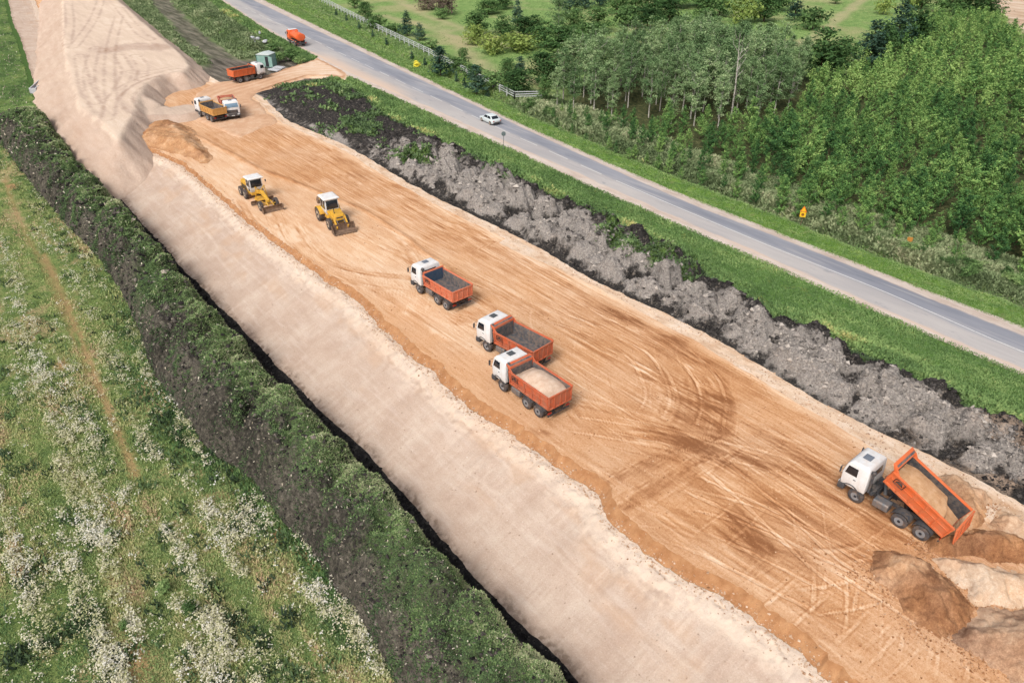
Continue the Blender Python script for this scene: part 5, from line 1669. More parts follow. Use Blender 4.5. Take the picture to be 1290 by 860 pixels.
b.build('engine_hood', M['yellow'], root, .04)
b = MB(); b.tube([(.3, 1.4, 1.6), (.3, 1.4, 2.15)], .05, 8); b.box(-.35, .35, 1.98, 2.06, .85, 1.4); b.build('exhaust', M['chassis'], root)
b = MB(); b.loft([(-.62, .62, -1.5, .1, 1.05), (-.74, .74, -1.5, .2, 1.6), (-.70, .70, -1.42, .05, 2.62)])
cab = b.build('cab', M['white'], root, .04)
rf = MB(); rf.loft([(-.84, .84, -1.62, .22, 2.63), (-.86, .86, -1.64, .24, 2.74), (-.7, .7, -1.48, .08, 2.84)]); rf.build('roof', M['white'], cab, .03)
gw([(.64, .215, 1.66), (-.64, .215, 1.66), (-.60, .085, 2.52), (.60, .085, 2.52)], 'windscreen')
gw([(-.6, -1.504, 1.66), (.6, -1.504, 1.66), (.58, -1.44, 2.52), (-.58, -1.44, 2.52)], 'rear_window')
for s_ in (-1, 1):
    for (ya, yb) in ((.05, -.62), (-.70, -1.38)):
        p = [(s_ * .744, ya, 1.60), (s_ * .744, yb, 1.60), (s_ * .712, yb, 2.52), (s_ * .712, min(ya, -.03), 2.52)]
        gw(p if s_ > 0 else p[::-1])
b = MB()
for s_ in (-1, 1):
    b.hexa([(s_ * .52, .3, 1.35), (s_ * .66, .3, 1.35), (s_ * .66, 1.9, 1.15), (s_ * .52, 1.9, 1.15), (s_ * .52, .3, 1.62), (s_ * .66, .3, 1.62), (s_ * .66, 1.9, 1.42), (s_ * .52, 1.9, 1.42)])
    b.hexa([(s_ * .52, 1.85, 1.12), (s_ * .66, 1.85, 1.12), (s_ * .66, 2.65, .35), (s_ * .52, 2.65, .35), (s_ * .52, 1.95, 1.42), (s_ * .66, 1.95, 1.42), (s_ * .66, 2.75, .6), (s_ * .52, 2.75, .6)])
b.box(-.55, .55, 1.95, 2.1, 1.05, 1.25)
b.build('loader_arm', M['yellow'], root, .01)
hy = MB()
for s_ in (-1, 1):
    hy.tube([(s_ * .38, .9, 1.0), (s_ * .4, 1.9, 1.2)], .05, 8); hy.tube([(s_ * .38, 1.7, 1.35), (s_ * .38, 2.55, .85)], .045, 8)
hy.build('hydraulic_ram', M['tank_grey'], root)
q = MB()   # open bucket
W2 = 1.16
prof = [(3.35, .05), (2.75, .04), (2.55, .18), (2.52, .55), (2.66, .90), (2.72, .92), (2.60, .55), (2.63, .22), (2.78, .10), (3.35, .09)]
q.prism(prof, -W2, W2)
for s_ in (-1, 1):
    q.prism([(3.35, .05), (2.75, .04), (2.55, .18), (2.52, .55), (2.70, .92), (2.95, .70)], s_ * W2, s_ * (W2 + .04))
for k in range(8):
    q.box(-W2 + .06 + k * .30, -W2 + .16 + k * .30, 3.33, 3.5, .045, .085)
q.build('bucket', M['bucket'], root)
b = MB()
b.box(-.5, .5, -2.45, -2.2, .6, 1.2); b.tube([(0, -2.4, 1.1), (0, -2.9, 1.75), (0, -2.75, 2.35)], .13, 8); b.tube([(.1, -2.75, 2.35), (.15, -3.2, 1.5)], .11, 8)
b.build('backhoe_boom', M['yellow'], root)
b = MB(); b.prism([(-3.0, 1.6), (-3.35, 1.9), (-3.6, 1.5), (-3.45, 1.1), (-3.1, 1.15)], -.28, .42); b.build('backhoe_bucket', M['bucket'], root, .03)

# ---- site cabin, slabs, culvert, signs, rubble
n = NT('green_sheet_cladding')
wv = n.n('ShaderNodeTexWave'); n.l(n.coords(obj=True), wv.inputs['Vector']); wv.inputs['Scale'].default_value = 3.0; wv.bands_direction = 'DIAGONAL'
n_col = n.mix(n.rng(n.noise(1.5, 5, .7, obj=True), .4, .65, 0, .6), C(136, 178, 168), C(168, 190, 182))
m_clad = n.finish(n_col, .7, n.bump(wv.outputs['Fac'], .5, .04), .3)
m_sheet = flat_mat('pale_roof_sheet', (214, 224, 222), .6, 0, .3, .3)
x, y = W(337, 83.5)
root = empty('site_cabin', (x, y, .05), R(-52))
tag(root, 'small green site cabin with a pale roof and a dark open doorway', 'cabin')
b = MB(); b.box(-1.45, 1.45, -1.3, -1.24, 0, 2.4); b.box(-1.45, -1.39, -1.24, 1.24, 0, 2.4); b.box(1.39, 1.45, -1.24, 1.24, 0, 2.4); b.box(-1.45, 1.45, 1.24, 1.3, 0, 2.4); b.box(-1.39, 1.39, -1.24, 1.24, 0, .1)
wl = b.build('wall', m_clad, root)
rf = MB(); rf.prism([(-1.5, 2.40), (1.5, 2.40), (1.5, 2.52), (0, 2.86), (-1.5, 2.52)], -1.42, 1.42, 'y'); rf.build('roof', m_sheet, root, .02)
dr = MB(); dr.box(.45, 1.2, -1.312, -1.302, .1, 2.15); dr.build('doorway', M['hub'], root)  # dark panel on the solid wall, painted shade of an open interior
d2 = MB(); d2.box(1.22, 2.05, -1.38, -1.34, .1, 2.15); d2.build('door', m_clad, root)
fr = MB()
for xx in (-1.47, 1.47):
    for yy in (-1.32, 1.32):
        fr.box(xx - .05, xx + .05, yy - .05, yy + .05, 0, 2.42)
fr.build('corner_post', flat_mat('dull_green_post', (84, 140, 132), .7), root)
for k, (px, py, sx_, sy_, rot, lb) in enumerate([(346, 89.5, 2.6, 1.2, -68, 'pale concrete slab lying closest to the front of the orange red truck'), (352, 86.5, 2.2, 1.3, -62, 'pale concrete slab lying right in front of the green cabin door')]):
    x, y = W(px, py); b = MB(); b.box(-sx_ / 2, sx_ / 2, -sy_ / 2, sy_ / 2, 0, .22)
    for q_ in (-.35, .35):
        b.tube([(q_ * sx_, 0, .22), (q_ * sx_, .0, .3), (q_ * sx_ + .12, 0, .3), (q_ * sx_ + .12, 0, .22)], .02, 5)
    o = b.build('concrete_slab', M['concrete'], None, .02, loc=(x, y, .12)); o.rotation_euler = (0.03, .02, R(rot)); tag(o, lb, 'slab', 'concrete slabs by the cabin')
x0, y0 = W(44, 116, -3.2); x1, y1 = W(56, 102, -2.8)
root = empty('culvert_headwall', ((x0 + x1) / 2, (y0 + y1) / 2, -3.35), math.atan2(y1 - y0, x1 - x0))
tag(root, 'pale concrete culvert headwall at the foot of the upper embankment', 'culvert')
L_ = math.hypot(x1 - x0, y1 - y0) / 2
b = MB(); b.box(-L_, L_, -.35, -.15, -.6, .9); b.box(-L_, L_, .75, .95, -.6, .9); b.box(-L_, -L_ + .25, -.15, .75, -.6, .9); b.box(L_ - .25, L_, -.15, .75, -.6, .9); b.build('headwall', M['concrete'], root, .02)
b = MB(); b.box(-L_ + .25, L_ - .25, -.15, .75, -.3, .55); b.build('grating', M['hatch'], root)
b = MB(); b.box(L_ + .02, L_ + .7, -.3, .5, .2, 1.0); b.build('end_block', M['concrete'], root, .03)

# road sign seen from behind
x, y = W(634.5, 188); root = empty('road_sign', (x, y, -.05), R(-35))
tag(root, 'thin grey road sign on a single post at the sandy shoulder, seen from behind', 'road sign')
b = MB(); b.tube([(0, 0, 0), (0, 0, 2.55)], .04, 8); b.build('post', flat_mat('grey_sign_post', (120, 124, 126), .6), root)
b = MB(); b.lathe([(0, -.012), (.33, -.012), (.33, .012), (0, .012)], 0, .05, 2.35, 20, 'y'); b.build('sign_plate', flat_mat('dull_grey_sign_back', (112, 128, 128), .6), root)
# yellow warning signs across the road
x, y = W(1009, 281); root = empty('warning_sign', (x, y, -.3), R(-62)); root.scale = (.8, .8, .85)
tag(root, 'bright yellow and orange warning sign on a post at the edge of the thicket', 'road sign')
b = MB(); b.tube([(0, 0, 0), (0, 0, 2.9)], .045, 8); b.build('post', flat_mat('brown_sign_post', (132, 112, 88), .7), root)
m_y = flat_mat('warning_yellow', (255, 200, 40), .5, 0, .4, .08); m_o = flat_mat('warning_orange', (250, 130, 40), .5, 0, .4, .1)
def tri(cz, r_, name, mt, yy, par):
    q = MB(); q.prism([(r_ * math.cos(a), cz + r_ * math.sin(a)) for a in (math.pi / 2, math.pi * 7 / 6, math.pi * 11 / 6)], yy, yy + .02, 'y'); return q.build(name, mt, par)
b = MB(); b.box(-.42, .42, -.09, -.06, 1.28, 2.02); b.build('yellow_plate', m_y, root)
o = tri(2.35, .56, 'triangle_plate', m_o, -.09, root); tri(2.35, .36, 'triangle_face', m_y, -.104, o)
b = MB(); b.lathe([(0, -.1), (.22, -.1), (.22, -.093), (0, -.093)], 0, 0, 1.65, 18, 'y'); b.build('dark_symbol', flat_mat('sign_symbol_brown', (150, 100, 30), .6), root)
x, y = W(1144, 309); root = empty('faded_marker', (x, y, -.3), R(-60))
tag(root, 'faded orange marker half hidden in the tall weeds in front of the thicket', 'marker')
b = MB(); b.tube([(0, 0, 0), (0, 0, 1.2)], .04, 8); b.build('post', flat_mat('marker_post', (130, 112, 90), .7), root)
b = MB(); b.box(-.28, .28, -.06, -.03, .75, 1.3); b.build('marker_plate', flat_mat('faded_orange', (200, 138, 60), .7), root)
# rubble behind the cabin
rr_ = np.random.default_rng(9)
for k in range(14):
    px, py = 322 + rr_.normal(0, 5), 50 + rr_.normal(0, 4.5)
    px -= (py - 50) * 1.0
    x, y = W(px, py, .8)
    bm = bmesh.new(); bmesh.ops.create_icosphere(bm, subdivisions=2, radius=1.0)
    sx_, sy_, sz_ = rr_.uniform(.35, .8), rr_.uniform(.3, .7), rr_.uniform(.22, .45)
    for v in bm.verts:
        q_ = 1 + .22 * float(vn(np.array(v.co.x * 1.7 + k * 9), np.array(v.co.y * 1.7 + v.co.z), 700 + k))
        f_ = 1 / max(abs(v.co.x), abs(v.co.y), abs(v.co.z)) ** .55
        v.co = Vector((v.co.x * sx_ * q_ * f_, v.co.y * sy_ * q_ * f_, v.co.z * sz_ * q_ * f_))
    me = bpy.data.meshes.new('rubble_block'); bm.to_mesh(me); bm.free(); me.materials.append(M['concrete'] if k % 3 else M['tank_grey'])
    o = link('rubble_block', me); o.location = (x, y, .35 + .3 * rr_.random()); o.rotation_euler = (rr_.normal(0, .2), rr_.normal(0, .2), rr_.uniform(0, 6))
    tag(o, 'broken grey block in the small rubble pile behind the green cabin', 'rubble', 'broken blocks behind the cabin')

# ---- rail fence along the pasture
FP = [W(*q) for q in [(352, -24), (400, 0), (470, 36), (540, 70), (595, 99), (648, 126.5)]]
FP2 = [W(648, 126.5), W(682, 125.5)]
root = empty('rail_fence', (FP[-1][0], FP[-1][1], 0)); tag(root, 'long pale rail fence with three rails running along the pasture', 'fence')
def fence_pts(P, step):
    P = np.array(P); L = np.r_[0, np.cumsum(np.hypot(*np.diff(P, axis=0).T))]
    n_ = int(L[-1] / step); t = np.linspace(0, L[-1], n_ + 1)
    return np.stack([np.interp(t, L, P[:, 0]), np.interp(t, L, P[:, 1])], 1)
for P in (FP, FP2):
    Q = fence_pts(P, 3.0); lx, ly = FP[-1]
    for (a, b_) in Q:
        q = MB(); q.box(a - lx - .07, a - lx + .07, b_ - ly - .07, b_ - ly + .07, -.4, 1.45); q.build('post', M['post_grey'], root)
    for zz in (.55, .95, 1.35):
        q = MB()
        for (a, b_), (c_, d_) in zip(Q[:-1], Q[1:]):
            tx, ty = c_ - a, d_ - b_; l_ = math.hypot(tx, ty); nx, ny = -ty / l_ * .1, tx / l_ * .1
            e_ = .03 * math.sin(a * 3 + zz * 9)
            q.hexa([(a - lx + nx, b_ - ly + ny, zz + e_), (a - lx + nx * 1.4, b_ - ly + ny * 1.4, zz + e_), (c_ - lx + nx * 1.4, d_ - ly + ny * 1.4, zz - e_), (c_ - lx + nx, d_ - ly + ny, zz - e_),
                    (a - lx + nx, b_ - ly + ny, zz + e_ + .17), (a - lx + nx * 1.4, b_ - ly + ny * 1.4, zz + e_ + .17), (c_ - lx + nx * 1.4, d_ - ly + ny * 1.4, zz - e_ + .17), (c_ - lx + nx, d_ - ly + ny, zz - e_ + .17)])
        q.build('rail', M['rail_white'], root)
# ================================================================== VEGETATION
def foliage_mat(name, stops, hue_var=.0, trans=.3, rand_amt=.25, dark=None):
    n = NT(name)
    t = n.attr('tone')
    oi = n.n('ShaderNodeObjectInfo')
    t2 = n.math('ADD', t, n.rng(oi.outputs['Random'], 0, 1, -rand_amt, rand_amt))
    col = n.ramp(t2, stops)
    return n.foliage(col, trans)


def cards(P, N, S, roll, aspect=1.0):
    """square-ish leaf cards at P facing N with half size S"""
    N = N / np.linalg.norm(N, axis=1, keepdims=True)
    ref = np.where(np.abs(N[:, 2:3]) < .9, np.array([[0, 0, 1.0]]), np.array([[1.0, 0, 0]]))
    U = np.cross(N, ref); U /= np.linalg.norm(U, axis=1, keepdims=True); V = np.cross(N, U)
    c, s = np.cos(roll)[:, None], np.sin(roll)[:, None]
    A = (U * c + V * s) * S[:, None]; B = (-U * s + V * c) * (S * aspect)[:, None]
    k = len(P)
    # pointed leaf-spray outline: kite
    vv = np.stack([P - A, P - B * .75 + A * .1, P + A, P + B * .75 + A * .1], 1).reshape(-1, 3)
    return vv, np.arange(4 * k).reshape(-1, 4)


def crown_arrays(rng, h, w, z0=.1, nbr=34, elev=(25, 60), prof=lambda t: (1 - t) ** .7, nleaf=700, leaf=.2, spread=.17, droop=0.0, top=True):
    """leaf sprays set along rising branches"""
    t = np.sort(rng.uniform(z0, .97, nbr)); az = np.arange(nbr) * 2.4 + rng.uniform(-.5, .5, nbr)
    L = np.array([prof((q - z0) / (1 - z0)) for q in t]) * w / 2 * rng.uniform(.7, 1.15, nbr)
    el = np.radians(rng.uniform(*elev, nbr))
    wt = L + .12 * w; wt = wt / wt.sum()
    b = rng.choice(nbr, nleaf, p=wt); s = rng.uniform(.12, 1.08, nleaf) ** .75
    r = L[b] * s
    x = r * np.cos(az[b]); y = r * np.sin(az[b]); z = t[b] * h + r * np.tan(el[b]) * .8 - droop * (s ** 2) * L[b]
    sp = spread * w * (.5 + .6 * s)
    P = np.stack([x, y, z], 1) + rng.normal(0, 1, (nleaf, 3)) * sp[:, None] * np.array([1, 1, .8]) * .45
    P[:, 2] = np.clip(P[:, 2], .05 * h, h * 1.03)
    N = P - np.array([0, 0, h * .3]); N = N / (np.linalg.norm(N, axis=1, keepdims=True) + 1e-6) * .7 + rng.normal(0, .55, (nleaf, 3)) + np.array([0, 0, .45])
    S = leaf * rng.uniform(.6, 1.3, nleaf)
    vv, ff = cards(P, N, S, rng.uniform(0, 6.28, nleaf), .8)
    brt = rng.uniform(-.18, .18, nbr)
    tone = np.clip(.5 + brt[b] + rng.normal(0, .12, nleaf), 0, 1)
    return vv, ff, tone


def trunk_mesh(name, h, r, mat, rng, lean=.02, limbs=0, top=.85):
    b = MB()
    pts = [(lean * h * rng.normal() * q * .6, lean * h * rng.normal() * q * .6, h * top * q) for q in np.linspace(0, 1, 6)]
    pts[0] = (0, 0, -.3)
    b.tube(pts, [r * (1.15 - .95 * q) for q in np.linspace(0, 1, 6)], 7)
    for k in range(limbs):
        i = rng.integers(2, 5); p = Vector(pts[i]); a = rng.uniform(0, 6.28); l_ = h * rng.uniform(.10, .2)
        b.tube([p, p + Vector((math.cos(a) * l_ * .6, math.sin(a) * l_ * .6, l_ * .6)), p + Vector((math.cos(a) * l_ * .8, math.sin(a) * l_ * .8, l_ * 1.2))], [r * .4, r * .25, r * .1], 5)
    return b.mesh(name, mat)


def G(r, g, b):
    m_ = .30 * r + .59 * g + .11 * b        # leaf colour, a little softened
    return C(*[min(255, (q * .80 + m_ * .20)) for q in (r, g, b)], 1.5)
fm = {
    'young': foliage_mat('young_birch_leaves', [(.0, G(36, 72, 42)), (.35, G(66, 110, 56)), (.65, G(100, 144, 66)), (1.0, G(150, 182, 92))], trans=.18, rand_amt=.26),
    'birch': foliage_mat('tall_birch_leaves', [(.0, G(66, 98, 58)), (.40, G(104, 138, 84)), (.7, G(144, 172, 112)), (1.0, G(186, 202, 148))], rand_amt=.2),
    'broad': foliage_mat('dark_broad_leaves', [(.0, G(38, 66, 36)), (.5, G(66, 102, 52)), (.8, G(98, 136, 70)), (1.0, G(128, 160, 86))], rand_amt=.3),
    'conifer': foliage_mat('blue_green_needles', [(.0, G(36, 62, 52)), (.5, G(62, 94, 74)), (1.0, G(96, 126, 98))], rand_amt=.2),
    'bush': foliage_mat('shrub_leaves', [(.0, G(56, 84, 46)), (.5, G(92, 128, 66)), (.8, G(124, 156, 86)), (1.0, G(152, 176, 104))], rand_amt=.35),
    'yellow_bush': foliage_mat('yellow_green_leaves', [(.0, G(84, 110, 50)), (.5, G(122, 146, 64)), (1.0, G(164, 178, 84))], rand_amt=.15),
    'brown_bush': foliage_mat('bronze_leaves', [(.0, G(70, 62, 54)), (.5, G(108, 92, 80)), (1.0, G(140, 122, 104))], rand_amt=.15),
    'flower_bush': foliage_mat('yellow_blossom', [(.0, G(206, 190, 40)), (.5, G(246, 228, 50)), (1.0, G(250, 240, 110))], rand_amt=.05),
}
n = NT('birch_bark'); c_ = n.mix(n.rng(n.noise(6, 4, .7, (1, 1, .35), obj=True), .52, .62), C(196, 190, 180), C(82, 77, 72)); m_birch = n.finish(c_, .85, None, .2)
m_bark = flat_mat('brown_bark', (104, 88, 72), .9, 0, .1, .5)

KINDS = {}


def kind(name, nvar, h, w, fmat, bark, trunk_r, limbs=0, **kw):
    out = []
    for v in range(nvar):
        rng = np.random.default_rng(1000 + sum(ord(ch) for ch in name) * 7 + v)
        hh = h * rng.uniform(.92, 1.08)
        vv, ff, tone_ = crown_arrays(rng, hh, w * rng.uniform(.88, 1.12), **kw)
        cr = np_mesh('crown', vv, ff, [fm[fmat]], fattr={'tone': tone_})
        tr = trunk_mesh('trunk', hh, trunk_r, bark, rng, limbs=limbs) if trunk_r else None
        out.append((cr, tr, vv, ff, tone_))
    KINDS[name] = out


kind('young', 9, 5.0, 2.9, 'young', m_bark, .04, nleaf=2000, leaf=.098, nbr=40, elev=(38, 66), prof=lambda t: min(1, (1 - t) ** .95 + .02) * (.8 + .2 * math.sin(t * 3.1)), z0=.03, spread=.085)
kind('birch', 7, 14.0, 4.7, 'birch', m_birch, .15, 5, nleaf=3600, leaf=.165, nbr=64, elev=(25, 58), prof=lambda t: max(0, math.sin(min(1, t * .97 + .10) * math.pi)) ** .6 * .95 + .05, z0=.22, spread=.13, droop=.35)
kind('broad', 6, 8.0, 6.5, 'broad', m_bark, .18, 4, nleaf=2300, leaf=.26, nbr=48, elev=(5, 45), prof=lambda t: max(.05, 1 - t * t) ** .5, z0=.12, spread=.15)
kind('conifer', 4, 6.0, 3.6, 'conifer', m_bark, .10, 0, nleaf=1700, leaf=.17, nbr=54, elev=(8, 40), prof=lambda t: max(0, 1 - t) ** .65 * .97 + .03, z0=.04, spread=.12)
kind('bush', 5, 2.6, 3.6, 'bush', m_bark, .05, 0, nleaf=800, leaf=.20, nbr=30, elev=(10, 50), prof=lambda t: max(.05, 1 - t ** 1.8) ** .6, z0=.05, spread=.18)
kind('yellow_bush', 2, 2.6, 3.8, 'yellow_bush', m_bark, .05, 0, nleaf=800, leaf=.20, nbr=30, elev=(10, 50), prof=lambda t: max(.05, 1 - t ** 1.8) ** .6, z0=.05, spread=.18)
kind('brown_bush', 2, 2.6, 3.8, 'brown_bush', m_bark, .05, 0, nleaf=800, leaf=.20, nbr=30, elev=(10, 50), prof=lambda t: max(.05, 1 - t ** 1.8) ** .6, z0=.05, spread=.18)
kind('flower_bush', 1, 1.4, 1.6, 'flower_bush', m_bark, .03, 0, nleaf=300, leaf=.16, nbr=20, elev=(10, 50), prof=lambda t: max(.05, 1 - t ** 1.8) ** .6, z0=.05, spread=.18)

TR = np.random.default_rng(4242)


def ground_z(x, y):
    x = np.asarray(x, float); y = np.asarray(y, float)
    f = field.height(x, y); v = verge_r.height(x, y)
    return np.where(x > np.interp(y, YR, b13.x), f, np.where(x > np.interp(y, YR, b12.x), v, 0.0))


def plant(name, kd, x, y, hs, ws, label, group, z=None, var=None, cat='tree'):
    V = KINDS[kd]; cr, tr = V[int(TR.integers(len(V))) if var is None else var][:2]
    z = float(ground_z(x, y)) if z is None else z
    root = empty(name, (x, y, z), float(TR.uniform(0, 6.28)))
    root.scale = (ws, ws, hs)
    o = link('crown', cr, root)
    if tr is not None:
        link('trunk', tr, root)
    return tag(root, label, cat, group)


# ---- birch grove
GROVE = [W(*q) for q in [(688, 132), (735, 143), (800, 152), (860, 160), (930, 164), (985, 146), (1008, 120), (1012, 100), (960, 84), (880, 74), (800, 84), (740, 104)]]


def poisson(poly, rmin, n_try, rng, minx=None):
    P = np.array(poly); lo, hi = P.min(0), P.max(0)
    cell = rmin; grid = {}; out = []
    X = rng.uniform(lo[0], hi[0], n_try); Y = rng.uniform(lo[1], hi[1], n_try)
    ok = inpoly(poly, X, Y)
    for x, y in zip(X[ok], Y[ok]):
        i, j = int(x // cell), int(y // cell)
        if any((x - a) ** 2 + (y - b) ** 2 < rmin * rmin for di in (-1, 0, 1) for dj in (-1, 0, 1) for a, b in grid.get((i + di, j + dj), ())):
            continue
        grid.setdefault((i, j), []).append((x, y)); out.append((x, y))
    return np.array(out)


gp = poisson(GROVE, 3.5, 9000, TR)
for x, y in gp:
    d_in = -float(sdpoly(GROVE, np.array([x]), np.array([y]))[0])
    s_ = TR.uniform(.62, .95) * (.8 + .2 * min(1, d_in / 8))
    plant('birch_tree', 'birch', x, y, s_, s_ * TR.uniform(.85, 1.15), 'tall grey green birch with a thin white trunk in the dense grove', 'tall birches of the grove')
# the bare dead birch that stands out of the grove
x, y = W(912, 150)
rng_ = np.random.default_rng(5)
b = MB(); P0 = [Vector((0, 0, -.3)), Vector((-.1, 0, 5)), Vector((-.3, .1, 9)), Vector((-.9, .1, 13.5))]
b.tube(P0, [.16, .13, .09, .03], 7)
for k in range(9):
    z = rng_.uniform(5, 11.5); a = rng_.uniform(0, 6.28); l_ = rng_.uniform(1.2, 2.4); p = Vector((-.1 - (z - 5) * .06, 0, z))
    b.tube([p, p + Vector((math.cos(a) * l_ * .6, math.sin(a) * l_ * .6, l_ * .7)), p + Vector((math.cos(a) * l_ * .8, math.sin(a) * l_ * .8, l_ * 1.4))], [.05, .035, .015], 5)
o = b.build('dead_birch_tree', m_birch, None, loc=(x + 1.2, y - .5, 0)); tag(o, 'bare dead birch with pale leafless branches rising from the grove', 'tree')

# ---- plantation of young trees: every one of the 300 nearest is a tree, the rest one mass
yp = poisson(WOOD, 2.3, 60000, TR)
dg = sdpoly(GROVE, yp[:, 0], yp[:, 1])
# no young trees where the old ones stand, thinner under the dark trees at the far edge
keep = dg > 1.5
yp = yp[keep]
u_, v_, d_ = project(yp[:, 0], yp[:, 1], 2.0)
vis = (u_ > -120) & (u_ < 1420) & (v_ > -60)
yp, d_, u_, v_ = yp[vis], d_[vis], u_[vis], v_[vis]
edge_in = -sdpoly(WOOD, yp[:, 0], yp[:, 1])
big = fbm(yp[:, 0] / 14, yp[:, 1] / 14, 3, 801)
scl = (.66 + .26 * sm(0, 6, edge_in) + .24 * big) * TR.uniform(.6, 1.3, len(yp)) * 1.06
leftpart = sm(960, 760, u_)     # lower, mixed shrubs in front of the grove
scl *= (1 - .30 * leftpart)
# near ones that really show in the frame first
signclear = (u_ > 985) & (u_ < 1032) & (v_ > 262)
yp, d_, u_, v_, edge_in, scl = [q[~signclear] for q in (yp, d_, u_, v_, edge_in, scl)]
inframe = (u_ > -5) & (u_ < 1295) & (v_ < 420)
key = np.where(inframe, d_, d_ + 1e4)
order = np.argsort(key)
near, rest = order[:295], order[295:]
for i in near:
    x, y = yp[i]
    front = edge_in[i] < 3.2
    lb = ('young leafy tree in the front row of the thicket along the road' if front else 'young bright green tree inside the dense thicket beyond the road')
    plant('young_tree', 'young', x, y, scl[i], scl[i] * TR.uniform(.9, 1.15), lb, 'front row of the young thicket' if front else 'young trees of the dense thicket')
VV, FFq, TT = [], [], []; off = 0
for i in rest:
    cr = KINDS['young'][int(TR.integers(9))]
    vv, ff, tt = cr[2], cr[3], cr[4]
    m_ = TR.random(len(ff)) < (.26 if d_[i] > 150 else .40 if d_[i] > 115 else .65)
    a = TR.uniform(0, 6.28); c, s = math.cos(a), math.sin(a); k = scl[i]
    w4 = vv.reshape(-1, 4, 3)[m_].reshape(-1, 3)
    kk = 1.0
    w4 = vv.reshape(-1, 4, 3)[m_]; cen = w4.mean(1, keepdims=True); w4 = (cen + (w4 - cen) * (1.65 if d_[i] > 150 else 1.35)).reshape(-1, 3)
    X = (w4[:, 0] * c - w4[:, 1] * s) * k * kk + yp[i, 0]; Y = (w4[:, 0] * s + w4[:, 1] * c) * k * kk + yp[i, 1]; Z = w4[:, 2] * k + float(ground_z(yp[i, 0], yp[i, 1]))
    VV.append(np.stack([X, Y, Z], 1)); nq = m_.sum(); FFq.append(np.arange(nq * 4).reshape(-1, 4) + off); off += nq * 4
    TT.append(np.clip(tt[m_] + TR.uniform(-.26, .26), 0, 1))
o = link('distant_thicket', np_mesh('distant_thicket', np.concatenate(VV), np.concatenate(FFq), [fm['young']], fattr={'tone': np.concatenate(TT)}))
tag(o, 'dense mass of young green trees reaching back to the sandy field', 'thicket', None, 'stuff')
N_REST = len(rest)

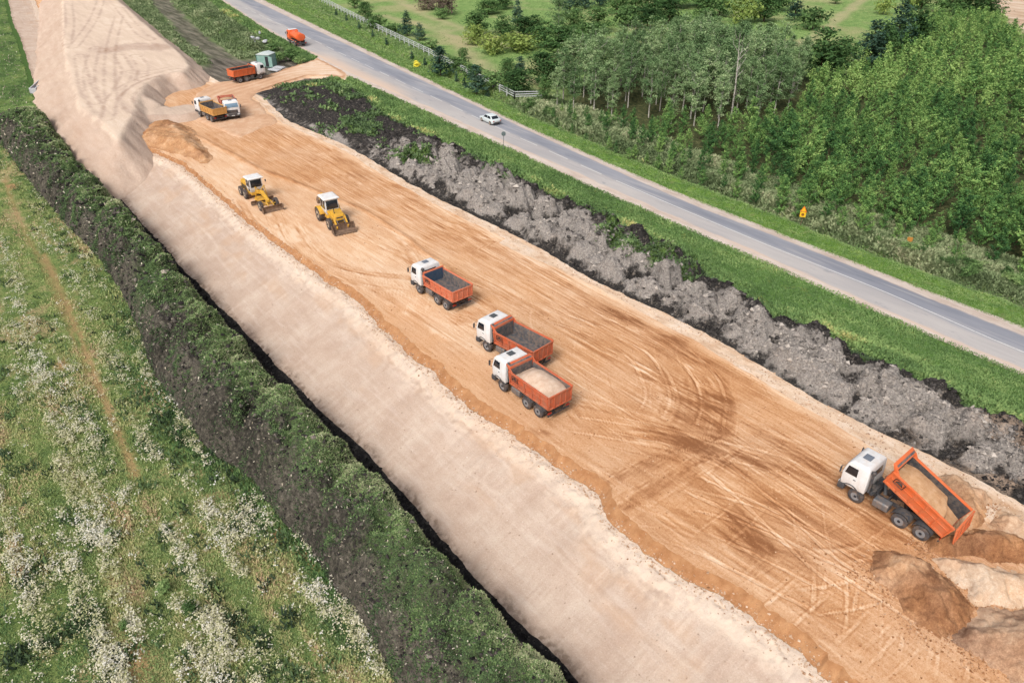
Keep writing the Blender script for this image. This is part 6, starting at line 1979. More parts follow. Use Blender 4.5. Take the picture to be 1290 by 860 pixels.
# ---- trees and bushes one by one (photo pixel of the foot, height m, width m)
LST = [
    # kind, x, y, height, width, label
    ('conifer', 513, 45, 5.5, 4.2, 'rounded dark evergreen alone in the pasture, left of its smaller neighbour'),
    ('conifer', 529, 51, 3.8, 3.6, 'smaller dark evergreen right beside the rounded one in the pasture'),
    ('bush', 541, 63, 2.2, 5.0, 'low loose bush just behind the rail fence below the two evergreens'),
    ('bush', 583, 74, 2.2, 2.4, 'small thin bush alone in the middle of the pasture'),
    ('conifer', 555, 95, 5.6, 5.0, 'broad dark evergreen standing in front of the rail fence'),
    ('conifer', 600, 118, 5.2, 4.6, 'dark evergreen in front of the fence near its lower end'),
    ('bush', 579, 90, 2.6, 4.4, 'dark bush behind the fence, right of the broad evergreen'),
    ('bush', 597, 100, 2.6, 4.6, 'dark bush behind the fence, above the lower evergreen'),
    ('bush', 622, 113, 3.0, 5.2, 'wide dark bush behind the lower end of the fence'),
    ('broad', 640, 104, 4.6, 3.4, 'small round tree with a visible stem behind the fence'),
    ('conifer', 655, 99, 4.4, 3.6, 'dense round evergreen right of the small stemmed tree'),
    ('broad', 652, 120, 4.6, 5.6, 'round dark green bushy tree by the fence corner'),
    ('broad', 686, 127, 4.2, 2.8, 'slim round tree at the right end of the fence'),
    ('broad', 683, 108, 6.2, 6.5, 'leafy green tree cluster, left half, behind the fence corner'),
    ('broad', 702, 110, 5.8, 6.0, 'leafy green tree cluster, right half, behind the fence corner'),
    ('birch', 719, 118, 9.5, 4.6, 'birch at the left tip of the grove with a pale stem'),
    ('birch', 748, 120, 11.0, 5.2, 'full birch second from the left tip of the grove'),
    ('broad', 602, 46, 5.6, 7.0, 'dark spreading bush at the left end of the pasture thicket'),
    ('yellow_bush', 598, 57, 3.8, 6.0, 'yellowish green bush below the left end of the pasture thicket'),
    ('yellow_bush', 620, 69, 4.0, 6.4, 'yellowish green dome shaped bush lowest in the pasture thicket'),
    ('broad', 634, 52, 5.2, 6.0, 'dark bush in the middle of the pasture thicket'),
    ('yellow_bush', 655, 65, 3.6, 9.0, 'wide low yellow green bush on the open grass'),
    ('broad', 660, 47, 4.8, 6.0, 'dark green bush behind the wide yellow green one'),
    ('broad', 674, 47, 4.6, 5.6, 'dark green bush at the foot of the lone tall birch, left side'),
    ('conifer', 652, 33, 6.6, 4.2, 'pointed blue green conifer alone on the pasture'),
    ('birch', 703, 53, 11.0, 5.0, 'lone tall slender birch rising over the pasture bushes'),
    ('broad', 708, 72, 6.4, 9.0, 'broad crowned tree with a dark trunk below the lone birch'),
    ('broad', 688, 60, 5.2, 7.0, 'green bush below the lone birch, left side'),
    ('broad', 722, 46, 6.2, 7.0, 'dark bush right of the lone birch'),
    ('bush', 740, 58, 5.0, 8.0, 'large mid green bush right of the broad crowned tree'),
    ('broad', 752, 40, 6.0, 8.0, 'dark tree behind the large mid green bush'),
    ('brown_bush', 540, 12, 3.0, 6.5, 'low bronze coloured bush at the top of the pasture'),
    ('brown_bush', 562, 18, 4.6, 6.2, 'taller dark bronze bush at the top of the pasture'),
    ('bush', 557, 24, 2.6, 4.0, 'small green bush in front of the dark bronze one'),
    ('broad', 615, 18, 3.8, 7.5, 'flat wide dark bush high on the pasture, left one'),
    ('broad', 634, 12, 3.4, 6.5, 'flat wide dark bush high on the pasture, right one'),
    ('conifer', 718, 16, 6.5, 6.2, 'dark conifer at the upper edge, left of three'),
    ('conifer', 737, 11, 6.5, 6.0, 'dark conifer at the upper edge, middle of three'),
    ('conifer', 755, 8, 6.5, 6.2, 'dark conifer at the upper edge, right of three'),
    ('broad', 447, 10, 6.0, 5.2, 'dark tree beyond the upper part of the fence'),
    ('broad', 461, 25, 4.6, 4.6, 'dark round tree right behind the fence, upper part'),
    ('bush', 474, 36, 3.2, 5.6, 'low dark bush pressed against the back of the fence'),
    ('bush', 495, 43, 2.6, 4.0, 'low bush behind the fence below the two pasture evergreens'),
    ('broad', 777, 18, 7.2, 6.6, 'round tree with a bare trunk at the upper edge'),
    ('broad', 800, 14, 8.0, 9.0, 'dark tree at the upper edge, first right of the bare trunked one'),
    ('broad', 824, 18, 8.5, 9.5, 'dark tree at the upper edge, second right of the bare trunked one'),
    ('broad', 850, 10, 8.5, 10.0, 'dark tree at the upper edge, third right of the bare trunked one'),
    ('broad', 878, 8, 8.0, 10.0, 'dark tree at the upper edge, fourth right of the bare trunked one'),
    ('bush', 790, 33, 5.0, 8.0, 'bright green bush in front of the dark tree row'),
    ('broad', 815, 36, 5.2, 7.5, 'mid green bush right of the bright one, before the grove'),
    ('broad', 842, 30, 6.5, 8.0, 'grey green tree top just behind the grove, left one'),
    ('broad', 887, 33, 7.4, 8.5, 'dark round tree just behind the grove'),
    ('yellow_bush', 935, 30, 6.0, 9.0, 'bright yellow green tree behind the grove'),
    ('broad', 962, 28, 6.5, 8.0, 'dark tree right of the bright yellow green one'),
    ('broad', 906, 20, 7.0, 8.0, 'dark tree at the upper edge above the yellow green one'),
    ('broad', 980, 14, 7.4, 8.6, 'dark tree at the upper edge, left of the pasture path'),
    ('conifer', 1000, 26, 6.5, 5.6, 'dark conifer left of the pasture path'),
    ('bush', 1023, 38, 5.0, 8.4, 'round mid green bush beside the pasture path'),
    ('broad', 1030, 102, 9.0, 9.5, 'big dark leafy tree at the right end of the grove, nearer one'),
    ('broad', 1055, 98, 8.0, 7.4, 'big dark leafy tree at the right end of the grove, farther one'),
    ('conifer', 1092, 86, 10.0, 7.6, 'tall dark fir at the edge of the thicket, left of the leafy group'),
    ('broad', 1108, 82, 8.6, 7.0, 'dark leafy tree right of the tall fir'),
    ('conifer', 1125, 68, 11.0, 8.0, 'tallest dark tree in the group at the far edge of the thicket'),
    ('broad', 1146, 62, 8.6, 8.4, 'dark leafy tree at the right of the group by the far thicket edge'),
    ('yellow_bush', 1112, 18, 4.6, 5.4, 'small yellowish bush on the far grass, left one'),
    ('yellow_bush', 1144, 12, 4.6, 5.4, 'small yellowish bush on the far grass, right one'),
    ('broad', 1052, 5, 3.6, 4.0, 'tiny dark bush alone on the far grass'),
    ('broad', 1196, 18, 8.5, 10.0, 'large dark tree far right, leftmost of the far clump'),
    ('broad', 1218, 20, 8.8, 10.5, 'large dark tree far right, middle of the far clump'),
    ('broad', 1240, 26, 7.5, 9.0, 'large dark tree far right, next to the sandy field'),
    ('broad', 1160, 12, 4.5, 6.0, 'dark bush left of the far clump'),
]
for q in LST:
    kd, px, py, h_, w_, lb = q
    x, y = W(px, py)
    base = {'young': (5, 2.9), 'birch': (14, 4.4), 'broad': (8, 6.5), 'conifer': (6, 3.6), 'bush': (2.6, 3.6), 'yellow_bush': (2.6, 3.8), 'brown_bush': (2.6, 3.8), 'flower_bush': (1.4, 1.6)}[kd]
    is_bush = 'bush' in kd
    nm = {'birch': 'birch_tree', 'broad': 'leafy_tree', 'conifer': 'conifer_tree', 'bush': 'bush', 'yellow_bush': 'bush', 'brown_bush': 'bush'}[kd]
    plant(nm, kd, x, y, h_ / base[0], w_ / base[1], lb, None, cat='bush' if is_bush else 'tree')
x, y = W(525, 87, -.4); plant('flowering_bush', 'flower_bush', x, y, 1.0, 1.0, 'small bush covered in bright yellow blossom by the roadside ditch', None, cat='bush')
# saplings planted in a row along the fence
for k, (px, py) in enumerate([(453, 38), (470, 47), (487, 56), (519, 72), (535, 79), (575, 99), (585, 105), (614, 118), (424, 20), (437, 28)]):
    x, y = W(px, py); plant('sapling', 'conifer', x, y, .30, .30, 'small dark sapling in the row in front of the rail fence', 'saplings in front of the fence', cat='sapling')
# bushes between the cabin and the road
for k, (px, py, h_, w_, lb) in enumerate([(352, 78, 1.8, 3.2, 'green bush beside the cabin doorway'), (366, 76, 2.2, 4.2, 'largest green bush between the cabin and the tank truck'), (378, 80, 1.4, 3.2, 'low green bush at the corner of the haul road'), (345, 64, 1.6, 3.4, 'green bush behind the cabin roof')]):
    x, y = W(px, py); plant('bush', 'bush', x, y, h_ / 2.6, w_ / 3.6, lb, None, z=-.05, cat='bush')
# scrub along the ditch beyond the road, in front of the thicket
scr = np.random.default_rng(88)
ns = 0
for k in range(420):
    px = scr.uniform(655, 1310); t = (px - 655) / 650
    fx = np.interp(px, [655, 700, 800, 900, 1020, 1150, 1300], [148, 168, 222, 258, 298, 328, 362])
    py = fx + scr.uniform(-16, 6) * (1.25 - .5 * t)
    x, y = W(px, py)
    if x < float(np.interp(y, YR, b12.x)) + 6.3 or ns >= 120 or (px > 900 and scr.random() < .72):
        continue
    left = px < 900
    if 985 < px < 1035 and py > 270: continue
    h_ = scr.uniform(.5, 1.2) * (1.35 if left else .9)
    plant('scrub', 'bush', x, y, h_ / 2.6, h_ * scr.uniform(1.3, 2.0) / 3.6, 'low grey green scrub between the roadside ditch and the thicket', 'scrub along the roadside ditch', cat='scrub'); ns += 1
# dark little shrubs in the meadow
for (px, py, s_, lb) in [(208, 746, .42, 'dark green shrub in the foreground meadow, left of its neighbour'), (240, 772, .44, 'dark green shrub in the foreground meadow beside a white flower drift'), (158, 792, .30, 'small dark shrub low in the meadow among white blossom'), (138, 675, .30, 'small dark shrub in the middle of the foreground meadow'), (50, 428, .28, 'tiny dark shrub beside the bare meadow track')]:
    x, y = W(px, py, ZM); plant('shrub', 'bush', x, y, s_ * .85, s_ * .62, lb, None, z=ZM, cat='shrub')

# ------------------------------------------------------------------ grasses, weeds and flowers (nobody could count them)
def blades(name, X, Y, Z, H, Wd, lean, mat, rng, tone, label, cat, per=3, spread=.12):
    k = len(X)
    X = np.repeat(X, per) + rng.normal(0, 1, k * per) * np.repeat(H, per) * spread * 3; Y = np.repeat(Y, per) + rng.normal(0, 1, k * per) * np.repeat(H, per) * spread * 3
    Z = np.repeat(Z, per); H = np.repeat(H, per) * rng.uniform(.6, 1.25, k * per); Wd = np.repeat(Wd, per); tone = np.repeat(tone, per) + rng.normal(0, .10, k * per)
    a = rng.uniform(0, 6.283, k * per); l_ = lean * rng.uniform(.4, 1.3, k * per)
    dx, dy = np.cos(a) * np.sin(l_) * H, np.sin(a) * np.sin(l_) * H; dz_ = np.cos(l_) * H
    px, py = -np.sin(a) * Wd, np.cos(a) * Wd
    P0 = np.stack([X - px * .6, Y - py * .6, Z], 1); P1 = np.stack([X + px * .6, Y + py * .6, Z], 1)
    P2 = np.stack([X + dx * .9 + px, Y + dy * .9 + py, Z + dz_ * .75], 1); P3 = np.stack([X + dx - px * .4, Y + dy - py * .4, Z + dz_], 1)
    V = np.stack([P0, P1, P2, P3], 1).reshape(-1, 3)
    o = link(name, np_mesh(name, V, np.arange(len(V)).reshape(-1, 4), [mat], fattr={'tone': np.clip(tone, 0, 1)}))
    return tag(o, label, cat, None, 'stuff')


def screen_pts(rng, n, z, u0=-300, u1=700, v0=-20, v1=1000):
    """points on the level z, evenly dense as seen from the air"""
    u = rng.uniform(u0, u1, n); v = rng.uniform(v0, v1, n)
    r = FW[None, :] + RT[None, :] * ((u - 645) / F_PX)[:, None] - UP[None, :] * ((v - 430) / F_PX)[:, None]
    t = (z - CAM_H) / r[:, 2]
    return r[:, 0] * t, r[:, 1] * t, -t


fg = {
    'meadow': foliage_mat('meadow_blades', [(.0, G(62, 94, 54)), (.28, G(92, 128, 70)), (.5, G(132, 154, 88)), (.72, G(172, 174, 108)), (.88, G(190, 170, 124)), (1.0, G(186, 150, 118))], trans=.35, rand_amt=0),
    'weed': foliage_mat('weed_leaves', [(.0, G(54, 70, 52)), (.45, G(88, 114, 70)), (.8, G(118, 148, 82)), (1.0, G(162, 166, 122))], trans=.3, rand_amt=0),
    'verge': foliage_mat('verge_blades', [(.0, G(72, 100, 58)), (.4, G(106, 142, 76)), (.75, G(142, 170, 94)), (1.0, G(190, 184, 110))], trans=.35, rand_amt=0),
    'rough': foliage_mat('rough_weeds', [(.0, G(76, 96, 60)), (.4, G(118, 138, 90)), (.75, G(160, 168, 122)), (1.0, G(194, 184, 148))], trans=.3, rand_amt=0),
    'flower': foliage_mat('white_umbels', [(.0, C(188, 192, 136)), (.35, C(224, 220, 180)), (.7, C(246, 240, 216)), (1.0, C(252, 250, 242))], trans=.25, rand_amt=0),
}
gr = np.random.default_rng(2024)
# meadow: patches of colour drawn out along the field
X, Y, D = screen_pts(gr, 380000, ZM)
ok = (X < np.interp(Y, YR, b0.x) + .3) & (Y < 340) & (X > np.interp(Y, YR, b0.x) - 48)
X, Y, D = X[ok], Y[ok], D[ok]
n1 = fbm(X / 1.6, Y / 6, 4, 901); n2 = fbm(X / 4, Y / 12, 3, 902); n3 = fbm(X / .7, Y / 1.6, 3, 903)
so = meadow.height(X, Y)
soilm = np.zeros(len(X))
for P, wd, am in ((TRACKS_M[0], .35, 1.0), (TRACKS_M[1], .2, .6)):
    d, _, _ = polyd(P, X, Y); soilm = np.maximum(soilm, am * sm(wd + .2, wd * .4, d + .25 * n3))
for (a, b_, r_) in [(168, 835, 1.0), (75, 460, .6), (350, 675, .45), (378, 700, .5), (15, 235, .8)]:
    x0, y0 = W(a, b_, ZM); soilm = np.maximum(soilm, .85 * sm(r_ + .4, r_ * .3, np.hypot(X - x0, (Y - y0) / 1.8) + .5 * n3))
k = gr.random(len(X)) > soilm * .92
near_berm = sm(3.5, .5, np.interp(Y, YR, b0.x) - X)
dense = np.clip(.72 + .6 * n2 + .4 * near_berm, .3, 1)
k &= gr.random(len(X)) < dense
H = (.24 + .14 * np.clip(n1, -.6, 1) + .12 * near_berm) * np.clip(D / 55, .8, 2.2)
tn = .54 + .40 * n2 + .40 * n1 + .16 * n3 - .20 * near_berm
RUTS = [curve([W(a, b_, ZM) for a, b_ in Q]) for Q in ([(-5, 640), (10, 720), (22, 790), (38, 862)], [(18, 640), (42, 720), (62, 800), (72, 862)], [(345, 760), (385, 815), (410, 862)])]
for P in RUTS:
    d, _, _ = polyd(P, X, Y); rt_ = sm(.35, .1, d + .12 * n3); H = H * (1 - .6 * rt_); tn = tn - .35 * rt_
blades('meadow_grass', X[k], Y[k], so[k], H[k], (H * .20)[k], .95, fg['meadow'], gr, tn[k], 'tall uneven green and straw coloured grass of the meadow', 'grass', per=2)
# white umbels in drifts
X, Y, D = screen_pts(gr, 720000, ZM)
ok = (X < np.interp(Y, YR, b0.x) + .1) & (Y < 175) & (X > np.interp(Y, YR, b0.x) - 48)
X, Y, D = X[ok], Y[ok], D[ok]
den = np.clip(.05 + 1.2 * sm(.10, .60, fbm(X / 1.5, Y / 6, 4, 911) + .25 * fbm(X / 5, Y / 20, 2, 912)), 0, 1) * .6
for Q, w_, am in [([(0, 300), (25, 370), (42, 440), (50, 480), (75, 560), (105, 640), (130, 680)], 1.25, 1.0), ([(85, 560), (110, 650), (140, 720), (165, 775), (175, 800)], .8, .75), ([(205, 665), (235, 700), (252, 740), (265, 775), (290, 830)], .65, 1.0),
                 ([(25, 230), (60, 285), (95, 350), (118, 400)], .9, .65), ([(128, 445), (150, 490), (165, 530), (190, 580)], .55, .8), ([(160, 400), (185, 470), (215, 510), (238, 550), (262, 585)], .55, 1.0), ([(60, 230), (95, 310), (140, 380)], .8, .6),
                 ([(395, 745), (420, 785), (455, 810), (482, 850)], .6, .7), ([(285, 690), (305, 725)], .4, .9), ([(110, 520), (128, 570), (140, 600)], .6, .5), ([(20, 690), (38, 760), (60, 840)], .7, .5), ([(240, 810), (265, 830), (285, 862)], .7, .6), ([(0, 380), (20, 440), (30, 520)], .8, .5), ([(150, 250), (170, 300)], .4, 0), ([(75, 640), (100, 720), (110, 790)], .6, .35)]:
    P = curve([W(a, b_, ZM) for a, b_ in Q]); d, _, al = polyd(P, X, Y)
    cl_ = sm(-.25, .25, fbm(X / .5, Y / 1.0, 3, 914))
    den = np.maximum(den, am * sm(w_, w_ * .25, d + .6 * fbm(X / .9, Y / 2.2, 3, 913)) * (.55 + .45 * cl_))
# every plant carries a dome of flat flower heads
puff = sm(-.15, .35, fbm(X / .75, Y / 1.1, 3, 916))
k = gr.random(len(X)) < np.clip(den * (.30 + .70 * puff), 0, 1) * .36
X, Y, D = X[k], Y[k], D[k]
per = 9
rad = np.repeat(gr.uniform(.14, .42, len(X)) * np.clip(D / 70, .9, 1.5), per); hh = np.repeat(gr.uniform(.30, .72, len(X)) * np.clip(D / 70, .9, 1.4), per)
tcl = np.repeat(gr.normal(.46, .20, len(X)) + .45 * fbm(X / 3, Y / 6, 2, 915), per)
X, Y, D = np.repeat(X, per), np.repeat(Y, per), np.repeat(D, per)
a_, r_ = gr.uniform(0, 6.28, len(X)), np.sqrt(gr.random(len(X)))
X = X + rad * r_ * np.cos(a_); Y = Y + rad * r_ * np.sin(a_)
P = np.stack([X, Y, meadow.height(X, Y) + hh * (1.0 - .45 * r_ ** 2) + gr.normal(0, .04, len(X))], 1)
N_ = gr.normal(0, .32, (len(X), 3)) + np.stack([r_ * np.cos(a_) * .6, r_ * np.sin(a_) * .6, np.ones(len(X))], 1)
vv, ff = cards(P, N_, .060 * gr.uniform(.55, 1.4, len(X)) * np.clip(D / 55, .85, 2.4), gr.uniform(0, 6.28, len(X)), 1.2)
o = link('wild_flowers', np_mesh('wild_flowers', vv, ff, [fg['flower']], fattr={'tone': np.clip(tcl + gr.normal(0, .14, len(X)), 0, 1)}))
tag(o, 'drifts of small white wild flowers across the meadow', 'wild flowers', None, 'stuff')
# darker leafy weeds in clumps between the grass
X, Y, D = screen_pts(gr, 60000, ZM)
ok = (X < np.interp(Y, YR, b0.x) + .1) & (Y < 175) & (X > np.interp(Y, YR, b0.x) - 48)
X, Y, D = X[ok], Y[ok], D[ok]
nb = sm(5.0, .5, np.interp(Y, YR, b0.x) - X)
k = gr.random(len(X)) < np.clip(sm(.12, .5, fbm(X / 1.0, Y / 2.0, 4, 917)) * .8 + .5 * nb * sm(-.2, .3, fbm(X / 1.5, Y / 3, 3, 918)), 0, 1)
for P in TRACKS_M:
    k &= polyd(P, X, Y)[0] > .8
X, Y, D = X[k], Y[k], D[k]; H = gr.uniform(.28, .62, len(X)) * np.clip(D / 60, .85, 1.8)
blades('meadow_weeds', X, Y, meadow.height(X, Y), H, H * .16, .75, fg['weed'], gr, .25 + .5 * fbm(X / 2, Y / 4, 3, 919) + gr.normal(0, .12, len(X)), 'darker leafy weeds in clumps through the meadow', 'weeds', per=5, spread=.16)


def strip_scatter(st, nn, rng, umin=0, umax=1, ymax=1e9):
    """points over a strip, denser near the camera"""
    i = rng.integers(0, len(st.y) - 1, nn); y = st.y[i] + rng.random(nn) * (st.y[i + 1] - st.y[i])
    u = umin + (umax - umin) * rng.random(nn)
    xa = np.interp(y, st.y, st.X[:, 0]); xb = np.interp(y, st.y, st.X[:, -1])
    x = xa + u * (xb - xa)
    m_ = y < ymax
    x, y, u = x[m_], y[m_], u[m_]
    return x, y, u, st.height(x, y)


def strip_value(st, A, x, y, u):
    i = np.clip(np.searchsorted(st.y, y), 0, len(st.y) - 1); j = np.clip((u * (len(st.u) - 1)).astype(int), 0, len(st.u) - 1)
    return A[i, j]


# weeds over the topsoil bank
X, Y, Uu, Z = strip_scatter(berm, 520000, gr, ymax=335)
gv = strip_value(berm, berm_green, X, Y, Uu)
pn = fbm(X / .8, Y / 1.1, 4, 921); pn2 = fbm(X / 3, Y / 5, 3, 922)
k = gr.random(len(X)) < np.clip(.12 + gv * .85 + 1.0 * pn + .45 * pn2 + .75 * sm(.30, .62, Uu + .12 * pn2) + .8 * sm(170, 185, Y), .05, .97)
dd = np.hypot(np.hypot(X, Y), CAM_H)
H = (.14 + .06 * pn + .05 * pn2) * np.clip(dd / 70, .8, 1.5)
kf = (Y > 170 + 3 * pn2) & (gr.random(len(X)) < .9); k &= ~(Y > 170 + 3 * pn2)
blades('corner_grass', X[kf], Y[kf], Z[kf] - .03, H[kf], (H * .34)[kf], 1.0, fg['verge'], gr, (.50 + .35 * pn2 + .2 * pn)[kf], 'open green grass left of the upper embankment', 'grass', per=2)
blades('bank_weeds', X[k], Y[k], Z[k] - .03, H[k], (H * .34)[k], 1.15, fg['weed'], gr, (.47 + .35 * pn2 + .3 * pn + .85 * (Uu - .46) + .15 * gr.normal(0, 1, len(X)))[k], 'low green weeds covering the dark topsoil bank', 'weeds', per=2)
# pale stalks and clods of dry stuff on the bank
k = (gr.random(len(X)) < .014)
blades('dry_stalks', X[k], Y[k], Z[k], (.16 * np.clip(dd / 55, .8, 2.2))[k], (.05 * np.clip(dd / 55, .8, 2.2))[k], 1.3, foliage_mat('dry_stalk', [(0, G(120, 108, 90)), (.6, G(168, 156, 134)), (1, G(206, 196, 176))], trans=.1, rand_amt=0), gr, gr.random(k.sum()), 'scattered pale dry stalks on the dark topsoil bank', 'dry stalks', per=1)
# weeds on the tipped spoil
X, Y, Uu, Z = strip_scatter(spoil, 160000, gr)
gv = strip_value(spoil, spoil_green, X, Y, Uu); pn = fbm(X / .9, Y / 1.2, 4, 931)
k = gr.random(len(X)) < np.clip(gv * 1.1 + .4 * pn - .1, 0, .9) * (gv > .06)
dd = np.hypot(np.hypot(X, Y), CAM_H); H = (.20 + .08 * pn) * np.clip(dd / 55, .8, 2.6)
blades('spoil_weeds', X[k], Y[k], Z[k] - .03, H[k], (H * .36)[k], 1.15, fg['weed'], gr, (.42 + .45 * pn)[k], 'patches of green weeds on the tipped spoil', 'weeds', per=2)
# verge between spoil and road
X, Y, Uu, Z = strip_scatter(verge, 130000, gr, 0, 1.06, ymax=300); Uj = Uu
pn = fbm(X / 1.2, Y / 3, 4, 941); pn2 = fbm(X / 3, Y / 9, 3, 942)
hm = inpoly(HAUL, X, Y)
k = (~hm) & (gr.random(len(X)) < .9)
dd = np.hypot(np.hypot(X, Y), CAM_H)
fl = sm(.5, .1, Uu)
H = (.16 + .06 * pn + .30 * fl * (.6 + .6 * pn2)) * np.clip(dd / 70, .8, 2.4)
blades('verge_grass', X[k], Y[k], Z[k] - .02, H[k], (H * .26)[k], 1.0, fg['verge'], gr, (.42 + .28 * pn + .2 * pn2 + .5 * fl * sm(.1, .5, pn2) * .8)[k], 'bright green grass on the strip between spoil and road', 'grass', per=2)
# grass and weeds beyond the road
X, Y, Uu, Z = strip_scatter(verge_r, 300000, gr, -.035, 1.0, ymax=300)
dd = np.hypot(np.hypot(X, Y), CAM_H); off_ = Uu * np.interp(Y, verge_r.y, verge_r.X[:, -1] - verge_r.X[:, 0])
wl_ = (1 - .85 * sm(95, 120, Y)) * sm(4.2, 6.2, off_ + .8 * fbm(X / 1.5, Y / 4, 3, 296)); pn = fbm(X / 1.0, Y / 1.6, 4, 951); pn2 = fbm(X / 3.5, Y / 8, 3, 952)
dry_ = sm(100, 130, Y)
H = (.13 + .05 * pn + wl_ * (.34 + .30 * np.clip(pn2, -.5, 1)) * (1 - .6 * dry_)) * np.clip(dd / 85, .8, 2.2)
k1 = gr.random(len(X)) > wl_; k1 &= gr.random(len(X)) < .6
blades('roadside_grass_blades', X[k1], Y[k1], Z[k1] - .02, H[k1], (H * .30)[k1], 1.0, fg['verge'], gr, (.52 + .3 * pn)[k1], 'short light green grass along the far shoulder of the road', 'grass', per=2)
k2 = gr.random(len(X)) < wl_ * .85
blades('roadside_weeds', X[k2], Y[k2], Z[k2] - .02, H[k2], (H * .26)[k2], .8, fg['rough'], gr, (.46 + .4 * pn2 + .25 * pn)[k2], 'tall grey green weeds between the ditch and the thicket', 'weeds', per=2)
# rough grass beyond the haul road
X, Y, Uu, Z = strip_scatter(beyond, 90000, gr, ymax=330)
dm_, _, _ = polyd(MUD, X, Y); pn = fbm(X / 2, Y / 5, 4, 961)
k = (gr.random(len(X)) < .8 * sm(2.6, 4.6, dm_ + 1.2 * pn)) & ~inpoly(HAUL, X, Y) & (Y > 172 + 4 * pn)
dd = np.hypot(np.hypot(X, Y), CAM_H); H = (.20 + .10 * pn) * np.clip(dd / 80, .9, 2.6)
blades('rough_grass', X[k], Y[k], Z[k] - .03, H[k], (H * .34)[k], 1.0, fg['rough'], gr, (.34 + .4 * pn)[k], 'rough grass either side of the muddy track', 'grass', per=2)
# pasture
X, Y, D = screen_pts(gr, 130000, 0.0, 330, 1330, -40, 180)
ok = (X > np.interp(Y, YR, b13.x)) & (Y < 330) & (X < 330)
X, Y, D = X[ok], Y[ok], D[ok]
ins = sdpoly(WOOD, X, Y) < -1
pn = fbm(X / 5, Y / 7, 4, 971); pt = field.height(X, Y)
pth = np.zeros(len(X))
for Q in ([(480, 20), (560, 40), (610, 85), (690, 105)], [(1100, -10), (1060, 20), (1030, 45), (990, 60)], [(500, 0), (545, 22), (640, 60)]):
    d, _, _ = polyd(curve([W(*q) for q in Q]), X, Y); pth = np.maximum(pth, sm(2.4, 1.0, d))
P_ = [W(1248, -6), W(1270, 28), W(1300, 58), W(1420, 60), W(1420, -40), W(1240, -40)]
k = (~ins) & (gr.random(len(X)) < .62 * (1 - .8 * pth) * sm(-.6, .1, pn)) & (sdpoly(P_, X, Y) > 0)
H = .26 * np.clip(D / 110, .8, 2.2)
blades('pasture_grass', X[k], Y[k], pt[k] - .03, H[k], (H * .34)[k], 1.1, foliage_mat('pasture_blades', [(.0, G(92, 124, 66)), (.45, G(128, 158, 88)), (.8, G(160, 180, 110)), (1.0, G(190, 186, 140))], trans=.35, rand_amt=0), gr, (.45 + .5 * pn)[k], 'grazed light green grass of the pasture', 'grass', per=2)

# ------------------------------------------------------------------ clods and crumbs
def chunks(name, X, Y, Z, S, mat, rng, tone, label, cat):
    k = len(X)
    base = np.array([(1, 0, 0), (0, 1, 0), (-1, 0, 0), (0, -1, 0), (0, 0, 1), (0, 0, -1)], float)
    tri_ = np.array([(0, 1, 4), (1, 2, 4), (2, 3, 4), (3, 0, 4), (1, 0, 5), (2, 1, 5), (3, 2, 5), (0, 3, 5)])
    V = base[None] * rng.uniform(.55, 1.3, (k, 6, 1)) * S[:, None, None] * rng.uniform(.6, 1.2, (k, 1, 3)) + rng.normal(0, .18, (k, 6, 3)) * S[:, None, None]
    a = rng.uniform(0, 6.28, k); c, s = np.cos(a)[:, None], np.sin(a)[:, None]
    V = np.stack([V[..., 0] * c - V[..., 1] * s, V[..., 0] * s + V[..., 1] * c, V[..., 2] * .75], -1) + np.stack([X, Y, Z], 1)[:, None]
    Fq = (tri_[None] + (np.arange(k) * 6)[:, None, None]).reshape(-1, 3)
    o = link(name, np_mesh(name, V.reshape(-1, 3), Fq, [mat], fattr={'tone': np.repeat(np.clip(tone, 0, 1), 8)}))
    return tag(o, label, cat, None, 'stuff')


def clod_mat(name, stops):
    n = NT(name); t = n.math('ADD', n.attr('tone'), n.rng(n.noise(12, 4, .7), .3, .7, -.2, .2))
    return n.finish(n.ramp(t, stops), .97, None, .08)


cr_ = np.random.default_rng(606)
szf = lambda k, lo, hi: lo + (hi - lo) * cr_.random(k) ** 3.5
X, Y, Uu, Z = strip_scatter(spoil, 24000, cr_, .04, .97, ymax=102)
g_ = strip_value(spoil, blk, X, Y, Uu)
dd = np.hypot(np.hypot(X, Y), CAM_H); S = szf(len(X), .05, .34) * np.clip(dd / 80, .8, 1.6)
chunks('spoil_clods', X, Y, Z + S * .15, S, clod_mat('spoil_clod', [(0, C(40, 38, 38)), (.35, C(84, 80, 78)), (.6, C(146, 139, 133)), (1, C(204, 194, 184))]), cr_, .66 - .55 * g_ + cr_.normal(0, .16, len(X)), 'loose grey and black clods all over the tipped spoil', 'clods')
X, Y, Uu, Z = strip_scatter(berm, 13000, cr_, .02, .98, ymax=170)
dd = np.hypot(np.hypot(X, Y), CAM_H); S = szf(len(X), .05, .26) * np.clip(dd / 60, .8, 1.8)
chunks('bank_clods', X, Y, Z + S * .1, S, clod_mat('bank_clod', [(0, C(30, 29, 29)), (.5, C(66, 62, 60)), (.85, C(126, 118, 110)), (1, C(186, 174, 160))]), cr_, cr_.normal(.42, .2, len(X)), 'dark clods and pale lumps lying on the topsoil bank', 'clods')
X, Y, Uu, Z = strip_scatter(ditch, 9000, cr_, .02, .98, ymax=150)
dd = np.hypot(np.hypot(X, Y), CAM_H); S = szf(len(X), .05, .22) * np.clip(dd / 60, .8, 1.8)
chunks('ditch_clods', X, Y, Z + S * .1, S, clod_mat('peat_clod', [(0, C(24, 24, 25)), (.6, C(54, 52, 51)), (1, C(120, 114, 108))]), cr_, cr_.normal(.35, .22, len(X)), 'black peat clods tumbled into the ditch', 'clods')
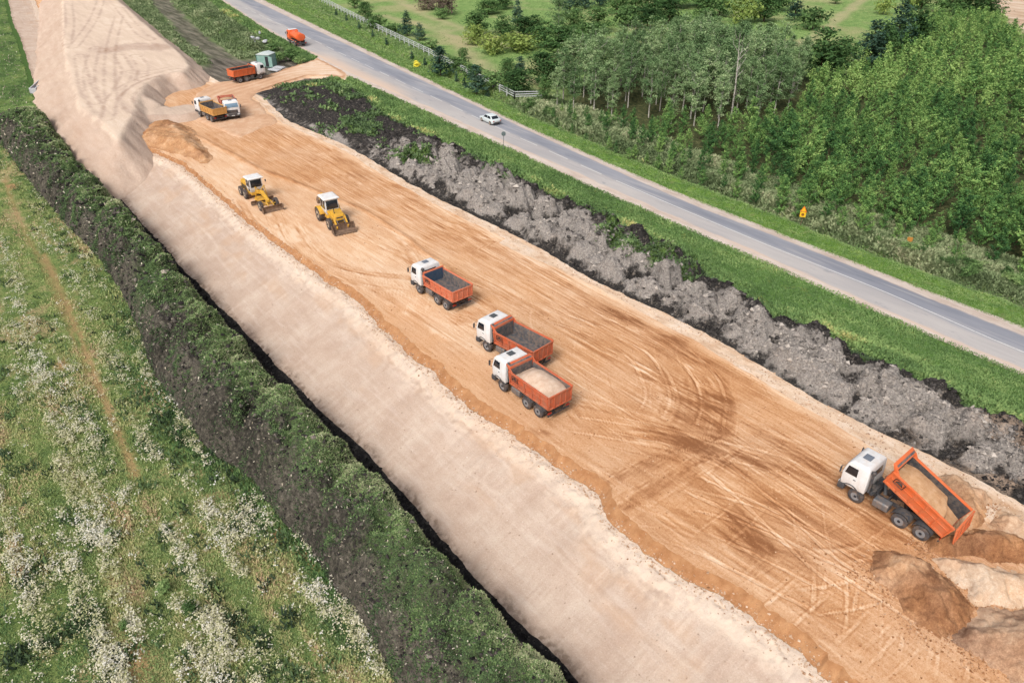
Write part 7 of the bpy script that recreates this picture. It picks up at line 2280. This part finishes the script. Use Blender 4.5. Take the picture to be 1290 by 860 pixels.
# crumbs of sand: along the step, on the slope and round the heaps
yy = cr_.uniform(-8, 120, 9000) ** 1.0; w_ = cr_.normal(0, .35, len(yy)); x4 = np.interp(yy, YR, b4.x); xx = x4 + w_ - .15
zz = np.where(xx < x4, slope.height(xx, yy), face.height(xx, yy)); S1 = szf(len(yy), .025, .12)
X2, Y2, U2, Z2 = strip_scatter(slope, 3500, cr_, .03, .99, ymax=150); S2 = szf(len(X2), .02, .09)
X3, Y3, U3, Z3 = strip_scatter(plat, 12000, cr_, .01, .99, ymax=110); S3 = szf(len(X3), .02, .085)
X4, Y4, U4, Z4 = strip_scatter(margin, 7000, cr_, .01, .99, ymax=130); S4 = szf(len(X4), .03, .13)
mk = lambda nm, st_: clod_mat(nm, st_)
chunks('step_crumbs', xx, yy, zz + S1 * .2, S1, mk('step_crumb', [(0, C(150, 108, 76)), (.5, C(204, 172, 144)), (1, C(232, 210, 190))]), cr_, cr_.normal(.5, .25, len(yy)), 'broken crumbs of sand along the step at the platform edge', 'crumbs')
chunks('slope_crumbs', X2, Y2, Z2 + S2 * .2, S2, mk('slope_crumb', [(0, C(172, 148, 130)), (.5, C(196, 172, 154)), (1, C(236, 220, 206))]), cr_, cr_.normal(.4, .28, len(X2)), 'small stones and crumbs lying on the pale slope', 'crumbs')
chunks('platform_crumbs', X3, Y3, Z3 + S3 * .2, S3, mk('platform_crumb', [(0, C(132, 90, 60)), (.5, C(188, 138, 98)), (1, C(238, 204, 172))]), cr_, cr_.normal(.45, .25, len(X3)), 'small crumbs of sand kicked up on the platform', 'crumbs')
chunks('margin_crumbs', X4, Y4, Z4 + S4 * .2, S4, mk('margin_crumb', [(0, C(160, 128, 104)), (.5, C(214, 182, 154)), (1, C(242, 224, 206))]), cr_, cr_.normal(.45, .25, len(X4)), 'crumbs of dusty sand on the pale margin below the spoil', 'crumbs')
# loose sand spilled round the feet of the heaps
hx, hy = [], []
for (a_, b_) in [(1090, 720), (1112, 750), (1150, 788), (1196, 808), (1165, 700), (1200, 735), (1228, 762), (1164, 686), (1240, 835), (1180, 650), (1240, 640), (1205, 790), (1285, 768)]:
    x0, y0 = W(a_, b_); hx.append(x0 + cr_.normal(0, .7, 300)); hy.append(y0 + cr_.normal(0, .7, 300))
hx, hy = np.concatenate(hx), np.concatenate(hy); hs = szf(len(hx), .02, .10)
hz_ = plat.height(np.minimum(hx, np.interp(hy, YR, b6.x) - .05), hy)
ok = hx < np.interp(hy, YR, b7.x) - .3
chunks('heap_crumbs', hx[ok], hy[ok], hz_[ok] + hs[ok] * .3, hs[ok], mk('heap_crumb', [(0, C(150, 104, 70)), (.5, C(178, 132, 96)), (1, C(226, 194, 164))]), cr_, cr_.normal(.45, .25, ok.sum()), 'loose crumbs of sand spilled round the heaps', 'crumbs')
print('VEG young', len(yp), 'rest', N_REST, 'grove', len(gp), 'scrub', ns)
setup_world()
